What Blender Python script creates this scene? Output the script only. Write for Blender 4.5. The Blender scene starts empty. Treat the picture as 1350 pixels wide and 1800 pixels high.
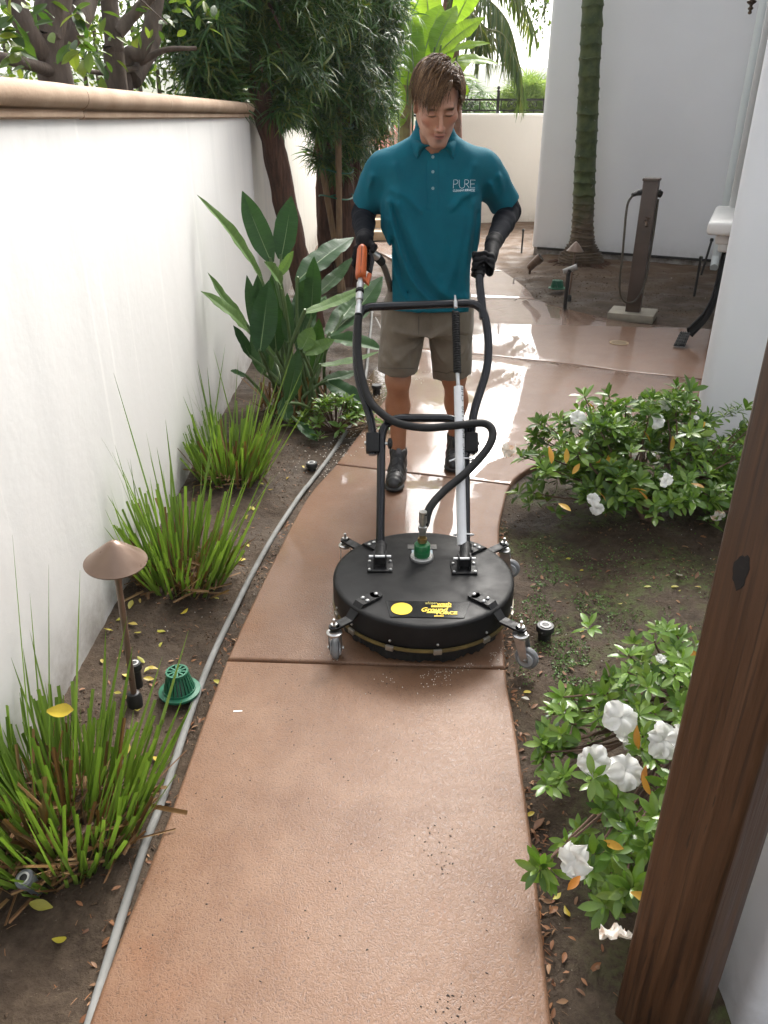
import bpy, bmesh, math, random
import numpy as np
from mathutils import Vector, Matrix, Euler, Quaternion
from mathutils.bvhtree import BVHTree

R = math.radians
scene = bpy.context.scene
COL = scene.collection
random.seed(7)
RNG = np.random.default_rng(7)

# ------------------------------------------------------------------ camera
F_PX, TILT, CAM_H = 1340.0, R(26.7), 1.53          # focal length in pixels of a 1350 px wide frame
cam_d = bpy.data.cameras.new('camera')
cam_d.sensor_fit = 'HORIZONTAL'; cam_d.sensor_width = 36.0
cam_d.lens = 36.0 * F_PX / 1350.0
cam_d.clip_start = 0.05; cam_d.clip_end = 3000.0
cam = bpy.data.objects.new('camera', cam_d); COL.objects.link(cam)
cam.location = (0, 0, CAM_H)
cam.rotation_euler = (R(90) - TILT, 0, 0)
scene.camera = cam

# ------------------------------------------------------------------ sky and sun
SUN_EL, SUN_AZ = R(42), R(24)                        # azimuth measured from +Y towards +X
world = bpy.data.worlds.new('World'); scene.world = world; world.use_nodes = True
wn = world.node_tree; wn.nodes.clear()
w_out = wn.nodes.new('ShaderNodeOutputWorld'); w_bg = wn.nodes.new('ShaderNodeBackground')
w_sky = wn.nodes.new('ShaderNodeTexSky'); w_hs = wn.nodes.new('ShaderNodeHueSaturation')
w_sky.sky_type = 'NISHITA'; w_sky.sun_disc = False
w_sky.sun_elevation = SUN_EL; w_sky.sun_rotation = SUN_AZ
w_sky.air_density = 1.0; w_sky.dust_density = 7.0; w_sky.ozone_density = 1.0
w_hs.inputs['Saturation'].default_value = 0.22      # thin bright overcast: a nearly white sky
wn.links.new(w_sky.outputs[0], w_hs.inputs['Color']); wn.links.new(w_hs.outputs[0], w_bg.inputs['Color'])
w_bg.inputs['Strength'].default_value = 0.15
wn.links.new(w_bg.outputs[0], w_out.inputs['Surface'])
sun_d = bpy.data.lights.new('sun', 'SUN'); sun_d.energy = 1.5; sun_d.angle = R(30); sun_d.color = (1.0, 0.95, 0.87)
sun = bpy.data.objects.new('sun', sun_d); COL.objects.link(sun)
sdir = Vector((math.sin(SUN_AZ) * math.cos(SUN_EL), math.cos(SUN_AZ) * math.cos(SUN_EL), math.sin(SUN_EL)))
sun.rotation_euler = sdir.to_track_quat('Z', 'Y').to_euler()
sun.location = (0, 0, 12)
vs = scene.view_settings
vs.view_transform = 'Standard'; vs.look = 'None'; vs.gamma = 1.0; vs.use_curve_mapping = False
vs.exposure = 1.75
scene.cycles.use_denoising = True
scene.cycles.max_bounces = 7
scene.cycles.caustics_reflective = False; scene.cycles.caustics_refractive = False
scene.cycles.transparent_max_bounces = 12

# ------------------------------------------------------------------ measuring helpers
_C, _S = math.cos(TILT), math.sin(TILT)
def ray(px, py):
    u, v = (px - 675) / F_PX, (900 - py) / F_PX
    return Vector((u, _C + v * _S, -_S + v * _C))
def gp(px, py, z=0.0):                               # point of the horizontal plane z under a photo pixel
    d = ray(px, py); t = (z - CAM_H) / d.z
    return Vector((d.x * t, d.y * t, z))
def at(px, py, Y):                                   # point at distance Y under a photo pixel
    d = ray(px, py); t = Y / d.y
    return Vector((d.x * t, Y, CAM_H + d.z * t))
def on_plane(px, py, p0, n):
    d = ray(px, py); o = Vector((0, 0, CAM_H)); t = (Vector(p0) - o).dot(n) / d.dot(n)
    return o + d * t

# ------------------------------------------------------------------ noise
def _hash(ix, iy, iz, seed):
    h = (ix * 374761393 + iy * 668265263 + iz * 2147483647 + seed * 144665) & 0xffffffff
    h = ((h ^ (h >> 13)) * 1274126177) & 0xffffffff
    return ((h ^ (h >> 16)) & 0xffff) / 65535.0
def vnoise(x, y, z=0.0, seed=0):
    x, y, z = np.broadcast_arrays(np.asarray(x, float), np.asarray(y, float), np.asarray(z, float))
    ix, iy, iz = np.floor(x).astype(np.int64), np.floor(y).astype(np.int64), np.floor(z).astype(np.int64)
    fx, fy, fz = x - ix, y - iy, z - iz
    fx = fx * fx * (3 - 2 * fx); fy = fy * fy * (3 - 2 * fy); fz = fz * fz * (3 - 2 * fz)
    r = 0
    for a in (0, 1):
        for b in (0, 1):
            for c in (0, 1):
                w = (fx if a else 1 - fx) * (fy if b else 1 - fy) * (fz if c else 1 - fz)
                r = r + w * _hash(ix + a, iy + b, iz + c, seed)
    return r * 2 - 1
def fbm(x, y, z=0.0, seed=0, octv=4):
    r, a = 0, 1.0
    for o in range(octv):
        r = r + a * vnoise(np.asarray(x) * 2 ** o, np.asarray(y) * 2 ** o, np.asarray(z) * 2 ** o, seed + o * 17); a *= 0.5
    return r

# ------------------------------------------------------------------ mesh building
ORG = {}
class MB:
    def __init__(s): s.v = []; s.f = []; s.m = []; s.cur = 0
    def add(s, vs, fs):
        o = len(s.v); s.v += [tuple(p) for p in vs]
        s.f += [tuple(i + o for i in f) for f in fs]; s.m += [s.cur] * len(fs); return s
    def box(s, c, size, rot=None):
        hx, hy, hz = size[0] / 2, size[1] / 2, size[2] / 2
        vs = [Vector((x, y, z)) for x in (-hx, hx) for y in (-hy, hy) for z in (-hz, hz)]
        if rot is not None: vs = [rot @ p for p in vs]
        c = Vector(c)
        return s.add([p + c for p in vs], [(0, 1, 3, 2), (4, 6, 7, 5), (0, 4, 5, 1), (2, 3, 7, 6), (0, 2, 6, 4), (1, 5, 7, 3)])
    def tube(s, pts, rad, n=10, cap=True, flat=1.0):
        pts = [Vector(p) for p in pts]
        rads = rad if hasattr(rad, '__len__') else [rad] * len(pts)
        vs, fs = [], []; prev = None
        for i, p in enumerate(pts):
            t = (pts[min(i + 1, len(pts) - 1)] - pts[max(i - 1, 0)])
            if t.length < 1e-9: t = Vector((0, 0, 1))
            t.normalize()
            if prev is None:
                a = Vector((0, 0, 1)) if abs(t.z) < 0.9 else Vector((1, 0, 0))
                nrm = (a - t * a.dot(t)).normalized()
            else:
                nrm = prev - t * prev.dot(t)
                nrm = nrm.normalized() if nrm.length > 1e-6 else t.orthogonal().normalized()
            prev = nrm; b = t.cross(nrm)
            for k in range(n):
                an = 2 * math.pi * k / n
                vs.append(p + nrm * math.cos(an) * rads[i] * flat + b * math.sin(an) * rads[i])
        for i in range(len(pts) - 1):
            for k in range(n):
                k2 = (k + 1) % n
                fs.append((i * n + k, i * n + k2, (i + 1) * n + k2, (i + 1) * n + k))
        if cap:
            fs.append(tuple(range(n - 1, -1, -1))); fs.append(tuple((len(pts) - 1) * n + k for k in range(n)))
        return s.add(vs, fs)
    def lathe(s, prof, c=(0, 0, 0), axis=(0, 0, 1), n=24, cap=True):
        q = Vector((0, 0, 1)).rotation_difference(Vector(axis).normalized()); c = Vector(c)
        vs, fs = [], []
        for r, z in prof:
            for k in range(n):
                an = 2 * math.pi * k / n
                vs.append(c + q @ Vector((r * math.cos(an), r * math.sin(an), z)))
        for i in range(len(prof) - 1):
            for k in range(n):
                k2 = (k + 1) % n
                fs.append((i * n + k, i * n + k2, (i + 1) * n + k2, (i + 1) * n + k))
        if cap:
            fs.append(tuple(range(n - 1, -1, -1))); fs.append(tuple((len(prof) - 1) * n + k for k in range(n)))
        return s.add(vs, fs)
    def prism(s, poly, z0, z1):
        n = len(poly)
        vs = [(p[0], p[1], z0) for p in poly] + [(p[0], p[1], z1) for p in poly]
        fs = [tuple(range(n - 1, -1, -1)), tuple(range(n, 2 * n))]
        fs += [(i, (i + 1) % n, n + (i + 1) % n, n + i) for i in range(n)]
        return s.add(vs, fs)
    def extrude_profile(s, prof, path, closed_prof=True, up=Vector((0, 0, 1)), cap=True):
        """prof: (side, up) pairs swept along a horizontal path"""
        pts = [Vector(p) for p in path]; n = len(prof); vs, fs = [], []
        for i, p in enumerate(pts):
            t = (pts[min(i + 1, len(pts) - 1)] - pts[max(i - 1, 0)]).normalized()
            sd = t.cross(up).normalized()
            for a, b in prof: vs.append(p + sd * a + up * b)
        for i in range(len(pts) - 1):
            for k in range(n if closed_prof else n - 1):
                k2 = (k + 1) % n
                fs.append((i * n + k, (i + 1) * n + k, (i + 1) * n + k2, i * n + k2))
        if cap and closed_prof:
            fs.append(tuple(range(n))); fs.append(tuple((len(pts) - 1) * n + k for k in range(n - 1, -1, -1)))
        return s.add(vs, fs)

def prop(o, label=None, cat=None, group=None, kind=None):
    if label: o['label'] = label
    if cat: o['category'] = cat
    if group: o['group'] = group
    if kind: o['kind'] = kind
    return o

def mesh_of(name, v, f, org=(0, 0, 0), smooth=35, bevel=0, bseg=2):
    me = bpy.data.meshes.new(name)
    o = Vector(org)
    if isinstance(v, np.ndarray): v = (v - np.array(org)).tolist()
    else: v = [(p[0] - o.x, p[1] - o.y, p[2] - o.z) for p in v]
    me.from_pydata(v, [], f if isinstance(f, list) else f.tolist())
    me.update()
    if bevel or bevel is None:
        pass
    bm = None
    if bevel:
        bm = bmesh.new(); bm.from_mesh(me)
        bmesh.ops.recalc_face_normals(bm, faces=bm.faces)
        es = [e for e in bm.edges if len(e.link_faces) == 2 and e.calc_face_angle(0) > R(25)]
        bmesh.ops.bevel(bm, geom=es, offset=bevel, segments=bseg, affect='EDGES', profile=0.5, clamp_overlap=True)
        bm.to_mesh(me); bm.free()
    if smooth:
        me.shade_smooth(); me.set_sharp_from_angle(angle=R(smooth))
    return me

def mk(name, mb, mats, parent=None, label=None, cat=None, group=None, kind=None, smooth=35, bevel=0, bseg=2, org=None, recalc=True):
    """one mesh object from an MB (world coordinates); children keep their parent's origin"""
    if org is None: org = ORG[parent] if parent is not None else (0, 0, 0)
    if isinstance(mb, MB): v, f, mi = mb.v, mb.f, mb.m
    else: v, f = mb; mi = None
    me = mesh_of(name, v, f, org, smooth, bevel, bseg)
    if recalc and not bevel:
        bm = bmesh.new(); bm.from_mesh(me); bmesh.ops.recalc_face_normals(bm, faces=bm.faces); bm.to_mesh(me); bm.free()
    mats = mats if isinstance(mats, (list, tuple)) else [mats]
    for m in mats: me.materials.append(m)
    if mi and len(mats) > 1 and not bevel: me.polygons.foreach_set('material_index', mi)
    o = bpy.data.objects.new(name, me); COL.objects.link(o)
    if parent is not None: o.parent = parent
    else: o.location = org
    ORG[o] = Vector(org)
    return prop(o, label, cat, group, kind)

def thing(name, label, cat, loc, group=None):
    o = bpy.data.objects.new(name, None); COL.objects.link(o); o.location = loc; o.empty_display_size = 0.1
    ORG[o] = Vector(loc)
    return prop(o, label, cat, group)

def inst(name, me, M, parent=None):
    """object sharing mesh me, at world matrix M"""
    o = bpy.data.objects.new(name, me); COL.objects.link(o)
    if parent is not None:
        o.parent = parent; o.matrix_local = Matrix.Translation(-ORG[parent]) @ M
    else: o.matrix_local = M
    ORG[o] = M.translation.copy() if parent is None else ORG[parent]
    return o

def copy_tree(o, parent=None):
    c = o.copy(); COL.objects.link(c); c.parent = parent
    for ch in list(o.children): copy_tree(ch, c)
    return c

def bez(pts, n=12):
    """Catmull-Rom through pts"""
    P = [Vector(p) for p in pts]; P = [P[0] * 2 - P[1]] + P + [P[-1] * 2 - P[-2]]
    out = []
    for i in range(1, len(P) - 2):
        for k in range(n):
            t = k / n
            out.append(0.5 * ((2 * P[i]) + (P[i + 1] - P[i - 1]) * t + (2 * P[i - 1] - 5 * P[i] + 4 * P[i + 1] - P[i + 2]) * t * t + (3 * P[i] - P[i - 1] - 3 * P[i + 1] + P[i + 2]) * t ** 3))
    out.append(P[-2].copy())
    return out

def fillet(pts, r, n=6):
    """polyline with its corners rounded"""
    P = [Vector(p) for p in pts]; out = [P[0]]
    for i in range(1, len(P) - 1):
        a, b = P[i - 1] - P[i], P[i + 1] - P[i]
        d = min(r, a.length * 0.48, b.length * 0.48)
        p, q = P[i] + a.normalized() * d, P[i] + b.normalized() * d
        for k in range(n + 1):
            t = k / n; out.append(p * (1 - t) ** 2 + P[i] * 2 * t * (1 - t) + q * t * t)
    out.append(P[-1]); return out

# ------------------------------------------------------------------ distance-field modelling
class Field:
    def __init__(s, lo, hi, h):
        s.lo = np.array(lo, float); s.h = h
        s.n = np.ceil((np.array(hi) - s.lo) / h).astype(int) + 1
        s.f = np.full(tuple(s.n), 1.0, np.float32)
        s.ax = [s.lo[i] + h * np.arange(s.n[i]) for i in range(3)]
    def grid(s): return s.ax[0][:, None, None], s.ax[1][None, :, None], s.ax[2][None, None, :]
    def sub(s, lo, hi):
        a = np.clip(np.floor((np.array(lo) - s.lo) / s.h).astype(int), 0, s.n); b = np.clip(np.ceil((np.array(hi) - s.lo) / s.h).astype(int) + 1, 0, s.n)
        sl = tuple(slice(a[i], b[i]) for i in range(3))
        return sl, s.ax[0][sl[0]][:, None, None], s.ax[1][sl[1]][None, :, None], s.ax[2][sl[2]][None, None, :]
    def put(s, sl, d, k, op='u'):
        g = s.f[sl]
        if op == 'u':
            if k <= 0: s.f[sl] = np.minimum(g, d)
            else:
                hh = np.clip(0.5 + 0.5 * (g - d) / k, 0, 1); s.f[sl] = g * (1 - hh) + d * hh - k * hh * (1 - hh)
        else:
            if k <= 0: s.f[sl] = np.maximum(g, -d)
            else:
                hh = np.clip(0.5 - 0.5 * (g + d) / k, 0, 1); s.f[sl] = g * (1 - hh) - d * hh + k * hh * (1 - hh)
    def cone(s, a, b, ra, rb, k=0.0, op='u', sq=(1, 1, 1)):
        a, b = np.array(a, float), np.array(b, float); m = max(ra, rb) * max(1, 1 / min(sq)) + k + 0.03
        sl, X, Y, Z = s.sub(np.minimum(a, b) - m, np.maximum(a, b) + m)
        ba = b - a; L = max(ba @ ba, 1e-9)
        t = np.clip(((X - a[0]) * ba[0] + (Y - a[1]) * ba[1] + (Z - a[2]) * ba[2]) / L, 0, 1)
        d = np.sqrt(((X - a[0] - t * ba[0]) * sq[0]) ** 2 + ((Y - a[1] - t * ba[1]) * sq[1]) ** 2 + ((Z - a[2] - t * ba[2]) * sq[2]) ** 2) - (ra + (rb - ra) * t)
        s.put(sl, d, k, op)
    def ell(s, c, r, k=0.0, op='u', rot=None):
        c, r = np.array(c, float), np.array(r, float); m = r.max() + k + 0.03
        sl, X, Y, Z = s.sub(c - m, c + m)
        x, y, z = X - c[0], Y - c[1], Z - c[2]
        if rot is not None:
            q = np.array(rot.transposed())
            x, y, z = q[0, 0] * x + q[0, 1] * y + q[0, 2] * z, q[1, 0] * x + q[1, 1] * y + q[1, 2] * z, q[2, 0] * x + q[2, 1] * y + q[2, 2] * z
        k0 = np.sqrt((x / r[0]) ** 2 + (y / r[1]) ** 2 + (z / r[2]) ** 2)
        k1 = np.sqrt((x / r[0] ** 2) ** 2 + (y / r[1] ** 2) ** 2 + (z / r[2] ** 2) ** 2) + 1e-9
        s.put(sl, k0 * (k0 - 1) / k1, k, op)
    def mesh(s):
        f, n = s.f, s.n
        ins = f < 0
        c = np.zeros(tuple(n - 1), np.int8)
        for a in (0, 1):
            for b in (0, 1):
                for d in (0, 1):
                    c += ins[a:n[0] - 1 + a, b:n[1] - 1 + b, d:n[2] - 1 + d]
        I = np.argwhere((c > 0) & (c < 8))
        ids = np.full(tuple(n - 1), -1, np.int64); ids[tuple(I.T)] = np.arange(len(I))
        acc = np.zeros((len(I), 3)); cnt = np.zeros(len(I))
        cor = [(a, b, d) for a in (0, 1) for b in (0, 1) for d in (0, 1)]
        for p in cor:
            for ax in range(3):
                if p[ax]: continue
                q = list(p); q[ax] = 1
                fa = f[I[:, 0] + p[0], I[:, 1] + p[1], I[:, 2] + p[2]]; fb = f[I[:, 0] + q[0], I[:, 1] + q[1], I[:, 2] + q[2]]
                x = (fa < 0) != (fb < 0)
                t = np.where(x, fa / np.where(x, fa - fb, 1), 0)
                pos = np.array(p, float)[None].repeat(len(I), 0); pos[:, ax] += t
                acc += pos * x[:, None]; cnt += x
        V = s.lo + s.h * (I + acc / cnt[:, None])
        Fs = []
        for ax in range(3):
            sl0 = [slice(None)] * 3; sl1 = [slice(None)] * 3; sl0[ax] = slice(0, -1); sl1[ax] = slice(1, None)
            A, B = ins[tuple(sl0)], ins[tuple(sl1)]
            E = np.argwhere(A != B); o1, o2 = [(1, 2), (2, 0), (0, 1)][ax]
            ok = (E[:, o1] > 0) & (E[:, o2] > 0) & (E[:, o1] < n[o1] - 1) & (E[:, o2] < n[o2] - 1); E = E[ok]
            q = []
            for d1, d2 in ((-1, -1), (0, -1), (0, 0), (-1, 0)):
                J = E.copy(); J[:, o1] += d1; J[:, o2] += d2; q.append(ids[tuple(J.T)])
            q = np.stack(q, 1); flip = ~A[tuple(E.T)]
            q[flip] = q[flip][:, ::-1]; Fs.append(q)
        Q = np.concatenate(Fs); Q = Q[(Q >= 0).all(1)]
        return V, Q

def relax(V, Q, it=2, lam=0.5):
    """Laplacian smoothing"""
    V = V.copy(); e = np.concatenate([Q[:, [i, (i + 1) % 4]] for i in range(4)])
    for _ in range(it):
        a = np.zeros_like(V); c = np.zeros(len(V))
        np.add.at(a, e[:, 0], V[e[:, 1]]); np.add.at(c, e[:, 0], 1); np.add.at(a, e[:, 1], V[e[:, 0]]); np.add.at(c, e[:, 1], 1)
        V += lam * (a / c[:, None] - V)
    return V

# ------------------------------------------------------------------ materials
class NT:
    def __init__(s, m):
        m.use_nodes = True; s.t = m.node_tree; s.t.nodes.clear()
    def n(s, typ, **kw):
        nd = s.t.nodes.new('ShaderNode' + typ)
        for k, v in kw.items(): setattr(nd, k, v)
        return nd
    def l(s, a, b): s.t.links.new(a, b)
    def val(s, sock, v):
        if hasattr(v, 'is_linked') or isinstance(v, bpy.types.NodeSocket): s.l(v, sock)
        else: sock.default_value = v
    def noise(s, vec, scale, detail=4, rough=0.55, dist=0.0, out=0):
        nd = s.n('TexNoise'); s.l(vec, nd.inputs['Vector']); nd.inputs['Scale'].default_value = scale
        nd.inputs['Detail'].default_value = detail; nd.inputs['Roughness'].default_value = rough; nd.inputs['Distortion'].default_value = dist
        return nd.outputs[out]
    def ramp(s, fac, stops, interp='LINEAR'):
        r = s.n('ValToRGB'); s.l(fac, r.inputs[0]); e = r.color_ramp.elements; r.color_ramp.interpolation = interp
        while len(e) < len(stops): e.new(0.5)
        for i, (p, c) in enumerate(stops):
            e[i].position = p; e[i].color = c if hasattr(c, '__len__') and len(c) == 4 else ((c, c, c, 1) if not hasattr(c, '__len__') else (*c, 1))
        return r.outputs[0]
    def mix(s, fac, a, b, mode='MIX'):
        m = s.n('Mix', data_type='RGBA', blend_type=mode)
        s.val(m.inputs[0], fac); 
        for sock, v in ((m.inputs[6], a), (m.inputs[7], b)):
            s.val(sock, (*v, 1) if isinstance(v, tuple) and len(v) == 3 else v)
        return m.outputs[2]
    def math(s, op, a, b=0.0, clamp=False):
        m = s.n('Math', operation=op, use_clamp=clamp); s.val(m.inputs[0], a); s.val(m.inputs[1], b); return m.outputs[0]
    def maprange(s, v, a, b, c=0.0, d=1.0, smooth=True):
        m = s.n('MapRange', interpolation_type='SMOOTHSTEP' if smooth else 'LINEAR'); s.val(m.inputs[0], v)
        for i, x in enumerate((a, b, c, d)): s.val(m.inputs[i + 1], x)
        return m.outputs[0]
    def bump(s, h, strength, dist, nrm=None):
        b = s.n('Bump'); s.l(h, b.inputs['Height']); b.inputs['Strength'].default_value = strength; b.inputs['Distance'].default_value = dist
        if nrm is not None: s.l(nrm, b.inputs['Normal'])
        return b.outputs[0]
    def scaled(s, vec, sc):
        m = s.n('Mapping'); s.l(vec, m.inputs['Vector']); m.inputs['Scale'].default_value = sc; return m.outputs[0]
    def bsdf(s, **kw):
        b = s.n('BsdfPrincipled')
        for k, v in kw.items():
            k = {'color': 'Base Color', 'rough': 'Roughness', 'metal': 'Metallic', 'spec': 'Specular IOR Level', 'normal': 'Normal', 'coat': 'Coat Weight', 'coat_rough': 'Coat Roughness', 'coat_ior': 'Coat IOR', 'coat_normal': 'Coat Normal', 'sheen': 'Sheen Weight', 'sss': 'Subsurface Weight', 'trans': 'Transmission Weight', 'alpha': 'Alpha', 'ior': 'IOR'}[k]
            s.val(b.inputs[k], (*v, 1) if isinstance(v, tuple) and len(v) == 3 and k == 'Base Color' else v)
        return b.outputs[0]
    def out(s, sh): o = s.n('OutputMaterial'); s.l(sh, o.inputs['Surface'])
    def pos(s): return s.n('NewGeometry').outputs['Position']
    def obj(s): return s.n('TexCoord').outputs['Object']
    def rand(s):
        a = s.n('NewGeometry').outputs['Random Per Island']; b = s.n('ObjectInfo').outputs['Random']
        return s.math('FRACT', s.math('ADD', a, b))

def simple(name, col, rough=0.5, metal=0.0, col2=None, nscale=8.0, bump=0.0, bscale=60.0, bdist=0.002, spec=0.5, coat=0.0, coat_rough=0.05, lo=0.35, hi=0.65, rvar=0.0, stretch=(1, 1, 1), sheen=0.0, world=False, sss=0.0):
    m = bpy.data.materials.new(name); t = NT(m)
    p = t.pos() if world else t.obj()
    p = t.scaled(p, stretch) if stretch != (1, 1, 1) else p
    kw = dict(rough=rough, metal=metal, spec=spec, coat=coat, coat_rough=coat_rough, sheen=sheen, sss=sss)
    c = col
    if col2 is not None:
        nz = t.noise(p, nscale, 5, 0.6); c = t.mix(t.ramp(nz, [(lo, 0.0), (hi, 1.0)]), col, col2)
    if rvar:
        kw['rough'] = t.maprange(t.noise(p, nscale * 1.7, 4), 0.3, 0.7, max(rough - rvar, 0.02), rough + rvar)
    if bump: kw['normal'] = t.bump(t.noise(p, bscale, 5, 0.6), bump, bdist)
    t.out(t.bsdf(color=c, **kw)); return m

def leafmat(name, cols, rough=0.4, trans=0.3, vein=0.0, tipc=None, spec=0.5, bump=0.0, bscale=40.0):
    """foliage: colour picked per leaf, some light passing through"""
    m = bpy.data.materials.new(name); t = NT(m)
    r = t.rand(); k = len(cols)
    c = t.ramp(r, [(i / max(k - 1, 1), cols[i]) for i in range(k)])
    nz = t.noise(t.obj(), 9, 3); c = t.mix(t.math('MULTIPLY', nz, 0.5), c, t.mix(1.0, c, (0.55, 0.6, 0.5), 'MULTIPLY'))
    kw = {}
    if bump: kw['normal'] = t.bump(t.noise(t.obj(), bscale, 3), bump, 0.002)
    b = t.bsdf(color=c, rough=rough, spec=spec, **kw)
    tr = t.n('BsdfTranslucent'); t.l(t.mix(1.0, c, (1.3, 1.35, 0.7), 'MULTIPLY'), tr.inputs['Color'])
    mx = t.n('MixShader'); mx.inputs[0].default_value = trans; t.l(b, mx.inputs[1]); t.l(tr.outputs[0], mx.inputs[2])
    t.out(mx.outputs[0]); return m
# ================================================================== SETTING
def sm(x, a, b):
    t = np.clip((np.asarray(x, float) - a) / (b - a), 0, 1); return t * t * (3 - 2 * t)

L_EDGE = [(-.575, .2), (-.566, .863), (-.555, 1.1), (-.536, 1.373), (-.508, 1.981), (-.44, 2.615), (-.357, 3.195), (-.247, 3.585), (-.093, 4.219), (.057, 4.889), (.217, 5.751), (.363, 6.488), (.48, 7.1), (.55, 7.95), (.52, 8.7), (.40, 9.4), (.1, 10.5), (-.12, 11.3), (-.3, 12.1)]
R_EDGE = [(.27, .2), (.321, .863), (.354, 1.247), (.377, 1.691), (.386, 1.937), (.454, 2.55), (.494, 2.88), (.542, 3.099), (.607, 3.334), (.72, 3.52), (.987, 3.786), (1.4, 4.05), (1.8, 4.35), (1.96, 4.64)]

def edge_x(E, y):
    E = np.array(E); return np.interp(y, E[:, 1], E[:, 0])

def soil_h(x, y):
    x = np.asarray(x, float); y = np.asarray(y, float)
    lx = edge_x(L_EDGE, y)
    dl = lx - x                                              # distance left of the path
    h = -0.034 + 0.045 * sm(dl, 0.05, 0.5) * (1 - sm(y, 9, 12))
    rx = edge_x(R_EDGE[:11], y)
    h = h + 0.06 * sm(x - rx, 0.05, 0.7) * (1 - sm(y, 3.7, 4.6))
    h = h + 0.030 * sm(x, 1.5, 2.4) * sm(y, 6.6, 7.6)
    pud = np.exp(-(((x + .12) / .20) ** 2 + ((y - 4.75) / .75) ** 2)) + 0.8 * np.exp(-(((x - .05) / .22) ** 2 + ((y - 5.7) / .6) ** 2))
    near = 1 - sm(y, 12, 16)
    n = fbm(x * 6, y * 6, 0, 3, 3) * 0.010 + vnoise(x * 42, y * 42, 0, 9) * 0.0035 + np.maximum(vnoise(x * 75, y * 75, 0, 5), 0.2) * 0.004
    n = n * (1 - 0.75 * np.clip(pud, 0, 1))
    h = h - 0.018 * np.clip(pud, 0, 1)
    h = h + n * near
    return h - 7.0 * sm(y, 15.8, 34)

class _SoilTable:
    def __init__(s):
        s.x0, s.y0, s.d = -1.3, .2, .008; gx = np.arange(s.x0, 4.8, s.d); gy = np.arange(s.y0, 10.6, s.d * 2); s.t = soil_h(gx[:, None], gy[None, :])
    def __call__(s, x, y):
        i, j = int((x - s.x0) / s.d), int((y - s.y0) / (s.d * 2))
        if 0 <= i < s.t.shape[0] and 0 <= j < s.t.shape[1]: return float(s.t[i, j])
        return float(soil_h(x, y))
soil_z = _SoilTable()
def m_soil():
    m = bpy.data.materials.new('wet_soil'); t = NT(m); p = t.pos()
    sx = t.n('SeparateXYZ'); t.l(p, sx.inputs[0])
    big = t.noise(p, 2.2, 5, 0.6); fine = t.noise(p, 38, 6, 0.7); peb = t.noise(p, 120, 3, 0.6)
    c = t.mix(t.ramp(big, [(0.32, 0.0), (0.68, 1.0)]), (0.052, 0.037, 0.026), (0.128, 0.094, 0.066))
    c = t.mix(t.ramp(fine, [(0.35, 0.0), (0.7, 1.0)]), t.mix(1.0, c, (0.5, 0.48, 0.46), 'MULTIPLY'), c)
    c = t.mix(t.ramp(peb, [(0.71, 0.0), (0.735, 1.0)], 'LINEAR'), c, (0.22, 0.185, 0.15))
    # drier sandy soil in the rear bed
    dry = t.math('MULTIPLY', t.maprange(sx.outputs['Y'], 7.6, 10.5), t.ramp(big, [(0.3, 0.4), (0.6, 1.0)]))
    c = t.mix(dry, c, t.mix(fine, (0.10, 0.060, 0.037), (0.185, 0.125, 0.082)))
    # moss in the right-hand bed
    mo = t.noise(p, 3.1, 6, 0.72)
    mk_ = t.math('MULTIPLY', t.ramp(mo, [(0.47, 0.0), (0.58, 1.0)]), t.maprange(sx.outputs['X'], 0.35, 0.6))
    mk_ = t.math('MULTIPLY', mk_, t.maprange(sx.outputs['Y'], 3.6, 2.9))
    mk2 = t.math('MULTIPLY', mk_, t.ramp(fine, [(0.42, 0.0), (0.55, 0.8)]))
    c = t.mix(mk2, c, t.mix(peb, (0.045, 0.060, 0.018), (0.10, 0.13, 0.04)))
    wet = t.ramp(t.noise(p, 3.4, 4, 0.6), [(0.40, 0.85), (0.62, 0.5)])
    nb = t.bump(fine, 0.9, 0.012); nb = t.bump(peb, 0.7, 0.004, nb)
    t.out(t.bsdf(color=c, rough=wet, spec=0.14, normal=nb)); return m
M_SOIL = m_soil()

def axis(lo, hi, steps):
    return steps
ys = np.concatenate([np.arange(-0.2, 4.2, 0.016), np.arange(4.2, 7.5, 0.03), np.arange(7.5, 16, 0.08), np.arange(16, 40, 1.0), np.array([45, 60, 90, 150, 300, 525])])
ys = np.concatenate([np.array([-205, -120, -60, -10, -2, -.8]), ys])
xs = np.concatenate([np.array([-285, -150, -60, -15, -6, -3, -1.6]), np.arange(-1.2, -.25, 0.016), np.arange(-.25, .3, 0.05), np.arange(.3, 1.7, 0.016), np.arange(1.7, 4.6, 0.05), np.array([5, 6, 8, 15, 60, 200, 345])])
GX, GY = np.meshgrid(xs, ys, indexing='ij'); GZ = soil_h(GX, GY)
nxg, nyg = GX.shape
V = np.stack([GX.ravel(), GY.ravel(), GZ.ravel()], 1)
idx = np.arange(nxg * nyg).reshape(nxg, nyg)
Q = np.stack([idx[:-1, :-1].ravel(), idx[1:, :-1].ravel(), idx[1:, 1:].ravel(), idx[:-1, 1:].ravel()], 1)
ground = mk('ground', (V, Q), M_SOIL, kind='structure', smooth=180, recalc=False)

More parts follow.
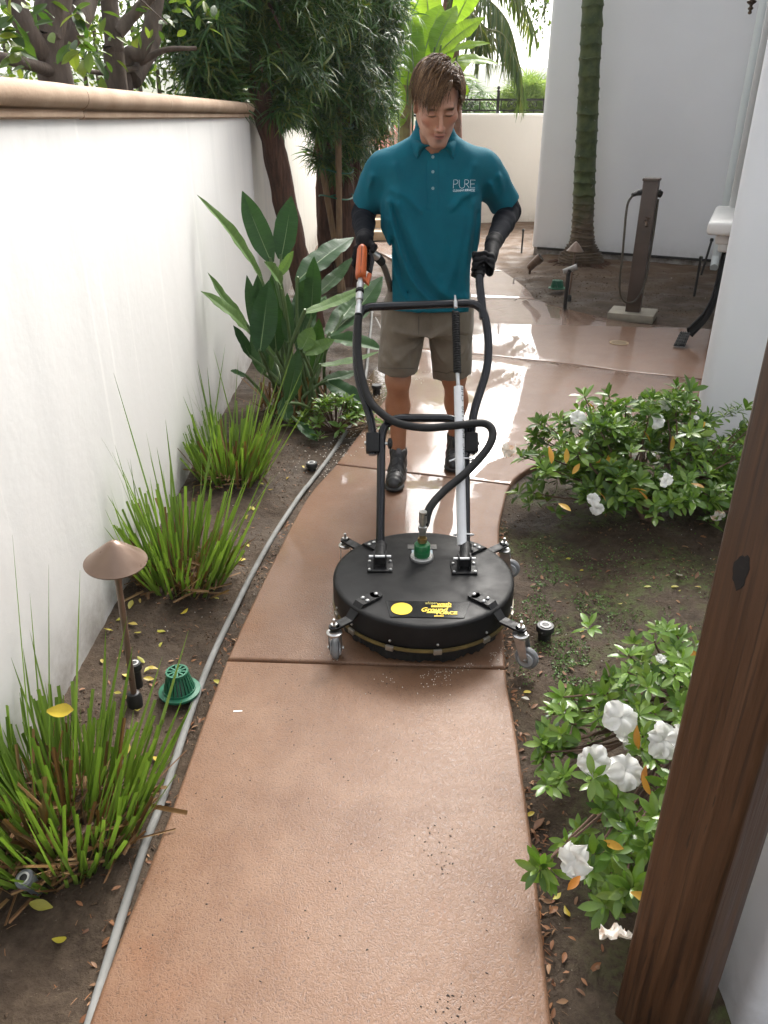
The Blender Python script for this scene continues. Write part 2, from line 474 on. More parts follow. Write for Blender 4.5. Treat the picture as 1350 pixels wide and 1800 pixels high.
# ---- coloured concrete path
def m_concrete():
    m = bpy.data.materials.new('wet_coloured_concrete'); t = NT(m); p = t.pos()
    sx = t.n('SeparateXYZ'); t.l(p, sx.inputs[0]); Y = sx.outputs['Y']
    big = t.noise(p, 1.7, 5, 0.62, 0.3); mid = t.noise(p, 6.5, 6, 0.68); vr = t.n('Mapping'); t.l(p, vr.inputs['Vector']); vr.inputs['Rotation'].default_value = (0.4, 0.7, 0.65)
    wj = t.n('VectorMath', operation='ADD'); t.l(vr.outputs[0], wj.inputs[0])
    wn_ = t.n('TexNoise'); t.l(vr.outputs[0], wn_.inputs['Vector']); wn_.inputs['Scale'].default_value = 60; ws = t.n('VectorMath', operation='SCALE'); t.l(wn_.outputs['Color'], ws.inputs[0]); ws.inputs['Scale'].default_value = 0.02; t.l(ws.outputs[0], wj.inputs[1])
    def voro(sc):
        v_ = t.n('TexVoronoi'); t.l(wj.outputs[0], v_.inputs['Vector']); v_.inputs['Scale'].default_value = sc; return v_.outputs['Distance']
    fine = t.math('ADD', t.math('MULTIPLY', voro(190), 0.55), t.math('MULTIPLY', t.noise(wj.outputs[0], 90, 5, 0.7), 0.5)); grit = t.noise(wj.outputs[0], 330, 3, 0.7)
    c = t.mix(t.ramp(big, [(0.30, 0.0), (0.70, 1.0)]), (0.155, 0.077, 0.040), (0.215, 0.118, 0.068))
    c = t.mix(t.ramp(mid, [(0.40, 0.0), (0.72, 0.55)]), c, (0.250, 0.155, 0.100))
    c = t.mix(t.ramp(t.noise(p, 2.6, 3, 0.5), [(0.60, 0.0), (0.74, 0.55)]), c, (0.215, 0.082, 0.030))
    c = t.mix(t.ramp(fine, [(0.30, 0.70), (0.47, 0.0)]), c, (0.060, 0.030, 0.018))
    c = t.mix(t.ramp(grit, [(0.66, 0.0), (0.74, 0.45)]), c, (0.36, 0.25, 0.18))
    # water film: thick behind the machine, a damp sheen in front of it
    wob = t.math('ADD', Y, t.math('MULTIPLY', t.math('SUBTRACT', t.noise(p, 2.3, 4), 0.5), 1.4))
    film = t.maprange(wob, 2.0, 2.6)
    c = t.mix(film, c, t.mix(1.0, c, (0.80, 0.72, 0.66), 'MULTIPLY'))
    c = t.mix(t.math('MULTIPLY', t.math('SUBTRACT', 1.0, film), t.ramp(big, [(0.40, 0.30), (0.60, 0.0)])), c, t.mix(1.0, c, (0.66, 0.60, 0.56), 'MULTIPLY'))
    pat = t.ramp(t.noise(p, 2.4, 6, 0.62), [(0.36, 0.0), (0.44, 1.0)])
    crough = t.math('ADD', t.math('MULTIPLY', t.math('SUBTRACT', 1.0, t.math('MULTIPLY', film, t.math('ADD', t.math('MULTIPLY', pat, 0.35), 0.65))), 0.24), 0.018)
    coat = t.maprange(film, 0.0, 1.0, 0.24, 1.0, False)
    hb = t.math('ADD', t.math('MULTIPLY', fine, 0.8), t.math('MULTIPLY', grit, 0.5))
    base_n = t.bump(hb, 0.50, 0.0028)
    rip = t.noise(p, 16, 2, 0.4)
    film_h = t.math('ADD', t.math('MULTIPLY', hb, t.math('MULTIPLY', t.math('SUBTRACT', 1.0, t.math('MULTIPLY', film, t.math('ADD', t.math('MULTIPLY', pat, 0.35), 0.63))), 0.9)), t.math('MULTIPLY', rip, 0.10))
    film_n = t.bump(film_h, 0.5, 0.0026)
    t.out(t.bsdf(color=c, rough=t.maprange(fine, 0.3, 0.7, 0.40, 0.62), spec=0.35, normal=base_n, coat=coat, coat_rough=crough, coat_ior=1.38, coat_normal=film_n)); return m
M_CONC = m_concrete()

def seg(E, y0, y1):
    xs0 = float(edge_x(E, y0)); xs1 = float(edge_x(E, y1))
    return [(xs0, y0)] + [p for p in E if y0 + 1e-3 < p[1] < y1 - 1e-3] + [(xs1, y1)]
def smooth_edge(E, n=4):
    return [(p.x, p.y) for p in bez([(a, b, 0) for a, b in E], n)]
LE = smooth_edge(L_EDGE); RE = smooth_edge(R_EDGE)
house_side = lambda y: 1.61 + (y - 3.75) * 0.434
FAR = smooth_edge([(2.84, 6.52), (2.5, 6.62), (2.147, 6.80), (1.912, 7.087), (1.66, 7.5), (1.52, 7.80)])
FAR2 = smooth_edge([(1.515, 7.82), (1.53, 8.3), (1.492, 8.963), (1.43, 9.5)]); FAR3 = smooth_edge([(1.43, 9.52), (1.343, 10.118), (1.1, 11.0), (.75, 11.8), (.5, 12.3)])
slabs = [
    seg(LE, .2, 1.981) + seg(RE, .2, 1.937)[::-1],
    seg(LE, 1.989, 3.585) + [(.15, 3.47)] + seg(RE, 1.945, 3.334)[::-1],
    seg(LE, 3.593, 5.90) + [(.996, 5.59), (1.386, 5.436), (1.70, 5.25), (house_side(5.05) + .02, 5.05)] + [(house_side(4.66) + .02, 4.66)] + seg(RE, 3.342, 4.64)[::-1] + [(.15, 3.478)],
    seg(LE, 5.908, 7.95) + FAR[::-1] + [(house_side(6.5) + .03, 6.5), (house_side(5.06) + .03, 5.058), (1.705, 5.258), (1.389, 5.444), (.998, 5.598)],
    seg(LE, 7.958, 9.60) + FAR2[::-1],
    seg(LE, 9.608, 12.1) + FAR3[::-1],
]
path = thing('path', None, None, (0, 0, 0)); path['kind'] = 'structure'
for i, poly in enumerate(slabs):
    mb = MB(); mb.prism(poly, -0.11, 0.0)
    me = bpy.data.meshes.new('slab'); me.from_pydata(mb.v, [], mb.f)
    bm = bmesh.new(); bm.from_mesh(me); bmesh.ops.recalc_face_normals(bm, faces=bm.faces)
    top = [e for e in bm.edges if all(abs(v.co.z) < 1e-4 for v in e.verts)]
    bmesh.ops.bevel(bm, geom=top, offset=0.011, segments=3, affect='EDGES', profile=0.5, clamp_overlap=True)
    bm.to_mesh(me); bm.free(); me.shade_smooth(); me.set_sharp_from_angle(angle=R(40)); me.materials.append(M_CONC)
    o = bpy.data.objects.new('slab', me); COL.objects.link(o); o.parent = path

# ---- standing water beside the path
def m_water():
    m = bpy.data.materials.new('muddy_water'); t = NT(m); p = t.pos()
    n = t.bump(t.noise(p, 34, 3, 0.5), 0.25, 0.004)
    t.out(t.bsdf(color=(0.10, 0.070, 0.045), rough=0.03, spec=0.5, normal=n)); return m
mb = MB(); pl = [(-.52, 3.95), (-.28, 3.86), (-.15, 4.1), (0.0, 4.7), (.14, 5.5), (.27, 6.1), (.33, 6.5), (.1, 6.9), (-.3, 6.7), (-.5, 5.7), (-.58, 4.7)]
mb.prism(smooth_edge(pl + [pl[0]], 4)[:-1], -0.060, -0.0345)
mk('puddle', mb, m_water(), kind='structure', smooth=20)

# ---- stucco
def m_stucco(name, col, streak=0.0, dirt=0.0, damp=0.0):
    m = bpy.data.materials.new(name); t = NT(m); p = t.pos()
    sx = t.n('SeparateXYZ'); t.l(p, sx.inputs[0])
    big = t.noise(p, 0.9, 4, 0.55)
    c = t.mix(t.ramp(big, [(0.3, 0.0), (0.7, 1.0)]), col, tuple(x * 0.93 for x in col))
    if streak:
        st = t.noise(t.scaled(p, (7, 7, 0.25)), 1.0, 5, 0.6)
        top = t.maprange(sx.outputs['Z'], 0.2, 1.5, 0.35, 1.0)
        c = t.mix(t.math('MULTIPLY', t.math('MULTIPLY', t.ramp(st, [(0.48, 0.0), (0.75, 1.0)]), top), streak), c, (0.42, 0.43, 0.43))
        st2 = t.noise(t.scaled(p, (16, 16, 0.18)), 1.0, 3, 0.5)
        c = t.mix(t.math('MULTIPLY', t.ramp(st2, [(0.66, 0.0), (0.72, 1.0)]), streak * 0.9), c, (0.84, 0.83, 0.80))
    if dirt:
        low = t.math('MULTIPLY', t.maprange(sx.outputs['Z'], 0.30, 0.0), t.ramp(t.noise(p, 7, 5, 0.7), [(0.35, 0.1), (0.65, 1.0)]))
        c = t.mix(t.math('MULTIPLY', low, dirt), c, (0.16, 0.12, 0.085))
        sp = t.ramp(t.noise(p, 55, 3, 0.6), [(0.74, 0.0), (0.77, 1.0)])
        c = t.mix(t.math('MULTIPLY', sp, t.maprange(sx.outputs['Z'], 0.9, 0.0, 0.0, dirt)), c, (0.40, 0.34, 0.28))
    n = t.bump(t.noise(p, 15, 5, 0.55), 0.22, 0.008); n = t.bump(t.noise(p, 240, 3, 0.6), 0.10, 0.001, n)
    t.out(t.bsdf(color=c, rough=0.72, spec=0.35, normal=n)); return m
M_WALL_L = m_stucco('garden_wall_stucco', (0.66, 0.655, 0.64), streak=0.30, dirt=0.6)
M_WALL_L2 = m_stucco('stained_wall_stucco', (0.66, 0.64, 0.58), streak=0.75, dirt=0.6)
M_WALL_F = m_stucco('far_wall_stucco', (0.76, 0.72, 0.64), dirt=0.3)
M_HOUSE = m_stucco('house_stucco', (0.76, 0.76, 0.775), dirt=0.35)
M_COPE = simple('coping_cast_stone', (0.30, 0.200, 0.128), 0.8, col2=(0.40, 0.285, 0.195), nscale=5, bump=0.5, bscale=70, bdist=0.003, world=True)
M_DARK = simple('dark_metal', (0.02, 0.018, 0.017), 0.5)

# garden wall on the left
gw = thing('garden_wall', 'long white stucco garden wall with tan bullnose coping along the left bed', 'wall', (-1.06, 3, 0))
def wall_box(x, w, y0, y1):
    mb = MB(); mb.box((x, (y0 + y1) / 2, .5), (w, y1 - y0, 1.4)); mb.v = [(a, b, (cope_z(b) + .012) if c > .6 else c) for a, b, c in mb.v]; return mb
cope_z = lambda y: 1.546 + (y - 1.8) * .0125
mb = wall_box(-1.06, .20, -1.0, 6.1); mk('wall_body', mb, M_WALL_L, gw, bevel=0.012, bseg=3)
mb = wall_box(-1.11, .22, 6.11, 14.09); mk('wall_body', mb, M_WALL_L2, gw, bevel=0.012, bseg=3)
def coping_prof(w):
    h = [(w / 2 + .010, 0.0), (w / 2 + .018, .006), (w / 2 + .018, .022), (w / 2 + .024, .025)]
    n = 9
    for k in range(n + 1):
        a = -math.pi / 2 + math.pi * 0.80 * k / n
        h.append((w / 2 + .006 + .036 * math.cos(a), .061 + .036 * math.sin(a)))
    h.append((w / 4, .100))
    return h + [(-a, b) for a, b in h[::-1]]
def coping_run(x, w, y0, y1, joints):
    cuts = [y0] + [j for j in joints if y0 < j < y1] + [y1]
    for i in range(len(cuts) - 1):
        a, b = cuts[i] + .002, cuts[i + 1] - .002
        mb = MB(); dz = random.uniform(-.002, .002)
        mb.extrude_profile(coping_prof(w + random.uniform(-.003, .003)), [(x, a, cope_z(a) + dz), (x, b, cope_z(b) + dz)])
        mk('coping_stone', mb, M_COPE, gw, smooth=50)
coping_run(-1.06, .20, -.98, 6.12, [.62, 1.66, 2.70, 3.74, 4.78, 5.82])
coping_run(-1.11, .22, 6.13, 14.08, [7.1, 8.15, 9.2, 10.2, 11.2, 12.2, 13.2])

# far wall, gate pillar and railing
mb = MB(); mb.box((2.6, 15.1, .84), (3.4, .26, 1.86))
fw = thing('boundary_wall', 'cream stucco boundary wall behind the man, black railing on top', 'wall', (2.6, 15.1, 0))
mk('wall_body', mb, M_WALL_F, fw, bevel=0.06, bseg=4)
gpz = thing('gate_pillar', 'narrow white stucco pillar at the end of the garden behind the trunks', 'pillar', (-.34, 13.4, 0))
mb = MB(); mb.box((-.34, 13.4, .9), (.16, .30, 1.9)); mk('shaft', mb, M_WALL_F, gpz, bevel=0.02)
mb = MB(); mb.box((-.34, 13.4, 1.88), (.22, .36, .07)); mk('cap', mb, M_WALL_F, gpz, bevel=0.02)
M_IRON = simple('black_iron', (0.018, 0.016, 0.015), 0.45, metal=0.3)
rl = thing('iron_railing', 'low black wrought iron railing with scrolls on the cream wall', 'railing', (2.2, 15.1, 1.77))
for z, r_ in ((1.98, .017), (1.815, .012)):
    mb = MB(); mb.box((2.2, 15.1, z), (2.6, .03, r_ * 2)); mk('rail', mb, M_IRON, rl)
for i in range(3):
    x = 1.0 + i * .99
    mb = MB(); mb.box((x, 15.1, 1.92), (.045, .045, .34)); mb.lathe([(.02, 0), (.035, .02), (.035, .03), (.015, .045), (.025, .06), (.03, .075), (.02, .095), (.002, .105)], (x, 15.1, 2.09), n=10)
    mk('post', mb, M_IRON, rl)
for i in range(13):
    cx = 1.12 + i * .185
    if min(abs(cx - (1.0 + j * .99)) for j in range(3)) < .05: continue
    if i % 2 == 0:
        mb = MB()
        for s_ in (-1, 1):
            pts = [(cx + s_ * (.045 - (.04 - .0022 * k) * math.cos(k * .42)), 15.1, 1.90 + (.06 - .003 * k) * math.sin(k * .42)) for k in range(17)]
            mb.tube(pts, .007, 5)
        mk('scroll', mb, M_IRON, rl)
    else:
        mb = MB(); mb.box((cx, 15.1, 1.895), (.016, .016, .16)); mk('picket', mb, M_IRON, rl)
for i in range(10):
    mb = MB(); mb.box((1.06 + i * .26, 15.1, 1.785), (.014, .014, .07)); mk('foot', mb, M_IRON, rl)

pf = thing('picket_fence', 'tall black iron picket fence beside the pillar behind the trunks', 'fence', (.2, 14.2, 0))
for z in (.25, 1.72):
    mb = MB(); mb.box((.33, 14.2, z), (1.3, .03, .03)); mk('rail', mb, M_IRON, pf)
for i in range(12):
    mb = MB(); mb.box((-.27 + i * .105, 14.2, .93), (.016, .016, 1.9)); mk('picket', mb, M_IRON, pf)

# stone steps behind the man
M_STEP = simple('sandstone_step', (0.42, 0.30, 0.19), 0.7, col2=(0.55, 0.42, 0.28), nscale=6, bump=0.4, bscale=50, world=True)
stp = thing('garden_steps', 'flight of tan stone steps at the end of the path', 'steps', (-.1, 12.4, 0))
for i in range(4):
    mb = MB(); mb.box((-.12, 12.5 + i * .36, .06 + i * .135), (.95, .40, .13)); mk('step', mb, M_STEP, stp, bevel=0.015)

# ---- house: L-shaped white building on the right
A = Vector((2.01, 10.97)); B = Vector((4.2, 9.72)); Cc = Vector((1.61, 3.75)); dv = Vector((.865, -.504))
hs = thing('house', 'white stucco house with rounded corners behind the palm trunk on the right', 'house', (4, 8, 0))
def rounded(poly, r, which):
    out = []
    n = len(poly)
    for i, p in enumerate(poly):
        p = Vector(p)
        if i not in which: out.append((p.x, p.y)); continue
        a = (Vector(poly[i - 1]) - p).normalized(); b = (Vector(poly[(i + 1) % n]) - p).normalized()
        for k in range(9):
            t = k / 8; q = (p + a * r) * (1 - t) ** 2 + p * 2 * t * (1 - t) + (p + b * r) * t * t; out.append((q.x, q.y))
    return out
D_ = Cc + dv * 3.6
foot = [tuple(A), tuple(B), tuple(Cc), tuple(D_), (9, 1.0), (9, 14), (3.5, 13.4)]
def inset(poly, d):
    n = len(poly); out = []
    for i in range(n):
        p = Vector(poly[i]); a = (p - Vector(poly[i - 1])).normalized(); b = (Vector(poly[(i + 1) % n]) - p).normalized()
        na, nb = Vector((-a.y, a.x)), Vector((-b.y, b.x)); nn = (na + nb)
        out.append(tuple(p + nn * (d / max(0.3, (1 + na.dot(nb))))))
    return out
area = sum(foot[i][0] * foot[(i + 1) % 7][1] - foot[(i + 1) % 7][0] * foot[i][1] for i in range(7))
mb = MB(); mb.prism(rounded(foot, .09, (0, 2)), .085, 5.2); mk('wall', mb, M_HOUSE, hs, smooth=30)
mb = MB(); mb.prism(rounded(inset(foot, .018 if area > 0 else -.018), .08, (0, 2)), -.15, .087)
M_FOUND = simple('foundation', (0.42, 0.40, 0.38), 0.8, col2=(0.16, 0.13, 0.11), nscale=9, bump=0.4, world=True)
mk('foundation', mb, M_FOUND, hs, smooth=30)
mb = MB()
a3, b3 = Vector((A.x, A.y, 0)) , Vector((B.x, B.y, 0)); nrm = Vector((dv.y, -dv.x, 0)).normalized()
if nrm.y > 0: nrm = -nrm
mid = (a3 + b3) / 2 + nrm * .006; ang = math.atan2(b3.y - a3.y, b3.x - a3.x)
mb.box((mid.x, mid.y, .075), ((b3 - a3).length - .2, .02, .030), Matrix.Rotation(ang, 3, 'Z'))
mk('weep_screed', mb, M_DARK, hs)
M_TRIM = simple('painted_trim', (0.74, 0.73, 0.70), 0.4, col2=(0.69, 0.68, 0.65), nscale=4)
# downspout in the corner
dsp = Vector((4.03, 9.66, 0))
mb = MB(); mb.tube([dsp + Vector((0, 0, .12)), dsp + Vector((0, 0, 5.0))], .045, 14); mb.tube([dsp + Vector((0, 0, .14)), dsp + Vector((-.02, -.05, .06)), dsp + Vector((-.05, -.12, .03))], .047, 12)
mk('downspout', mb, simple('downspout_paint', (0.66, 0.70, 0.69), 0.45), hs)
# window recess with frame, moulded sill on a bracket on the side wall
sdv = Vector((.398, .917, 0)); snr = Vector((-.917, .398, 0))
def side(t, off, z): return Vector((1.61, 3.75, 0)) + sdv * t + snr * off + Vector((0, 0, z))
rot_s = Matrix.Rotation(math.atan2(sdv.y, sdv.x), 3, 'Z')
sill = MB(); c = side(3.35, .085, .845); sill.box(c, (1.5, .19, .10), rot_s)
so = mk('window_sill', sill, M_TRIM, hs, bevel=0.030, bseg=4)
mb = MB(); c = side(2.78, .055, .76); mb.box(c, (.16, .11, .08), rot_s); c = side(2.78, .04, .70); mb.box(c, (.12, .08, .08), rot_s); mk('bracket', mb, M_TRIM, so, bevel=0.02, bseg=3)
mb = MB(); c = side(3.98, .055, .76); mb.box(c, (.16, .11, .08), rot_s); mk('bracket', mb, M_TRIM, so, bevel=0.02, bseg=3)
fr = MB(); fr.box(side(3.97, .035, 1.75), (.09, .07, 1.72), rot_s); mk('window_frame', fr, M_TRIM, hs, bevel=0.012)
fr = MB(); fr.box(side(3.35, .004, 1.75), (1.15, .012, 1.72), rot_s); mk('window_pane', fr, simple('dark_glass', (0.03, 0.035, 0.04), 0.05, spec=0.6), hs)

# wall lantern: only its finial hangs into view
lt = at(1318, 22, 6.6)
ln = thing('wall_lantern', 'bronze finial of a hanging lantern at the top right against the house', 'lantern', lt)
M_BRZ = simple('dark_bronze', (0.07, 0.045, 0.03), 0.45, metal=0.6, col2=(0.11, 0.07, 0.045), nscale=20)
mb = MB(); mb.lathe([(.003, -.012), (.012, -.008), (.014, .002), (.008, .012), (.018, .020), (.020, .028), (.010, .036), (.012, .046), (.032, .060), (.034, .068), (.014, .082), (.012, .10), (.022, .112), (.030, .13)], lt, n=14); mk('finial', mb, M_BRZ, ln)
mb = MB(); mb.lathe([(.05, .13), (.10, .16), (.11, .18)], lt, n=6); mk('base_plate', mb, M_BRZ, ln)
mb = MB(); mb.lathe([(.095, .18), (.11, .48)], lt, n=6); mk('glass', mb, simple('lantern_glass', (0.5, 0.45, 0.36), 0.15), ln, smooth=10)
mb = MB(); mb.lathe([(.13, .48), (.13, .50), (.05, .62), (.015, .66), (.015, .72)], lt, n=6); mk('roof', mb, M_BRZ, ln, smooth=10)
for k in range(6):
    a = math.pi / 3 * k; mb = MB(); mb.tube([lt + Vector((.10 * math.cos(a), .10 * math.sin(a), .18)), lt + Vector((.114 * math.cos(a), .114 * math.sin(a), .48))], .006, 5); mk('bar', mb, M_BRZ, ln)
mb = MB(); mb.tube([lt + Vector((0, 0, .70)), lt + Vector((.1, .05, .76)), lt + Vector((.95, .1, .74))], .012, 8); mk('bracket', mb, M_BRZ, ln)

# stucco pier behind the timber post
mb = MB(); mb.box((.94, 1.06, 1.4), (.54, .44, 2.9)); sp_ = thing('stucco_pier', 'grey white stucco pier partly hidden behind the timber post, bottom right', 'pier', (.94, 1.06, 0))
mk('shaft', mb, M_HOUSE, sp_, bevel=0.03, bseg=3)

# ---- timber post in the right foreground
def m_timber():
    m = bpy.data.materials.new('stained_timber'); t = NT(m); o = t.obj()
    w = t.noise(t.scaled(o, (22, 22, 1.1)), 1.4, 6, 0.62, 1.1); g = t.noise(t.scaled(o, (140, 140, 3.2)), 1.0, 4, 0.6, 0.4)
    c = t.ramp(w, [(0.25, (0.030, 0.014, 0.007)), (0.50, (0.064, 0.029, 0.013)), (0.74, (0.112, 0.054, 0.025))])
    c = t.mix(t.ramp(g, [(0.34, 0.7), (0.48, 0.0)]), c, (0.020, 0.010, 0.006))
    g2 = t.noise(t.scaled(o, (75, 75, 7)), 1.0, 3, 0.55, 0.6); c = t.mix(t.ramp(g2, [(0.30, 0.9), (0.35, 0.0)]), c, (0.012, 0.007, 0.005))
    g = t.math('ADD', t.math('MULTIPLY', g, 0.6), t.math('MULTIPLY', g2, 0.7))
    c = t.mix(t.ramp(t.noise(t.scaled(o, (30, 30, 6)), 1.3, 4, 0.7), [(0.68, 0.0), (0.76, 0.35)]), c, (0.22, 0.17, 0.14))
    n = t.bump(g, 0.55, 0.003); n = t.bump(w, 0.4, 0.004, n)
    t.out(t.bsdf(color=c, rough=t.maprange(w, 0.3, 0.7, 0.30, 0.52), spec=0.45, normal=n)); return m
M_TIM = m_timber()
pb = at(1241, 1575, 0.80); pc = Vector((pb.x + .022, pb.y, 0))           # its near arris
post = thing('timber_post', 'dark stained timber post with a knot hole in the right foreground', 'post', (pc.x + .02, pc.y + .09, 0))
pdir = math.radians(53); e1 = Vector((-math.cos(pdir), math.sin(pdir), 0)); e2 = Vector((math.sin(pdir), math.cos(pdir), 0))
PW = .128
poly = [pc, pc + e2 * PW, pc + e2 * PW + e1 * PW, pc + e1 * PW]
mb = MB()
mb.prism([(p.x, p.y) for p in poly], -.1, 2.7)
shaft = mk('shaft', mb, M_TIM, post, bevel=0.012, bseg=3)
# knot hole, left-hand face: flush black oval, the hole's shade put in its colour
kc = on_plane(1302, 1005, pc, e2)
mb = MB()
n1 = -e2; up = Vector((0, 0, 1)); tx = e1
vs, fs = [], []
for j, (rr, dep) in enumerate([(1.08, -.0010), (1.0, .0006), (.85, .0007), (.7, .0008)]):
    for k in range(20):
        a = 2 * math.pi * k / 20; w = 1 + .10 * math.sin(3 * a + 1) + .08 * math.sin(7 * a)
        vs.append(kc + n1 * dep + tx * (.0105 * rr * w * math.cos(a)) + up * (.026 * rr * w * math.sin(a)))
for j in range(3):
    for k in range(20): fs.append((j * 20 + k, j * 20 + (k + 1) % 20, (j + 1) * 20 + (k + 1) % 20, (j + 1) * 20 + k))
fs.append(tuple(60 + k for k in range(20)))
mb.add(vs, fs); mk('knot', mb, simple('knot_hole_shade', (0.006, 0.004, 0.003), 0.7, bump=0.5, bscale=120), post)

# ---- hills and the tiled house far behind
def m_hill():
    m = bpy.data.materials.new('hill_scrub'); t = NT(m); p = t.pos()
    a = t.noise(p, 0.06, 6, 0.7); b = t.noise(p, 0.35, 5, 0.7)
    c = t.mix(t.ramp(a, [(0.35, 0.0), (0.65, 1.0)]), (0.060, 0.085, 0.030), (0.17, 0.16, 0.085)); c = t.mix(t.ramp(b, [(0.35, 0.8), (0.6, 0.0)]), c, (0.03, 0.045, 0.02))
    t.out(t.bsdf(color=c, rough=0.9, spec=0.1)); return m
hx = np.linspace(-260, 330, 240); hy = np.linspace(150, 520, 110)
HX, HY = np.meshgrid(hx, hy, indexing='ij')
ridge = 3 + 9 * sm(HY, 150, 300) + 12 * sm(HY, 300, 430) * (1 + 0.5 * vnoise(HX / 90, HY / 200, 0, 2)) - 9 * sm(HX, 30, 110) * sm(HY, 200, 300)
ridge = ridge + fbm(HX / 30, HY / 30, 0, 4, 3) * 3 + np.maximum(vnoise(HX / 5, HY / 5, 0, 8), 0) * 2.6 - 12 * (1 - sm(HY, 150, 175))
V = np.stack([HX.ravel(), HY.ravel(), ridge.ravel()], 1); idx = np.arange(HX.size).reshape(HX.shape)
Q = np.stack([idx[:-1, :-1].ravel(), idx[1:, :-1].ravel(), idx[1:, 1:].ravel(), idx[:-1, 1:].ravel()], 1)
mk('hills', (V, Q), m_hill(), kind='structure', smooth=180, recalc=False)

fh = thing('tiled_house', 'distant house with a red tiled roof seen through the picket fence', 'house', (0, 34, -6))
mb = MB(); mb.box((-.3, 34, -3.2), (7, 6, 6.0)); mk('wall', mb, M_WALL_F, fh)
M_TILE = simple('clay_tile', (0.36, 0.12, 0.065), 0.75, col2=(0.48, 0.22, 0.13), nscale=3)
rf = MB(); rf.add([(-4.2, 30.6, -.35), (3.6, 30.6, -.35), (3.6, 34.2, 1.65), (-4.2, 34.2, 1.65), (-4.2, 37.6, -.35), (3.6, 37.6, -.35)], [(0, 1, 2, 3), (3, 2, 5, 4), (0, 3, 4), (1, 5, 2)])
ro = mk('roof', rf, M_TILE, fh, smooth=0)
mb = MB()
for i in range(30):
    x = -4.1 + i * .26
    mb.tube([(x, 30.5, -.33), (x, 34.2, 1.70)], .085, 6)
o = mk('tile', mb, M_TILE, ro); o['kind'] = 'stuff'
# ================================================================== SURFACE CLEANER
M_BLK = simple('black_powder_coat', (0.007, 0.007, 0.008), 0.55, spec=0.28, col2=(0.014, 0.014, 0.014), nscale=30, bump=0.12, bscale=220, bdist=0.0006, rvar=0.12)
M_DECK = simple('black_deck', (0.009, 0.009, 0.0095), 0.50, spec=0.17, col2=(0.018, 0.0175, 0.017), nscale=7, bump=0.25, bscale=420, bdist=0.0008, rvar=0.10, lo=0.4, hi=0.75)
M_TUBE = simple('black_gloss_tube', (0.007, 0.0075, 0.010), 0.24, spec=0.4)
M_RUB = simple('black_rubber', (0.012, 0.012, 0.012), 0.6, spec=0.3, bump=0.3, bscale=200)
M_ZINC = simple('zinc_steel', (0.55, 0.55, 0.54), 0.32, metal=0.9, col2=(0.42, 0.42, 0.41), nscale=40)
M_BRASS = simple('brass', (0.40, 0.27, 0.10), 0.38, metal=0.8, col2=(0.26, 0.19, 0.09), nscale=30)
M_GREEN = simple('green_swivel', (0.010, 0.150, 0.045), 0.30, col2=(0.014, 0.10, 0.035), nscale=25, coat=0.3)
M_GREY = simple('grey_wheel', (0.22, 0.23, 0.24), 0.5, col2=(0.16, 0.165, 0.17), nscale=30)
M_HUB = simple('wheel_hub', (0.36, 0.37, 0.38), 0.45)
M_PVC = simple('white_pvc', (0.74, 0.75, 0.76), 0.35, col2=(0.66, 0.67, 0.68), nscale=10)
M_TRIMB = simple('olive_trim', (0.17, 0.125, 0.040), 0.5, col2=(0.09, 0.065, 0.025), nscale=18)
M_YEL = simple('yellow_print', (0.80, 0.58, 0.0), 0.45, col2=(0.72, 0.50, 0.0), nscale=40)
M_WHT = simple('white_print', (0.80, 0.80, 0.78), 0.5)
M_INK = simple('black_print', (0.02, 0.02, 0.02), 0.6)

MC = Vector((.134, 2.23, 0)); TOP = .17; RD = .308
sc_ = thing('surface_cleaner', 'round black pressure washing floor cleaner with tall tube handle on the path', 'floor cleaner', MC)
mb = MB(); mb.lathe([(.0, TOP + .004), (.10, TOP + .004), (.292, TOP + .002), (.302, TOP - .0005), (.3065, TOP - .004), (.308, TOP - .010), (.308, TOP - .078), (.300, TOP - .080), (.30, TOP - .10)], MC, n=96, cap=False)
deck = mk('deck', mb, M_DECK, sc_, smooth=40)
mb = MB(); n = 260; vs, fs = [], []
for i, (r_, z) in enumerate([(.291, .094), (.284, .060), (.278, .012), (.268, .012)]):
    for k in range(n):
        a = 2 * math.pi * k / n; w = .0035 * vnoise(k * .9, i * 3.1, 0, 4) * (i > 0) + (.006 * vnoise(k * .13, 7, 0, 2) if i > 0 else 0)
        vs.append(MC + Vector(((r_ + w) * math.cos(a), (r_ + w) * math.sin(a), z + (.006 * vnoise(k * .7, 2, 0, 8) if i == 2 else 0))))
for i in range(3):
    for k in range(n): fs.append((i * n + k, i * n + (k + 1) % n, (i + 1) * n + (k + 1) % n, (i + 1) * n + k))
mb.add(vs, fs); mk('brush_skirt', mb, simple('brush_black', (0.010, 0.010, 0.010), 0.75, bump=0.8, bscale=60, stretch=(6, 6, 0.3)), sc_)
mb = MB()
vs, fs = [], []; n = 120
for k in range(n):
    a = 2 * math.pi * k / n
    for r_, z in ((.3055, .074), (.312, .074), (.312, .084), (.3055, .084)): vs.append(MC + Vector((r_ * math.cos(a), r_ * math.sin(a), z)))
for k in range(n):
    for j in range(4): fs.append((k * 4 + j, ((k + 1) % n) * 4 + j, ((k + 1) % n) * 4 + (j + 1) % 4, k * 4 + (j + 1) % 4))
mb.add(vs, fs); mk('trim_band', mb, M_TRIMB, sc_)
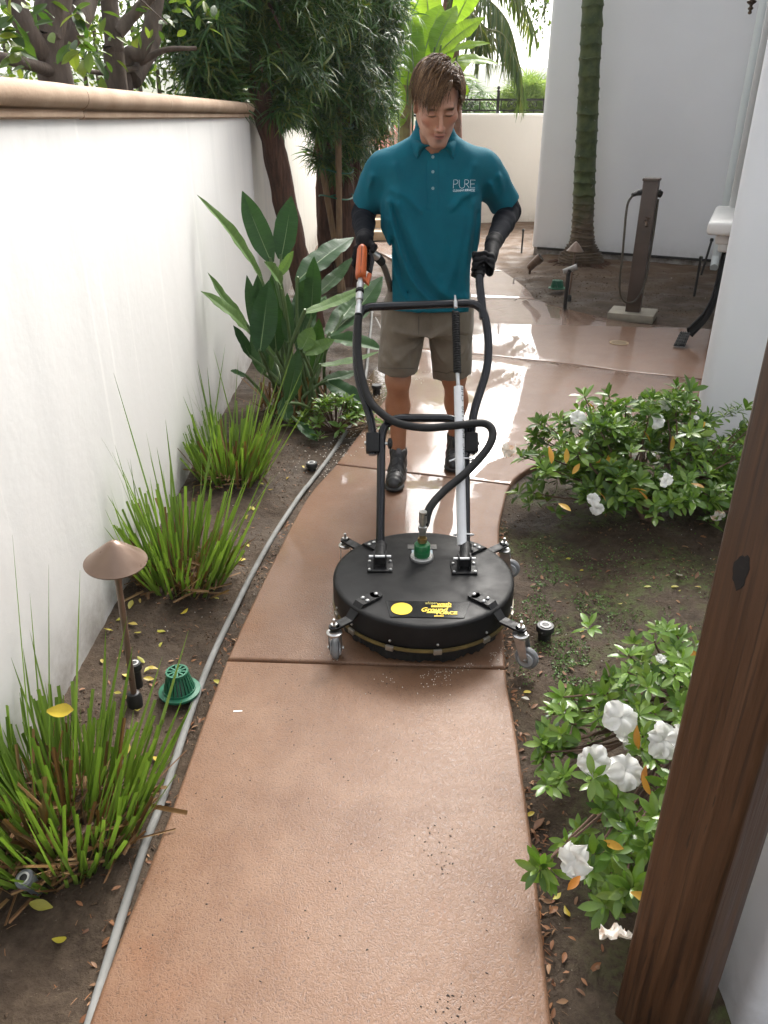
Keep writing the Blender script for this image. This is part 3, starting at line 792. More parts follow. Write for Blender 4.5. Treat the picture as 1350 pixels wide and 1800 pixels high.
for a in (-112, -84, -52, -140, -20, 200):
    a = R(a); d = Vector((math.cos(a), math.sin(a), 0)); rot = Matrix.Rotation(a, 3, 'Z')
    mb = MB(); mb.box(MC + d * .3125 + Vector((0, 0, .078)), (.010, .026, .018), rot); c_ = mk('clip', mb, simple('clip_metal', (0.30, 0.28, 0.24), 0.4, metal=0.6), sc_, bevel=0.002)
    mb = MB(); mb.lathe([(.004, 0), (.004, .004), (.002, .006)], MC + d * .308 + Vector((0, 0, .104)), d, 10); mk('screw', mb, M_ZINC, c_)

# caster arms and casters
wheel_cache = {}
def caster(ang, rad, yaw, armr0=.215, zc=.125):
    d = Vector((math.cos(ang), math.sin(ang), 0)); s = Vector((-d.y, d.x, 0))
    pts = [(armr0, .020, TOP + .009), (.285, .020, TOP + .009), (.33, .017, zc + .012), (rad + .012, .017, zc + .012)]
    mb = MB(); vs = []; fs = []
    for r_, w, z in pts:
        for sd in (-1, 1):
            for dz in (-.004, .004): vs.append(MC + d * r_ + s * (sd * w) + Vector((0, 0, z + dz)))
    for i in range(len(pts) - 1):
        a, b = i * 4, (i + 1) * 4
        fs += [(a, a + 2, b + 2, b), (a + 1, b + 1, b + 3, a + 3), (a, b, b + 1, a + 1), (a + 2, a + 3, b + 3, b + 2)]
    fs += [(0, 1, 3, 2)]; e = (len(pts) - 1) * 4; fs += [(e, e + 2, e + 3, e + 1)]
    mb.add(vs, fs); mb.lathe([(.0172, 0), (.0172, .008)], MC + d * (rad + .012) + Vector((0, 0, zc + .008)), n=16); mb.lathe([(.0202, 0), (.0202, .008)], MC + d * armr0 + Vector((0, 0, TOP + .005)), n=16)
    arm = mk('caster_arm', mb, M_BLK, sc_, smooth=40)
    for r_, sd in ((armr0, 0), (.262, -.011), (.262, .011)):
        mb = MB(); mb.lathe([(.0068, 0), (.0068, .003), (.004, .0055), (0.0005, .006)], MC + d * r_ + s * sd + Vector((0, 0, TOP + .0135)), n=10); mk('bolt', mb, M_ZINC, arm)
    c0 = MC + d * (rad + .012)
    mb = MB(); mb.lathe([(.0055, 0), (.0055, .024), (.003, .026)], c0 + Vector((0, 0, zc + .016)), n=8); mb.lathe([(.011, 0), (.011, .008)], c0 + Vector((0, 0, zc + .016)), n=6); mk('stem_bolt', mb, M_ZINC, arm)
    # swivel fork
    f = Vector((math.cos(yaw), math.sin(yaw), 0)); ax = Vector((-f.y, f.x, 0)); wc = c0 - f * .028 + Vector((0, 0, .0385))
    cast = MB(); cast.lathe([(.022, 0), (.025, .003), (.025, .009), (.018, .012), (.018, .016)], c0 + Vector((0, 0, zc - .016)), n=18)
    for sd in (-1, 1):
        q = [c0 + ax * (sd * .016) + Vector((0, 0, zc - .014)) + f * .016, c0 + ax * (sd * .016) + Vector((0, 0, zc - .014)) - f * .022, wc + ax * (sd * .019) - f * .010 + Vector((0, 0, -.008)), wc + ax * (sd * .019) + f * .012 + Vector((0, 0, -.006))]
        cast.add([p + ax * (sd * o_) for o_ in (0, .0025) for p in q], [(0, 1, 2, 3), (7, 6, 5, 4), (0, 4, 5, 1), (1, 5, 6, 2), (2, 6, 7, 3), (3, 7, 4, 0)])
    cast.tube([wc - ax * .026, wc + ax * .026], .005, 8)
    co = mk('caster_fork', cast, M_ZINC, sc_, bevel=0)
    mb = MB(); mb.lathe([(.015, -.0115), (.027, -.0115), (.034, -.010), (.0378, -.0055), (.0388, 0), (.0378, .0055), (.034, .010), (.027, .0115), (.015, .0115)], wc, ax, 32); mk('wheel', mb, M_GREY, sc_)
    for sd in (-1, 1):
        mb = MB(); mb.lathe([(.0, .0), (.010, .001), (.011, .004), (.024, .004), (.026, .0)], wc + ax * (sd * .0128), ax * sd, 20, cap=False); mk('hub', mb, M_HUB, sc_)
    return arm
caster(R(-138), .378, R(268)); caster(R(-43), .388, R(150)); caster(R(133), .40, R(95)); caster(R(40), .40, R(170))

# handle mounts
Hn = Vector((0, -.73, .52)).normalized(); H0 = Vector((0, 2.41, .20))    # the plane of the handle
def hp(px, py, off=0.0): return on_plane(px, py, H0 + Hn * off, Hn)
TR = .0155
for px, py in ((668, 1000), (816, 1004)):
    b = gp(px, py, TOP + .004); b.y += .01
    mb = MB(); mb.box(b + Vector((0, 0, .004)), (.088, .070, .006)); base = mk('mount_plate', mb, M_BLK, sc_, bevel=0.002)
    for sx in (-1, 1):
        for sy in (-1, 1):
            mb = MB(); mb.lathe([(.0055, 0), (.0055, .004), (.003, .006)], b + Vector((sx * .036, sy * .028, .007)), n=8); mk('bolt', mb, M_ZINC, base)
        mb = MB(); mb.add(*[(lambda x: ([(x, b.y - .022, b.z + .006), (x, b.y + .022, b.z + .006), (x, b.y + .016, b.z + .058), (x, b.y - .016, b.z + .058), (x + .005, b.y - .022, b.z + .006), (x + .005, b.y + .022, b.z + .006), (x + .005, b.y + .016, b.z + .058), (x + .005, b.y - .016, b.z + .058)], [(0, 1, 2, 3), (7, 6, 5, 4), (0, 4, 5, 1), (1, 5, 6, 2), (2, 6, 7, 3), (3, 7, 4, 0)]))(b.x + sx * .020 - .0025)][0])
        mk('lug', mb, M_BLK, base)
    mb = MB(); mb.tube([b + Vector((-.038, 0, .044)), b + Vector((.038, 0, .044))], .005, 8); mk('pivot_pin', mb, M_ZINC, sc_)
    q = hp(px + (3 if px < 700 else 4), 950)
    mb = MB(); mb.tube([b + Vector((0, 0, .03)), b + (q - b) * .8], .021, 14); mk('knuckle', mb, M_BLK, sc_)

# lower loop and upper frame
low = [hp(668, 985), hp(669, 900), hp(671, 735), hp(818, 735), hp(819, 900), hp(819, 985)]
mb = MB(); mb.tube(fillet(low, .085, 10), TR, 16); mk('lower_loop', mb, M_TUBE, sc_, smooth=60)
upo = -.004
upper = [hp(655, 800, upo), hp(655, 745, upo), hp(628, 665, upo), hp(626, 590, upo), hp(632, 540, upo), hp(848, 532, upo), hp(859, 590, upo), hp(858, 645, upo), hp(829, 735, upo), hp(828, 800, upo)]
up_pts = []
P = upper
mb = MB(); mb.tube(fillet(P, .07, 8), TR, 16); mk('upper_frame', mb, M_TUBE, sc_, smooth=60)
gripL = [hp(850, 560, upo), hp(845, 515, upo), hp(843, 490, upo + .005), at(846, 455, 3.045)]
mb = MB(); mb.tube(bez(gripL, 6), TR, 14); mk('grip_tube', mb, M_TUBE, sc_, smooth=60)
mb = MB(); mb.tube([gripL[2] + (gripL[3] - gripL[2]) * .15, gripL[3] + (gripL[3] - gripL[2]) * .15], TR + .004, 14); mk('grip_sleeve', mb, M_RUB, sc_, smooth=60)
for px, sx in ((655, -1), (828, 1)):
    c = hp(px, 779); rot = Matrix(((1, 0, 0), (0, Hn.y, Hn.z), (0, -Hn.z, Hn.y))).transposed()
    rot = Vector((0, 0, 1)).rotation_difference(Vector((0, .52, .73)).normalized()).to_matrix()
    mb = MB(); mb.box(c, (.048, .044, .072), rot); cl = mk('clamp_block', mb, M_BLK, sc_, bevel=0.003)
    e = c + Vector((-sx * .055, -.004, 0))
    mb = MB(); mb.tube([c + Vector((-sx * .02, 0, 0)), e], .006, 8); mk('clamp_bolt', mb, M_ZINC, cl)
    mb = MB(); mb.lathe([(.008, 0), (.020, .003), (.020, .014), (.009, .018)], e, (-sx, 0, 0), 9); mk('knob', mb, M_RUB, cl, smooth=30)
    mb = MB(); mb.lathe([(.008, 0), (.008, .006)], c + Vector((sx * .024, 0, 0)), (sx, 0, 0), 6); mk('bolt_head', mb, M_ZINC, cl)

# strut in the white pipe, with spring, rod and top bolt
def hpo(px, py): return hp(px, py, .030)
mb = MB(); mb.tube([hpo(806, 680), hpo(812, 958)], .0175, 20); pvc = mk('pvc_sleeve', mb, M_PVC, sc_, smooth=60)
mb = MB(); mb.tube([hpo(804, 650), hpo(806, 690)], .0075, 10); mk('strut_rod', mb, M_ZINC, sc_)
a, b = hpo(801, 548), hpo(804, 656)
ax_ = (b - a); Ls = ax_.length; axn = ax_.normalized(); s1 = axn.orthogonal().normalized(); s2 = axn.cross(s1)
mb = MB(); mb.tube([a, b], .0085, 10); N = 26 * 10
mb.tube([a + axn * (Ls * k / N) + (s1 * math.cos(k * .628) + s2 * math.sin(k * .628)) * .0125 for k in range(N)], .0038, 5); mk('spring', mb, M_RUB, sc_)
mb = MB(); t0 = hpo(801, 541); t1 = hpo(800, 519); mb.tube([t0, t0 + (t1 - t0) * .5, t0 + (t1 - t0) * .55, t1], [.0075, .0075, .005, .0025], 8); mk('top_bolt', mb, M_ZINC, sc_)
for py, k in ((808, 1), (940, 1)):
    c = hp(815, py, .012); d0 = (hpo(806, 680) - hpo(812, 958)).normalized(); u1 = Vector((1, 0, 0)); u2 = d0.cross(u1).normalized()
    pts = [c + u1 * (.036 * math.cos(t)) + u2 * (.026 * math.sin(t)) for t in np.linspace(0, 2 * math.pi, 25)]
    mb = MB(); mb.tube(pts, .0028, 6); 
    if py == 808: mb.tube([c + u1 * (-.03) - u2 * (.02), c + u1 * (-.055) - u2 * .03 - d0 * .012], .003, 5)
    mk('cable_tie', mb, M_PVC, sc_)

# swivel, fittings, hose
sw = gp(743, 1010, TOP); sw = Vector((.134, 2.335, TOP + .002))
mb = MB(); mb.lathe([(.041, 0), (.041, .010), (.037, .013), (.026, .013)], sw, n=32); fl = mk('flange', mb, simple('cast_flange', (0.40, 0.40, 0.38), 0.42, metal=0.5, col2=(0.32, 0.32, 0.31), nscale=30), sc_)
for k in range(4):
    a = R(45 + 90 * k); mb = MB(); mb.lathe([(.0045, 0), (.0045, .003)], sw + Vector((.033 * math.cos(a), .033 * math.sin(a), .012)), n=8); mk('bolt', mb, M_ZINC, fl)
mb = MB(); mb.lathe([(.028, .012), (.0285, .030), (.0275, .031), (.0275, .033), (.0285, .034), (.0285, .056), (.026, .060), (.012, .061), (.012, .066)], sw, n=32); mk('swivel', mb, M_GREEN, sc_)
mb = MB(); mb.lathe([(.011, .060), (.011, .068)], sw, n=12); mb.lathe([(.0165, .066), (.0165, .082)], sw, n=6); mb.lathe([(.012, .082), (.0125, .096)], sw, n=14); mk('brass_fitting', mb, M_BRASS, sc_)
mb = MB(); mb.lathe([(.0125, .096), (.0125, .112), (.0155, .113), (.0155, .128), (.011, .130), (.011, .142), (.0145, .143), (.0135, .185)], sw + Vector((0, .0, 0)), n=16); mk('hose_coupling', mb, M_ZINC, sc_)
hpts = [sw + Vector((0, 0, .18)), hp(747, 922, .10), hp(756, 892, .09), hp(782, 862, .07), hp(822, 828, .055), hp(857, 788, .05), hp(866, 760, .04), hp(850, 744, .035), hp(800, 748, .050), hp(748, 752, .052), hp(700, 744, .045), hp(668, 724, .036), hp(648, 700, .022), hp(634, 655, .012), hp(629, 615, .010), hp(629, 585, .018), hp(630, 555, .030)]
mb = MB(); mb.tube(bez(hpts, 10), .0145, 14); mk('pressure_hose', mb, M_RUB, sc_, smooth=60)
# steel wand up to the gun
w0, w1 = hp(630, 553, .030), at(634, 487, 3.01)
dw = w1 - w0; mb = MB()
prof = [(0, .0135), (.22, .0135), (.24, .010), (.36, .010), (.38, .0145), (.55, .0145), (.57, .0095), (.66, .0095), (.68, .0135), (.84, .0135), (.86, .010), (1.0, .010)]
mb.tube([w0 + dw * t for t, _ in prof], [r_ for _, r_ in prof], 14); mk('wand', mb, M_ZINC, sc_, smooth=30)
mb = MB(); mb.lathe([(.016, 0), (.016, .010)], w0 + dw * .60, dw, 14); mk('o_ring', mb, M_RUB, sc_)

# orange trigger gun
gun = thing('trigger_gun', 'orange pressure washer trigger gun in the gloved hand on the left', 'spray gun', w1)
M_ORG = simple('orange_plastic', (0.50, 0.105, 0.020), 0.42, col2=(0.40, 0.085, 0.020), nscale=30, bump=0.1)
GT = at(637, 434, 3.09)
gd = (GT - w1); gx = Vector((1, 0, 0)); gy = gd.normalized().cross(gx).normalized()
def gpt(t, a, b): return w1 + gd * t + gx * a + gy * b
mb = MB(); vs, fs = [], []
secs = [(-.06, .012, .020), (.0, .0195, .030), (.15, .021, .033), (.55, .020, .030), (.88, .019, .030), (1.0, .014, .022)]
for t, a, b in secs:
    for k in range(8):
        an = math.pi / 8 + k * math.pi / 4; vs.append(gpt(t, a * 1.08 * math.cos(an), b * 1.08 * math.sin(an)))
for i in range(len(secs) - 1):
    for k in range(8): fs.append((i * 8 + k, i * 8 + (k + 1) % 8, i * 8 + 8 + (k + 1) % 8, i * 8 + 8 + k))
fs += [tuple(range(8)), tuple(range(len(secs) * 8 - 8, len(secs) * 8))]
mb.add(vs, fs); gb = mk('gun_body', mb, M_ORG, gun, bevel=0.003)
mb = MB(); mb.tube([gpt(.0, .0, .031), gpt(.5, 0, .0335), gpt(.9, 0, .031)], .0012, 4); mb.tube([gpt(.0, .0, -.031), gpt(.5, 0, -.0335), gpt(.9, 0, -.031)], .0012, 4); mk('seam', mb, simple('seam_dark', (0.12, 0.03, 0.01), 0.6), gb)
mb = MB(); mb.tube([gpt(.3, .018, .0), gpt(.15, .036, 0), gpt(.55, .042, 0), gpt(.9, .030, 0)], [.006, .008, .008, .005], 8); mk('trigger', mb, M_BLK, gun)
mb = MB(); mb.tube([gpt(-.05, .012, 0), gpt(-.22, .026, 0), gpt(.10, .034, 0)], [.012, .010, .009], 8); mk('trigger_guard', mb, M_ORG, gun)
i0, i1, i2 = at(650, 440, 3.12), at(657, 447, 3.13), at(664, 452, 3.14)
mb = MB(); mb.tube([i0, i1, i2], [.014, .014, .016], 12); mk('inlet_fitting', mb, M_ZINC, gun)
i3 = at(672, 462, 3.16)
mb = MB(); mb.tube([i2, i2 + (i3 - i2) * .4, i3], [.018, .018, .016], 12); mk('inlet_collar', mb, M_BLK, gun)
mb = MB(); mb.tube(bez([i3, at(682, 490, 3.26), at(700, 560, 3.55), at(715, 640, 3.95), gp(705, 668, .01), gp(690, 640, .006), gp(672, 585, 0), gp(650, 540, 0)], 10), .0125, 10); mk('supply_hose', mb, simple('supply_hose_grey', (0.10, 0.085, 0.07), 0.5), gun, smooth=60)

# decals on the deck
def text_mesh(txt, size, shear=0.0, bold=0.0, extr=0.0):
    cu = bpy.data.curves.new('t', 'FONT'); cu.body = txt; cu.size = size; cu.align_x = 'LEFT'; cu.shear = shear; cu.offset = bold; cu.resolution_u = 3; cu.extrude = extr; cu.fill_mode = 'BOTH' if extr else 'FRONT'
    o = bpy.data.objects.new('t', cu); COL.objects.link(o)
    dg = bpy.context.evaluated_depsgraph_get(); me = o.evaluated_get(dg).to_mesh()
    v = [tuple(p.co) for p in me.vertices]; f = [tuple(p.vertices) for p in me.polygons]
    o.evaluated_get(dg).to_mesh_clear(); bpy.data.objects.remove(o); bpy.data.curves.remove(cu)
    return v, f
def flat_text(name, txt, x, y, z, w, h, mat, parent, shear=0.0, bold=0.0):
    v, f = text_mesh(txt, 1.0, shear, bold); A = np.array(v); lo, hi = A.min(0), A.max(0)
    A = (A - lo) / np.maximum(hi - lo, 1e-6)
    P = [(x + a[0] * w, y + a[1] * h, z) for a in A]
    return mk(name, (P, f), mat, parent, smooth=0, recalc=False)
zt = TOP + .0055
dl, dr = gp(678, 1082, zt), gp(822, 1084, zt); d2 = gp(826, 1057, zt)
mb = MB(); mb.add([gp(686, 1084, zt - .0006), gp(816, 1086, zt - .0006), gp(827, 1058, zt - .0006), gp(678, 1056, zt - .0006)], [(0, 1, 2, 3)])
plate = mk('label_plate', mb, simple('label_film', (0.014, 0.014, 0.014), 0.16), deck)
yc = gp(706, 1070, zt + .0004)
mb = MB(); mb.lathe([(.0005, 0), (.0335, 0), (.0335, .0006)], yc, n=40); ydot = mk('round_sticker', mb, M_YEL, deck, smooth=20)
for k in range(14):
    a = math.pi * (.08 + .84 * k / 13); 
    mb = MB(); p = yc + Vector((.0285 * math.cos(a), .0285 * math.sin(a), .001)); mb.box(p, (.0028, .0016, .0003), Matrix.Rotation(a + math.pi / 2, 3, 'Z')); mk('sticker_print', mb, simple('sticker_ink', (0.45, 0.30, 0.0), 0.6) if k == 0 else bpy.data.materials['sticker_ink'], ydot)
w_ = gp(790, 1070, zt).x - gp(744, 1070, zt).x
bx0 = gp(742, 1078, zt)
def deck_text(name, txt, x0, y0, x1, y1, mat, shear=0.0, bold=0.0, lift=.0006):
    """text spanning two photo corners (lower left, upper right) on the deck plane"""
    a, b = gp(x0, y0, zt), gp(x1, y1, zt); return flat_text(name, txt, a.x, a.y, zt + lift, b.x - a.x, b.y - a.y, mat, deck, shear, bold)
deck_text('brand_line', 'whisper', 748, 1064, 768, 1057.5, simple('olive_print', (0.45, 0.40, 0.06), 0.5), .2)
deck_text('brand_line', 'wash', 768, 1064, 793, 1059, M_YEL, .1, .03)
a = gp(758, 1067.5, zt); b2 = gp(793, 1064.5, zt); mb = MB(); mb.box(((a.x + b2.x) / 2, (a.y + b2.y) / 2, zt + .0004), (b2.x - a.x, b2.y - a.y, .0003)); mk('brand_rule', mb, M_YEL, deck)
deck_text('model_name', 'Ground', 741, 1075.5, 788, 1068, M_YEL, .35, .03, .0009)
a, b2 = gp(749, 1077.5, zt), gp(772, 1073, zt); mb = MB(); mb.add([(a.x, a.y, zt + .0004), (b2.x, a.y - .002, zt + .0004), (b2.x, b2.y, zt + .0004), (a.x + .01, b2.y - .004, zt + .0004)], [(0, 1, 2, 3)]); mk('flash', mb, M_YEL, deck)
deck_text('model_name', 'FORCE', 767, 1080.5, 804, 1075, M_YEL, .1, .05, .0008)
a, b2 = gp(764, 1084, zt), gp(781, 1082, zt)
for k in range(9):
    mb = MB(); mb.box((a.x + (b2.x - a.x) * k / 9, (a.y + b2.y) / 2, zt + .0005), ((b2.x - a.x) / 13, b2.y - a.y, .0003)); mk('small_print', mb, M_YEL, deck)
mb = MB(); a = gp(714, 968, zt); mb.box((gp(742, 960, zt).x, gp(742, 961, zt).y, zt), (.105, .034, .0006)); mk('instruction_plate', mb, simple('worn_plate', (0.10, 0.095, 0.085), 0.45, col2=(0.03, 0.03, 0.03), nscale=60), deck)
mb = MB(); mb.box((gp(742, 971, zt).x, gp(742, 971, zt).y, zt), (.074, .036, .0006)); mk('serial_label', mb, simple('serial_paper', (0.34, 0.42, 0.47), 0.45), deck)
for k, wd in enumerate((.004, .002, .005, .003)):
    mb = MB(); mb.box((gp(742, 971, zt).x - .022 + k * .013, gp(742, 971, zt).y, zt + .0005), (wd, .02, .0004)); mk('serial_print', mb, M_INK, deck)
# print along the pipe
v, f = text_mesh('INC  PVC 1120  CHE', 1.0); A2 = np.array(v); lo, hi = A2.min(0), A2.max(0); A2 = (A2 - lo) / np.maximum(hi - lo, 1e-6)
pa, pb2 = hpo(806, 682), hpo(812, 880); axp = (pb2 - pa); u1 = Vector((1, 0, 0)); u2 = axp.normalized().cross(u1).normalized()
if u2.y > 0: u2 = -u2
P = []
for a in A2:
    th = R(38) + (1 - a[1]) * R(-34) + R(0); q = pa + axp * (0.0 + .62 * (1 - a[0])) + (u1 * math.sin(R(62) - a[1] * R(36)) + u2 * math.cos(R(62) - a[1] * R(36))) * .0181
    P.append(tuple(q))
mk('pipe_print', (P, f), M_INK, pvc, smooth=0, recalc=False)
# ================================================================== THE MAN
def m_skin():
    m = bpy.data.materials.new('skin'); t = NT(m); o = t.obj()
    a = t.n('Attribute'); a.attribute_name = 'Col'
    c = t.mix(t.ramp(t.noise(o, 38, 4, 0.6), [(0.35, 0.0), (0.7, 0.35)]), a.outputs['Color'], t.mix(1.0, a.outputs['Color'], (0.78, 0.62, 0.55), 'MULTIPLY'))
    n = t.bump(t.noise(o, 260, 3, 0.6), 0.18, 0.001)
    b = t.n('BsdfPrincipled'); t.l(c, b.inputs['Base Color']); b.inputs['Roughness'].default_value = 0.46; t.l(n, b.inputs['Normal'])
    b.inputs['Subsurface Weight'].default_value = 0.10; b.inputs['Subsurface Radius'].default_value = (0.010, 0.004, 0.002)
    t.out(b.outputs[0]); return m
def m_cloth(name, col, col2, rough=0.85, weave=900, wr=0.35, sheen=0.15, spec=0.25):
    m = bpy.data.materials.new(name); t = NT(m); o = t.obj()
    c = t.mix(t.ramp(t.noise(o, 9, 4, 0.6), [(0.35, 0.0), (0.65, 1.0)]), col, col2)
    n = t.bump(t.noise(o, 16, 3, 0.5, 0.5), wr, 0.010); n = t.bump(t.noise(o, weave, 2, 0.5), 0.25, 0.0008, n)
    t.out(t.bsdf(color=c, rough=rough, spec=spec, sheen=sheen, normal=n)); return m
M_SKIN = m_skin()
M_TEAL = m_cloth('teal_pique', (0.0, 0.082, 0.118), (0.0, 0.100, 0.140), wr=0.3, sheen=0.0)
M_TAUPE = m_cloth('taupe_cotton', (0.128, 0.103, 0.076), (0.165, 0.136, 0.102), wr=0.5)
M_NAVY = m_cloth('black_arm_sleeve', (0.006, 0.007, 0.010), (0.010, 0.011, 0.015), 0.9, wr=0.4, sheen=0.0, spec=0.08)
M_GLOVE = simple('black_glove', (0.006, 0.006, 0.007), 0.7, spec=0.12, bump=0.5, bscale=140, bdist=0.002)
M_SHOE = simple('black_shoe', (0.010, 0.010, 0.011), 0.5, col2=(0.02, 0.02, 0.02), nscale=60, bump=0.4, bscale=160)
M_SOLE = simple('black_sole', (0.014, 0.014, 0.014), 0.6)

CX = .194
man = thing('person', 'man in teal polo shirt and taupe shorts pushing the floor cleaner', 'person', (CX, 3.42, 0))

# ---- head in its own frame (face towards -y), then tilted down
HS, HT = 1.05, R(25); HO = Vector((.197, 3.200, 1.612))
HM = Matrix.Translation(HO) @ Matrix.Rotation(R(-2), 4, 'Y') @ Matrix.Rotation(R(5), 4, 'Z') @ Matrix.Rotation(HT, 4, 'X') @ Matrix.Scale(HS, 4)
h = Field((-.11, -.15, -.20), (.11, .14, .145), .0023)
h.ell((0, .014, .034), (.0735, .094, .088))
h.ell((0, -.022, -.030), (.060, .066, .088), .03)
h.ell((0, -.070, -.106), (.021, .020, .016), .022)
for s in (-1, 1):
    h.cone((s * .054, .012, -.048), (s * .016, -.068, -.106), .015, .011, .028)
    h.ell((s * .044, -.056, -.020), (.021, .020, .017), .022)
h.cone((-.036, -.079, .021), (.036, -.079, .021), .0115, .0115, .015)
for s in (-1, 1):
    h.ell((s * .0315, -.101, .005), (.018, .0165, .0115), .010, 's')
    h.ell((s * .0315, -.0795, .001), (.0145, .0125, .0095), .004)
h.cone((0, -.087, .014), (0, -.113, -.034), .0062, .0080, .009)
h.ell((0, -.112, -.039), (.0088, .010, .0085), .006)
for s in (-1, 1): h.ell((s * .0100, -.098, -.042), (.0062, .010, .0060), .006)
h.ell((0, -.087, -.052), (.017, .012, .010), .010)
h.ell((0, -.0895, -.0655), (.0215, .0115, .0052), .005)
h.ell((0, -.0895, -.0755), (.0185, .0115, .0066), .005)
h.ell((0, -.104, -.0702), (.0225, .010, .0012), .003, 's')
h.ell((0, -.098, -.088), (.016, .010, .006), .008, 's')
for s in (-1, 1):
    h.ell((s * .0745, .016, -.006), (.009, .018, .031), .008, 'u', Euler((R(-12), 0, s * R(18))).to_matrix())
    h.ell((s * .083, .012, -.002), (.007, .009, .017), .005, 's')
h.cone((0, .022, -.07), (0, .050, -.20), .053, .058, .03)
hv, hq = h.mesh()
def blob(c, r): return np.exp(-(((hv - np.array(c)) / np.array(r)) ** 2).sum(1))
skin = np.tile(np.array([.40, .205, .130]), (len(hv), 1))
def tint(w, col, k=1.0):
    global skin
    w = np.clip(w * k, 0, 1)[:, None]; skin = skin * (1 - w) + np.array(col) * w
tint(blob((0, -.09, -.071), (.026, .03, .0085)), (.33, .095, .075), 1.1)
tint(blob((0, -.10, -.0705), (.023, .03, .0022)), (.05, .012, .010), 1.2)
for s in (-1, 1):
    tint(blob((s * .036, -.085, .019), (.021, .03, .0052)), (.055, .028, .015), 1.6)
    tint(blob((s * .0315, -.09, -.0045), (.0155, .03, .0030)), (.022, .010, .007), 1.7)
    tint(blob((s * .0315, -.09, .008), (.018, .03, .0035)), (.24, .105, .066), .7)
    tint(blob((s * .045, -.07, -.03), (.02, .03, .02)), (.44, .17, .115), .6)
    tint(blob((s * .009, -.105, -.0465), (.004, .015, .0026)), (.06, .02, .015), .9)
tint(blob((0, -.11, -.038), (.014, .02, .014)), (.45, .175, .12), .6)
st = blob((0, -.075, -.105), (.045, .06, .026)) + .6 * blob((0, -.09, -.055), (.026, .03, .006))
tint(st, (.20, .105, .070), .65)
tint(blob((0, -.09, -.090), (.012, .03, .007)), (.10, .05, .03), .8)
hw = np.array([tuple(HM @ Vector(p)) for p in hv])

# ---- joints (his right is at the left of the picture)
SH = {-1: Vector((.000, 3.36, 1.405)), 1: Vector((.390, 3.36, 1.408))}
EL = {-1: Vector((-.088, 3.47, 1.205)), 1: Vector((.532, 3.47, 1.215))}
WR = {-1: at(641, 424, 3.14), 1: at(866, 430, 3.15)}
b = Field((-.25, 3.05, -.02), (.70, 3.85, 1.56), .008)
b.ell((CX, 3.36, 1.30), (.165, .105, .19)); b.ell((CX, 3.38, 1.05), (.15, .10, .20), .05); b.ell((CX, 3.41, .87), (.155, .11, .12), .05)
b.cone((CX, 3.345, 1.40), tuple(HM @ Vector((0, .045, -.17))), .065, .058, .05)
for s in (-1, 1):
    b.cone(SH[s] + Vector((-s * .02, 0, -.03)), EL[s], .046, .043, .03); b.cone(EL[s], WR[s], .043, .029, .02)
KN = {-1: Vector((.064, 3.385, .50)), 1: Vector((.330, 3.50, .475))}
CA = {-1: Vector((.068, 3.445, .355)), 1: Vector((.352, 3.575, .335))}
AN = {-1: Vector((.070, 3.440, .11)), 1: Vector((.364, 3.645, .11))}
for s in (-1, 1):
    hip = Vector((CX + s * .09, 3.41, .86))
    b.cone(hip, KN[s] + Vector((0, .01, .02)), .085, .056, .03); b.ell(KN[s] + Vector((0, -.012, 0)), (.047, .042, .055), .03)
    b.cone(KN[s], CA[s], .050, .052, .03); b.ell(CA[s] + Vector((s * .006, .012, .01)), (.050, .052, .085), .03)
    b.cone(CA[s], AN[s], .046, .034, .03); b.cone(AN[s], AN[s] + Vector((0, -.03, -.06)), .032, .022, .01)
bv, bq = b.mesh(); bv = relax(bv, bq, 2)
bc = np.tile(np.array([.36, .165, .092]), (len(bv), 1))
V = np.concatenate([hw, bv]); Q = np.concatenate([hq, bq + len(hw)]); COLR = np.concatenate([skin, bc])
body = mk('body', (V, Q), M_SKIN, man, smooth=180, recalc=False)
ca = body.data.color_attributes.new('Col', 'FLOAT_COLOR', 'POINT'); ca.data.foreach_set('color', np.concatenate([COLR, np.ones((len(V), 1))], 1).ravel())

# ---- polo shirt
sh = Field((-.25, 3.10, .80), (.70, 3.62, 1.56), .0062)
X, Y, Z = sh.grid()
zt_ = np.array([.80, .90, 1.00, 1.12, 1.26, 1.34, 1.40, 1.435, 1.47, 1.50, 1.54])
aa = np.interp(Z, zt_, [.214, .213, .211, .207, .206, .206, .200, .178, .128, .092, .074]); bb = np.interp(Z, zt_, [.145, .142, .138, .134, .130, .118, .108, .098, .085, .076, .070])
cy = np.interp(Z, zt_, [3.375, 3.375, 3.375, 3.372, 3.368, 3.362, 3.357, 3.352, 3.345, 3.335, 3.325])
cx = CX + 0 * Z
e = 2.5
rr = (np.abs((X - cx) / aa) ** e + np.abs((Y - cy) / bb) ** e) ** (1 / e)
d = ((rr - 1) * np.minimum(aa, bb)).astype(np.float32)
sh.f = d
for s in (-1, 1):
    sh.cone(Vector((CX + s * .10, 3.35, 1.405)), SH[s] + Vector((0, 0, -.012)), .075, .058, .05); sh.cone(SH[s] + Vector((0, 0, -.012)), SH[s] + (EL[s] - SH[s]) * .35, .058, .062, .030)
    sh.cone(SH[s] + (EL[s] - SH[s]) * .20, EL[s] + (EL[s] - SH[s]) * .02, .062, .067, .030)
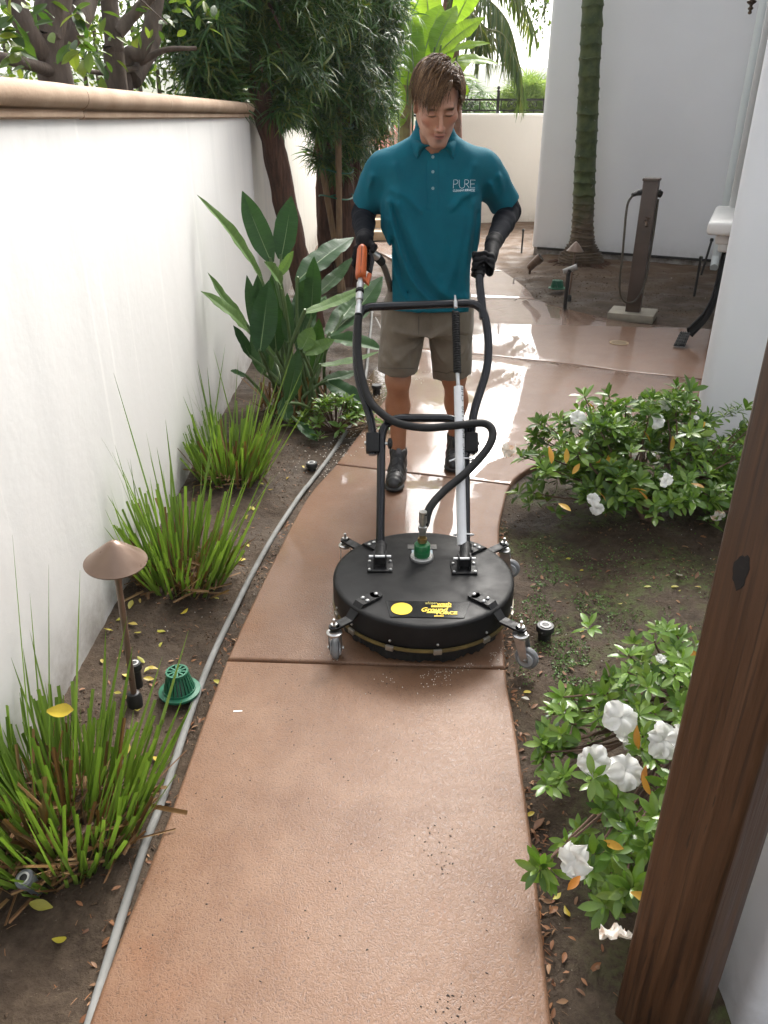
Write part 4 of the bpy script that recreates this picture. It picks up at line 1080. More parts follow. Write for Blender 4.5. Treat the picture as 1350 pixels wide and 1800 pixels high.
# folds of the cloth
def ridge2(pts, amp, wd, side=-1):
    """a raised fold along a polyline in (x, z) on the front of the shirt"""
    D = np.full((sh.n[0], 1, sh.n[2]), 9.0)
    P = bez([(a, 0, c) for a, c in pts], 8)
    for i in range(len(P) - 1):
        ax, az, bx_, bz = P[i].x, P[i].z, P[i + 1].x, P[i + 1].z
        t = np.clip(((X - ax) * (bx_ - ax) + (Z - az) * (bz - az)) / max((bx_ - ax) ** 2 + (bz - az) ** 2, 1e-9), 0, 1)
        D = np.minimum(D, np.hypot(X - ax - t * (bx_ - ax), Z - az - t * (bz - az)))
    m = np.clip((cy - Y) / .05, 0, 1) if side < 0 else np.clip((Y - cy) / .05, 0, 1)
    sh.f = (sh.f - 1.5 * amp * np.exp(-(D / wd) ** 2) * m).astype(np.float32)
for pts, amp, wd in [([(.02, 1.27), (.055, 1.12), (.12, .97), (.21, .88)], .013, .014), ([(.035, 1.25), (.085, 1.08), (.17, .93), (.24, .87)], -.009, .014),
                     ([(.06, 1.26), (.13, 1.09), (.20, .97), (.27, .90)], .010, .018), ([(.015, 1.20), (.03, 1.05), (.08, .92), (.14, .85)], .010, .013), ([(.035, 1.12), (.07, .97), (.12, .86)], -.008, .012),
                     ([(.36, 1.27), (.345, 1.12), (.33, .98), (.35, .86)], .009, .016), ([(.32, 1.22), (.30, 1.05), (.25, .92)], .006, .022), ([(.375, 1.22), (.365, 1.06), (.38, .90)], -.007, .012),
                     ([(.03, 1.31), (.09, 1.29), (.14, 1.24)], .007, .014), ([(.36, 1.31), (.31, 1.29), (.27, 1.25)], .008, .014), ([(.24, .98), (.28, .91), (.36, .90)], .007, .014),
                     ([(.04, 1.40), (.06, 1.32), (.05, 1.25)], .006, .014), ([(.35, 1.40), (.335, 1.33), (.35, 1.26)], .006, .014), ([(-.05, 1.36), (-.07, 1.28), (-.04, 1.22)], .008, .014), ([(.46, 1.36), (.49, 1.29), (.46, 1.23)], .009, .014), ([(.43, 1.33), (.47, 1.25), (.53, 1.20)], .008, .012)]:
    ridge2(pts, amp, wd)
sh.f = (sh.f + 0.004 * vnoise(X * 14 + Z * 5, Y * 12, Z * 7, 21) + 0.002 * vnoise(X * 34, Y * 30, Z * 16, 33)).astype(np.float32)
# hem, hollow below
hem = .846 + .010 * vnoise(X * 9, Y * 9, 0, 5) - .012 * np.clip((cy - Y) / .12, 0, 1) + .018 * np.clip((.05 - X) / .06, 0, 1)
inner = (rr - 1) * np.minimum(aa, bb) + .012
sh.f = np.maximum(sh.f, -np.maximum(inner, Z - .93)).astype(np.float32)
sh.f = np.maximum(sh.f, hem - Z).astype(np.float32)
# neck opening and sleeve cuffs
sh.cone((CX, 3.318, 1.46), (CX, 3.29, 1.60), .060, .066, .006, 's')
for s in (-1, 1):
    ax_ = (EL[s] - SH[s]).normalized(); cut = SH[s] + (EL[s] - SH[s]) * (.80 if s < 0 else .83)
    dpl = (X - cut.x) * ax_.x + (Y - cut.y) * ax_.y + (Z - cut.z) * ax_.z
    wav = .006 * vnoise(X * 18, Y * 18, Z * 18, 3)
    mask = ((X - CX) * s > .165)
    sh.f = np.where(mask, np.maximum(sh.f, dpl + wav), sh.f).astype(np.float32)
    c0 = SH[s] + (EL[s] - SH[s]) * .66
    sh.cone(c0, EL[s] + ax_ * .08, .050, .057, .004, 's')
sv, sq = sh.mesh(); sv = relax(sv, sq, 1, .4)
shirt = mk('polo_shirt', (sv, sq), M_TEAL, man, smooth=180, recalc=False)
BV = BVHTree.FromPolygons([tuple(p) for p in sv], [tuple(int(i) for i in q) for q in sq])
def hit(px, py, off=0.0):
    o = Vector((0, 0, CAM_H)); dd = ray(px, py).normalized(); loc, nr, *_ = BV.ray_cast(o, dd)
    if loc is None: return at(px, py, 3.24)
    if nr.dot(dd) > 0: nr = -nr
    return loc + nr * off
# collar: a folded band with two points
vs, fs = [], []; NU, NV = 49, 6
for i in range(NU):
    u = i / (NU - 1); th = R(-72) + u * R(324) - R(0)                      # from his right front round the back
    th = R(270 - 14) - u * R(360 - 28)
    dx, dy = math.cos(th), math.sin(th); back = (dy + 1) / 2
    top_ = Vector((CX + .070 * dx, 3.302 + .070 * dy, 1.470 + .066 * back))
    fr = max(0, -dy) ** 3
    low_ = Vector((CX + (.102 + .0 * fr) * dx, 3.318 + (.098) * dy, 1.462 + .060 * back - .026))
    tipw = max(0, 1 - abs(u - .075) / .085) if u < .5 else max(0, 1 - abs(u - .925) / .085)
    tip = hit(733, 280, .006) if u < .5 else hit(797, 281, .006)
    low_ = low_.lerp(tip, tipw ** 1.0)
    if u < .075: low_ = tip.lerp(hit(757, 268, .006), 1 - u / .075)
    if u > .925: low_ = tip.lerp(hit(764, 268, .006), 1 - (1 - u) / .075)
    for j in range(NV):
        v = j / (NV - 1); p = top_.lerp(low_, v); nrm = Vector((dx, dy, .8)).normalized(); vs.append(p + nrm * (.010 * math.sin(math.pi * min(v * 1.3, 1))))
for i in range(NU - 1):
    for j in range(NV - 1): fs.append((i * NV + j, i * NV + j + 1, (i + 1) * NV + j + 1, (i + 1) * NV + j))
co = mk('collar', (vs, fs), M_TEAL, shirt, smooth=60, recalc=True)
md = co.modifiers.new('thick', 'SOLIDIFY'); md.thickness = .0045; md.offset = 0
# placket and buttons
pl_v, pl_f = [], []
rows = 18
for i in range(rows):
    py = 272 + (368 - 272) * i / (rows - 1)
    for k, px in enumerate((750, 751, 757, 765, 771, 772)): pl_v.append(hit(px, py, .0030 if 0 < k < 5 else -.001))
for i in range(rows - 1):
    for k in range(5): pl_f.append((i * 6 + k, i * 6 + k + 1, (i + 1) * 6 + k + 1, (i + 1) * 6 + k))
plk = mk('placket', (pl_v, pl_f), M_TEAL, shirt, smooth=60)
M_BTN = simple('pearl_button', (0.25, 0.33, 0.34), 0.3)
for py in (276, 302, 331):
    c = hit(761, py, .0035); mb = MB(); nr = (Vector((0, -1, .1))).normalized()
    mb.lathe([(.0008, .0005), (.0035, .001), (.0048, .0025), (.0055, .002), (.0058, 0)], c, nr, 14, cap=False); mk('button', mb, M_BTN, shirt)
# chest lettering
M_LOGO = simple('white_lettering', (0.62, 0.72, 0.76), 0.7)
def stroke(pts, r_=.00085): 
    mb.tube([hit(x, y, .0035) for x, y in pts], r_, 5)
ox, oy = 796.5, 316.0
def L(pts): return [(ox + a * 38, oy + b_ * 15) for a, b_ in pts]
mb = MB()
stroke(L([(0.0, 1), (0.02, 0), (.12, .0), (.19, .06), (.21, .22), (.18, .42), (.10, .52), (.01, .52)]))
stroke(L([(.27, .0), (.27, .65), (.30, .88), (.37, 1.0), (.45, .98), (.51, .85), (.53, .62), (.53, .0)]))
stroke(L([(.53, .0), (.62, 0), (.70, .05), (.72, .25), (.68, .45), (.60, .50), (.55, .50)])); stroke(L([(.62, .50), (.74, 1.0)]))
stroke(L([(1.0, 0.02), (.79, 0.02), (.79, 1.0), (.98, 1.0)])); stroke(L([(.79, .50), (.96, .50)]))
mk('logo_lettering', mb, M_LOGO, shirt)
v, f = text_mesh('CLEANING SERVICES', 1.0, .1, .012); A2 = np.array(v); lo, hi = A2.min(0), A2.max(0); A2 = (A2 - lo) / np.maximum(hi - lo, 1e-6)
mk('logo_lettering', ([tuple(hit(796 + a[0] * 37.5, 337.2 - a[1] * 4.0, .004)) for a in A2], f), M_LOGO, shirt, smooth=0, recalc=False)

# ---- shorts
st_ = Field((-.09, 3.16, .42), (.50, 3.72, .93), .0065)
X, Y, Z = st_.grid()
a_ = np.interp(Z, [.55, .75, .9], [.185, .186, .180]); e = 2.4
rr = (np.abs((X - CX) / a_) ** e + np.abs((Y - 3.405) / .135) ** e) ** (1 / e)
st_.f = np.maximum((rr - 1) * .135, .735 - Z).astype(np.float32)
HB = {-1: (Vector((.096, 3.405, .80)), Vector((.052, 3.372, .49))), 1: (Vector((.292, 3.415, .80)), Vector((.320, 3.475, .45)))}
for s in (-1, 1): st_.cone(HB[s][0], HB[s][1], .104, .087, .030, sq=(1.0, .88, 1))
# creases
def crease(a, b_, amp, wd):
    a, b_ = np.array(a), np.array(b_); t = np.clip(((X - a[0]) * (b_ - a)[0] + (Z - a[1]) * (b_ - a)[1]) / ((b_ - a) @ (b_ - a)), 0, 1)
    D = np.hypot(X - a[0] - t * (b_ - a)[0], Z - a[1] - t * (b_ - a)[1]); st_.f = (st_.f - 1.3 * amp * np.exp(-(D / wd) ** 2) * np.clip((3.42 - Y) / .06, 0, 1)).astype(np.float32)
for a, b_, amp, wd in [((.185, .73), (.05, .75), .009, .014), ((.18, .71), (.06, .68), -.007, .014), ((.17, .70), (.05, .62), .008, .013), ((.20, .73), (.30, .78), .008, .014), ((.21, .72), (.33, .70), .006, .014), ((.20, .70), (.26, .60), .007, .013), ((.02, .66), (.10, .58), .006, .014), ((.12, .66), (.12, .54), -.006, .014), ((.36, .66), (.30, .56), .006, .014), ((.195, .83), (.195, .74), -.006, .008), ((-.02, .62), (.12, .56), .005, .012)]:
    crease(a, b_, amp, wd)
st_.f = (st_.f + .004 * vnoise(X * 15, Y * 15, Z * 11, 4) + .0025 * vnoise(X * 40, Y * 40, Z * 26, 14)).astype(np.float32)
st_.f = (st_.f - .004 * np.clip(1 - np.abs(Z - (.548 - .10 * (X - .05))) / .012, 0, 1) * 0).astype(np.float32)
hemz = np.where(X < .19, .548 + .006 * vnoise(X * 20, Y * 20, 0, 7) - .03 * (X - .05), .505 + .008 * vnoise(X * 20, Y * 20, 0, 7) + .12 * (X - .32))
st_.f = np.maximum(st_.f, hemz - Z).astype(np.float32)
for s in (-1, 1):
    dvv = (HB[s][1] - HB[s][0]).normalized(); st_.cone(HB[s][1] - dvv * .06, HB[s][1] + dvv * .06, .074, .078, .004, 's', sq=(1.0, .88, 1))
tv, tq = st_.mesh(); tv = relax(tv, tq, 1, .4)
shorts = mk('shorts', (tv, tq), M_TAUPE, man, smooth=180, recalc=False)
BV2 = BVHTree.FromPolygons([tuple(p) for p in tv], [tuple(int(i) for i in q) for q in tq])
def hit2(px, py, off):
    o = Vector((0, 0, CAM_H)); dd = ray(px, py).normalized(); loc, nr, *_ = BV2.ray_cast(o, dd)
    if loc is None: return None
    if nr.dot(dd) > 0: nr = -nr
    return loc + nr * off
for line in ([(x, 647 + .02 * (x - 690)) for x in range(668, 730, 5)], [(762 + k * 6, 652 + (1 if k < 5 else .2) * k * 1.1) for k in range(10)], [(736, y) for y in range(556, 590, 4)]):
    pts = [p for p in (hit2(x, y, .0008) for x, y in line) if p is not None]
    if len(pts) > 2:
        mb = MB(); mb.tube(pts, .0016, 5); mk('seam', mb, simple('seam_taupe', (0.085, 0.068, 0.05), 0.9), shorts)
# cargo pocket flap on his left thigh
pk = [hit2(px, py, .004) for px, py in ((806, 588), (824, 590), (825, 604), (806, 600))]
pk = [p if p else at(815, 595, 3.4) for p in pk]
pk2 = [p + Vector((0, .006, 0)) for p in pk]
mk('pocket_flap', (pk + pk2, [(0, 1, 2, 3), (7, 6, 5, 4), (0, 4, 5, 1), (1, 5, 6, 2), (2, 6, 7, 3), (3, 7, 4, 0)]), M_TAUPE, shorts, bevel=0.002)

# ---- arm sleeves
for s in (-1, 1):
    g = Field(np.minimum(np.minimum(SH[s], EL[s]), WR[s]) - .09, np.maximum(np.maximum(SH[s], EL[s]), WR[s]) + .09, .005)
    a = SH[s] + (EL[s] - SH[s]) * .45
    g.cone(a, EL[s], .053, .048, 0); g.cone(EL[s], EL[s].lerp(WR[s], .35), .047, .046, .02); g.cone(EL[s].lerp(WR[s], .35), WR[s], .046, .032, .015)
    X, Y, Z = g.grid(); dd = (WR[s] - EL[s]).normalized()
    tt = (X - EL[s].x) * dd.x + (Y - EL[s].y) * dd.y + (Z - EL[s].z) * dd.z
    g.f = (g.f + -.0010 * np.sin(tt * 120 + 4 * vnoise(X * 18, Y * 18, Z * 18, 3)) * np.exp(-((tt - .10) / .12) ** 2) + .002 * vnoise(X * 30, Y * 30, Z * 30, 8)).astype(np.float32)
    v, q = g.mesh(); v = relax(v, q, 1, .4); mk('arm_sleeve', (v, q), M_NAVY, man, smooth=180, recalc=False)

# ---- gloves
def glove(s, build):
    g = Field(WR[s] - Vector((.10, .16, .16)), WR[s] + Vector((.10, .08, .07)), .0030)
    build(g); X, Y, Z = g.grid()
    g.f = (g.f + .0008 * vnoise(X * 90, Y * 90, Z * 90, 2)).astype(np.float32)
    v, q = g.mesh(); v = relax(v, q, 1, .3); return mk('glove', (v, q), M_GLOVE, man, smooth=180, recalc=False)
ga, gb_ = gripL[2], gripL[3]; gaxis = (gb_ - ga).normalized(); gc = ga + (gb_ - ga) * .62
u_out = (Vector((1, 0, 0)) - gaxis * gaxis.x).normalized(); u_fr = gaxis.cross(u_out); u_fr = u_fr if u_fr.y < 0 else -u_fr
def left_hand(g):
    w = WR[1]
    knuck = []
    for i, o_ in enumerate((.036, .013, -.010, -.031)):                    # index at the top
        c = gc + gaxis * o_; r_ = TR + .0125; fr_ = (.0102, .0108, .0104, .0090)[i]
        A = [c + (u_out * math.cos(a) + u_fr * math.sin(a)) * (r_ + k) for a, k in ((R(20), .010), (R(75), .006), (R(140), .001), (R(205), -.001), (R(240), -.002))]
        knuck.append(A[0])
        for j in range(len(A) - 1): g.cone(A[j], A[j + 1], fr_ * (1.05 - .05 * j), fr_ * (1.0 - .05 * j), .004)
    for k in knuck: g.cone(w + (k - w) * .25, k, .017, .0125, .012)
    g.cone(w, w.lerp(gc + u_out * .03, .6), .030, .026, .012)
    th = [w.lerp(gc, .45) - u_fr * .012, gc - u_fr * .028 + gaxis * .040 + u_out * .004, gc - u_fr * .014 - u_out * .022 + gaxis * .046, gc + u_fr * .004 - u_out * .028 + gaxis * .048]
    for j in range(3): g.cone(th[j], th[j + 1], (.016, .0125, .0115)[j], (.0125, .0115, .010)[j], .006)
    g.cone(w + (EL[1] - w).normalized() * .035, w, .036, .031, .006)
glL = glove(1, left_hand)
def right_hand(g):
    w = WR[-1]; gt = w1 + gd * .95
    pal = at(641, 436, 3.135)
    g.cone(w + (EL[-1] - w).normalized() * .035, w, .036, .031, .006); g.cone(w, pal, .031, .030, .012)
    ends = [(at(627, 437, 3.115), at(623, 452, 3.10), at(628, 462, 3.11)), (at(628, 447, 3.11), at(622, 464, 3.09), at(628, 473, 3.10)), (at(631, 440, 3.14), at(626, 470, 3.12), at(631, 480, 3.13)), (at(650, 445, 3.14), at(648, 462, 3.13), at(645, 472, 3.13))]
    for i, (p, q, r_) in enumerate(ends):
        g.cone(pal, p, .022, .012, .010); g.cone(p, q, .0108, .0102, .004); g.cone(q, r_, .0102, .0090, .004)
    th = [pal, at(653, 430, 3.11), at(658, 434, 3.085), at(655, 441, 3.075)]
    for j in range(3): g.cone(th[j], th[j + 1], (.018, .0135, .012)[j], (.0135, .012, .0105)[j], .006)
glove(-1, right_hand)
mb = MB(); wd_ = (EL[1] - WR[1]).normalized(); c = WR[1] + wd_ * .022; mb.tube([c, c + wd_ * .012], .0335, 20, cap=False); mk('cuff_band', mb, M_RUB, glL)

# ---- shoes
def shoe(s, heel, toe, roll=0.0):
    lo = np.minimum(heel, toe) - .09; hi = np.maximum(heel, toe) + .09; lo[2] = -.02; hi[2] = .20
    g = Field(lo, hi, .0038); d = (toe - heel).normalized(); sd = Vector((-d.y, d.x, 0)); Lf = (toe - heel).length
    P = lambda t, z, o_=0: heel + d * (Lf * t) + sd * o_ + Vector((0, 0, z))
    g.cone(P(.12, .045), P(.45, .045), .036, .040, 0, sq=(1, 1, .9)); g.cone(P(.45, .045), P(.80, .036), .041, .036, .02, sq=(1, 1, 1)); g.cone(P(.75, .034), P(.90, .032), .040, .026, .02)
    g.cone(P(.12, .05), AN[s] + Vector((0, .012, .014)), .036, .043, .025); g.cone(P(.62, .048), AN[s] + Vector((0, -.022, .012)), .030, .038, .022)
    X, Y, Z = g.grid(); g.f = np.maximum(g.f, .012 - Z).astype(np.float32); g.f = np.maximum(g.f, Z - (.150 + .05 * 0)).astype(np.float32)
    g.f = (g.f + .0012 * np.sin(((X - heel.x) * d.x + (Y - heel.y) * d.y) * 240) * ((Z > .045))).astype(np.float32)
    v, q = g.mesh(); v = relax(v, q, 1, .4); o = mk('shoe', (v, q), M_SHOE, man, smooth=180, recalc=False)
    g = Field(lo, hi, .0042); g.cone(P(.10, .013), P(.45, .013), .043, .041, 0, sq=(1, 1, 2.6)); g.cone(P(.45, .013), P(.84, .014), .042, .043, .02, sq=(1, 1, 2.6)); g.cone(P(.80, .014), P(.90, .018), .042, .030, .02, sq=(1, 1, 2.4))
    X, Y, Z = g.grid(); g.f = np.maximum(g.f, .002 - Z).astype(np.float32); v, q = g.mesh(); mk('sole', (v, q), M_SOLE, o, smooth=60, recalc=False)
    M_LACE = bpy.data.materials.get('shoe_lace') or simple('shoe_lace', (0.03, 0.03, 0.032), 0.7)
    bvs = BVHTree.FromPolygons([tuple(p) for p in v], [tuple(int(i) for i in f_) for f_ in q])
    bvs = BVHTree.FromObject(o, bpy.context.evaluated_depsgraph_get())
    def drop(p):
        lc, *_ = bvs.ray_cast(p - ORG[man] + Vector((0, 0, .2)), Vector((0, 0, -1))); return (lc + ORG[man] + Vector((0, 0, .002))) if lc else p
    for k in range(5):
        t = .44 + k * .065; mb = MB(); sg = 1 if k % 2 else -1
        mb.tube([drop(P(t - sg * .02, .09, o_)) for o_ in (-.022, -.011, 0)] + [drop(P(t + sg * .02, .09, o_)) for o_ in (.011, .022)], .0022, 5); mk('lace', mb, M_LACE, o)
    tg = AN[s] + Vector((0, -.052, .042)); mb = MB(); mb.box(tg, (.020, .004, .026), Matrix.Rotation(R(-24), 3, 'X')); mk('tongue_tag', mb, simple('tag_grey', (0.10, 0.10, 0.11), 0.6), o, bevel=0.002)
    return o
shoe(-1, Vector((.078, 3.515, 0)), Vector((.042, 3.232, 0)))
shoe(1, Vector((.372, 3.735, 0)), Vector((.342, 3.462, 0)))

# ---- hair
M_HAIR = bpy.data.materials.new('brown_hair'); t = NT(M_HAIR)
c = t.ramp(t.rand(), [(0.0, (0.030, 0.014, 0.006)), (0.4, (0.075, 0.038, 0.016)), (0.75, (0.12, 0.063, 0.027)), (0.94, (0.18, 0.10, 0.045)), (1.0, (0.30, 0.18, 0.085))])
t.out(t.bsdf(color=c, rough=0.55, spec=0.22))
hf = Field((-.11, -.13, -.10), (.11, .14, .16), .0035)
hf.ell((0, .020, .045), (.0775, .094, .090)); X, Y, Z = hf.grid()
hf.f = np.maximum(hf.f, -(np.maximum(np.maximum(Y + .050, 0) * 0 + (Z - .085) * 1.0, 0) * 0 + np.where(Y < -.045, (Z - (.075 - .0 * Y)), 1.0))).astype(np.float32)
hf.f = np.maximum(hf.f, np.where(Y < -.02, .052 - Z + (Y + .02) * -.3, np.where(Y < .03, -.005 - Z, -.075 - Z))).astype(np.float32)
hf.ell((0, -.12, .0), (.066, .075, .066), 0.004, 's')
cv, cq = hf.mesh()
HVs = [np.array([tuple(HM @ Vector(p)) for p in relax(cv, cq, 2)])]; HFs = [tuple(int(i) for i in q) for q in cq]
off = len(HVs[0]); extra = []
rn = random.Random(5)
EC, ER = Vector((0, .014, .036)), Vector((.076, .096, .090))
def strand(root, vel, n, seglen, r0, grav, curl, lift):
    global off
    p = root.copy(); pts = [p.copy()]
    ph = rn.uniform(0, 6.28)
    for k in range(n):
        vel = vel + Vector((0, 0, -grav)) + Vector((math.sin(k * .8 + ph), math.cos(k * .7 + ph), 0)) * curl
        vel.normalize(); p = p + vel * seglen
        q = Vector(((p.x - EC.x) / ER.x, (p.y - EC.y) / ER.y, (p.z - EC.z) / ER.z)); m_ = 1.0 + lift * (1 - .4 * k / n)
        if q.length > 1.30: q = q.normalized() * 1.30; p = Vector((EC.x + q.x * ER.x, EC.y + q.y * ER.y, EC.z + q.z * ER.z))
        if q.length < m_:
            q = q.normalized() * m_; p = Vector((EC.x + q.x * ER.x, EC.y + q.y * ER.y, EC.z + q.z * ER.z))
        pts.append(p.copy())
    rad = [r0 * (1 - .75 * (k / n) ** 1.5) for k in range(n + 1)]
    mb = MB(); mb.tube([HM @ q for q in pts], [r_ * HS for r_ in rad], 4, flat=.55); extra.append(np.array(mb.v)); HFs.extend([tuple(i + off for i in f) for f in mb.f]); off += len(mb.v)
def surf(th, ph):   # th azimuth (0 = face), ph elevation
    return Vector((EC.x + ER.x * math.sin(th) * math.cos(ph), EC.y - ER.y * math.cos(th) * math.cos(ph), EC.z + ER.z * math.sin(ph)))
for k in range(1200):     # top, swept forward and to his right
    th = rn.uniform(-math.pi, math.pi); ph = rn.uniform(R(24), R(88)); p = surf(th, ph)
    fl = Vector((-.75 + rn.gauss(0, .18), -.62 + rn.gauss(0, .18), .10 + rn.gauss(0, .08)))
    if p.x > .040: fl = Vector((.55 + rn.gauss(0, .15), -.35 + rn.gauss(0, .2), .05))
    if p.x < -.038: fl = Vector((-.22 + rn.gauss(0, .15), -.45 + rn.gauss(0, .2), -.5))
    strand(p, fl.normalized(), rn.randint(8, 11) if p.x > -.038 else rn.randint(4, 7), .0100, rn.uniform(.0010, .0024), .16, .12, rn.uniform(.03, .22) * (1.35 if ph > R(45) else 1.0))
for k in range(520):     # sides and back
    th = rn.choice((-1, 1)) * rn.uniform(R(58), R(178)); ph = rn.uniform(R(-38), R(42)); p = surf(th, ph)
    if abs(th) < R(92) and ph < R(-6): continue
    fl = Vector((.10 * math.copysign(1, p.x), .15, -.9)) + Vector((rn.gauss(0, .15), rn.gauss(0, .15), 0))
    strand(p, fl.normalized(), rn.randint(3, 6), .0095, rn.uniform(.0014, .0026), .05, .05, rn.uniform(.03, .16))
for k in range(170):     # fringe falling over his right brow
    p = surf(R(rn.uniform(-45, 34)), R(rn.uniform(36, 62)))
    strand(p, Vector((-.70 + rn.gauss(0, .22), -.7, .12)).normalized(), rn.randint(7, 10), .0105, rn.uniform(.0012, .0024), .22, .08, rn.uniform(.05, .22))
for k in range(80):     # lock over his right temple and eye
    p = surf(R(rn.uniform(-64, -14)), R(rn.uniform(30, 48)))
    strand(p, Vector((-.40 + rn.gauss(0, .25), -.8, -.2)).normalized(), rn.randint(7, 10), .0105, rn.uniform(.0011, .0020), .34, .12, rn.uniform(.04, .18))
for k in range(16):      # thin loose strands over the forehead
    p = surf(R(rn.uniform(0, 40)), R(rn.uniform(34, 50)))
    strand(p, Vector((rn.gauss(0, .25), -.8, -.1)).normalized(), rn.randint(6, 8), .0105, .0008, .38, .08, rn.uniform(.04, .12))
mk('hair', (np.concatenate(HVs + extra), HFs), M_HAIR, man, smooth=60, recalc=False)
# ================================================================== PLANTS
rn = random.Random(11)
def rot_to(d, roll=0.0):
    """matrix turning +Y onto d with +Z kept upward"""
    d = Vector(d).normalized(); z = Vector((0, 0, 1)) - d * d.z
    z = z.normalized() if z.length > 1e-4 else Vector((0, -1, 0))
    x = d.cross(z); M = Matrix((x, d, z)).transposed()
    return M @ Matrix.Rotation(roll, 3, 'Y')
def M4(p, R3, s=1.0):
    sc = s if hasattr(s, '__len__') else (s, s, s)
    return Matrix.Translation(p) @ R3.to_4x4() @ Matrix.Diagonal((*sc, 1))
def merged(protos, mats):
    """protos: list of (V array, faces); mats: list of (index, Matrix). One vertex and face list."""
    by = {}
    for i, M in mats: by.setdefault(i, []).append(np.array(M))
    Vs, Fs, off = [], [], 0
    for i, Ms in by.items():
        A = np.array(Ms); v = np.array(protos[i][0]); n = len(v)
        W = np.einsum('kij,nj->kni', A[:, :3, :3], v) + A[:, None, :3, 3]
        Vs.append(W.reshape(-1, 3))
        f = protos[i][1]
        for k in range(len(Ms)):
            o = off + k * n; Fs.extend([tuple(a + o for a in q) for q in f])
        off += n * len(Ms)
    return np.concatenate(Vs), Fs
def leaf_proto(L, W, prof, droop=0.0, fold=0.25, ns=6, wave=0.0, cut=False, seed=0):
    """leaf along +Y, unit size factors; returns (verts, faces)"""
    r_ = random.Random(seed); v, f = [], []; y, z, an = 0.0, 0.0, 0.0
    for i in range(ns + 1):
        t = i / ns; w = W * np.interp(t, [k / (len(prof) - 1) for k in range(len(prof))], prof) / 2
        wv = wave * math.sin(t * 9 + seed) 
        v += [(-w, y, z + fold * w + wv), (0, y, z), (w, y, z + fold * w - wv)]
        an = -droop * t; y += L / ns * math.cos(an); z += L / ns * math.sin(an)
    for i in range(ns):
        a = i * 3; f += [(a, a + 1, a + 4, a + 3), (a + 1, a + 2, a + 5, a + 4)]
    return v, f

# ---- strappy clumps by the wall
M_STRAP = leafmat('strap_leaf', [(0.085, 0.150, 0.022), (0.130, 0.215, 0.034), (0.175, 0.270, 0.050), (0.105, 0.180, 0.028)], 0.45, 0.35)
M_STRAWB = leafmat('dry_strap_leaf', [(0.10, 0.045, 0.018), (0.22, 0.105, 0.035), (0.28, 0.17, 0.07), (0.07, 0.032, 0.015)], 0.7, 0.12)
strap = [leaf_proto(1, 1, [.85, 1, 1, .95, .9], d_, .35, 5, 0) for d_ in (.05, .2, .45, .8)] + [leaf_proto(1, 1, [.8, 1, .9, .6, .04], d_, .3, 6, 0) for d_ in (.2, .6, 1.1)]
strap_me = []
for v, f in strap:
    a = mesh_of('blade', v, f, smooth=60); a.materials.append(M_STRAP); b_ = mesh_of('blade', v, f, smooth=60); b_.materials.append(M_STRAWB); strap_me.append((a, b_))
def strap_clump(name_label, c, r_, n, nlong, hmin, hmax, hlong, lean, nobj, seed, wid=.0115, longs=()):
    q = random.Random(seed); c = Vector((c[0], c[1], (soil_z(c[0], c[1]))))
    th = thing('strap_leaf_clump', name_label, 'plant', c, 'strappy clumps along the garden wall')
    live, dead = [], []
    for k in range(n + nlong):
        a = q.uniform(0, 2 * math.pi); rr = r_ * math.sqrt(q.random()); p = c + Vector((rr * math.cos(a), rr * math.sin(a), 0))
        if p.x < -.945: p.x = -.945
        p.z = (soil_z(p.x, p.y)) - .01
        lg = k >= n; tl = rr / r_
        d = Vector((math.cos(a) * (.10 + .42 * tl) + lean[0] + q.gauss(0, .09), math.sin(a) * (.10 + .42 * tl) + lean[1] + q.gauss(0, .09), 1.0))
        L = q.uniform(hlong * .8, hlong) if lg else q.uniform(hmin, hmax) * (1 - .30 * tl)
        if p.x + d.x / d.length * L < -.95: d.x = (-.945 - p.x) / L + .02
        isd = (not lg) and q.random() < (.46 if tl < .5 else .24)
        if isd: L *= q.uniform(.45, .95); d += Vector((q.gauss(0, .25), q.gauss(0, .25), -.2))
        i = q.randint(4, 6) if lg or (q.random() < .12) else q.randint(0, 3)
        M = M4(p, rot_to(d, q.uniform(-.5, .5) + (math.pi if q.random() < .5 else 0) + q.choice((0, .8, -.8))), (wid * q.uniform(.75, 1.15), L, wid))
        (dead if isd else live).append((i, M, L * (1.0 if p.y < c.y + .05 else .6)))
    for (b0, t0) in longs:
        b0 = Vector(b0); t0 = Vector(t0); d = t0 - b0
        live.append((4, M4(b0, rot_to(d + Vector((0, 0, .0)), q.uniform(-.4, .4)), (wid, d.length * 1.02, wid)), 9))
    live.sort(key=lambda e: -e[2]); no = min(nobj, len(live))
    for i, M, L in live[:no]: inst('blade', strap_me[i][0], M, th)
    nd = min(nobj // 4, len(dead))
    for i, M, L in dead[:nd]: inst('dry_blade', strap_me[i][1], M, th)
    if live[no:]:
        v, f = merged(strap, [(i, M) for i, M, L in live[no:]]); mk('foliage', (v, f), M_STRAP, th, kind='stuff', recalc=False)
    # dry thatch at the foot
    ms = [(i, M) for i, M, L in dead[nd:]]
    for k in range(n // 2):
        a = q.uniform(0, 6.28); rr = r_ * 1.15 * math.sqrt(q.random()); p = c + Vector((rr * math.cos(a), rr * math.sin(a), q.uniform(0, .05)))
        if p.x < -.94: p.x = -.94
        ms.append((q.randint(0, 4), M4(p, rot_to((q.gauss(0, 1), q.gauss(0, 1), q.uniform(-.1, .6)), q.uniform(-1, 1)), (.010 * q.uniform(.5, 1.2), q.uniform(.04, .14), .01))))
    v, f = merged(strap, ms); mk('thatch', (v, f), M_STRAWB, th, kind='stuff', recalc=False)
    return th
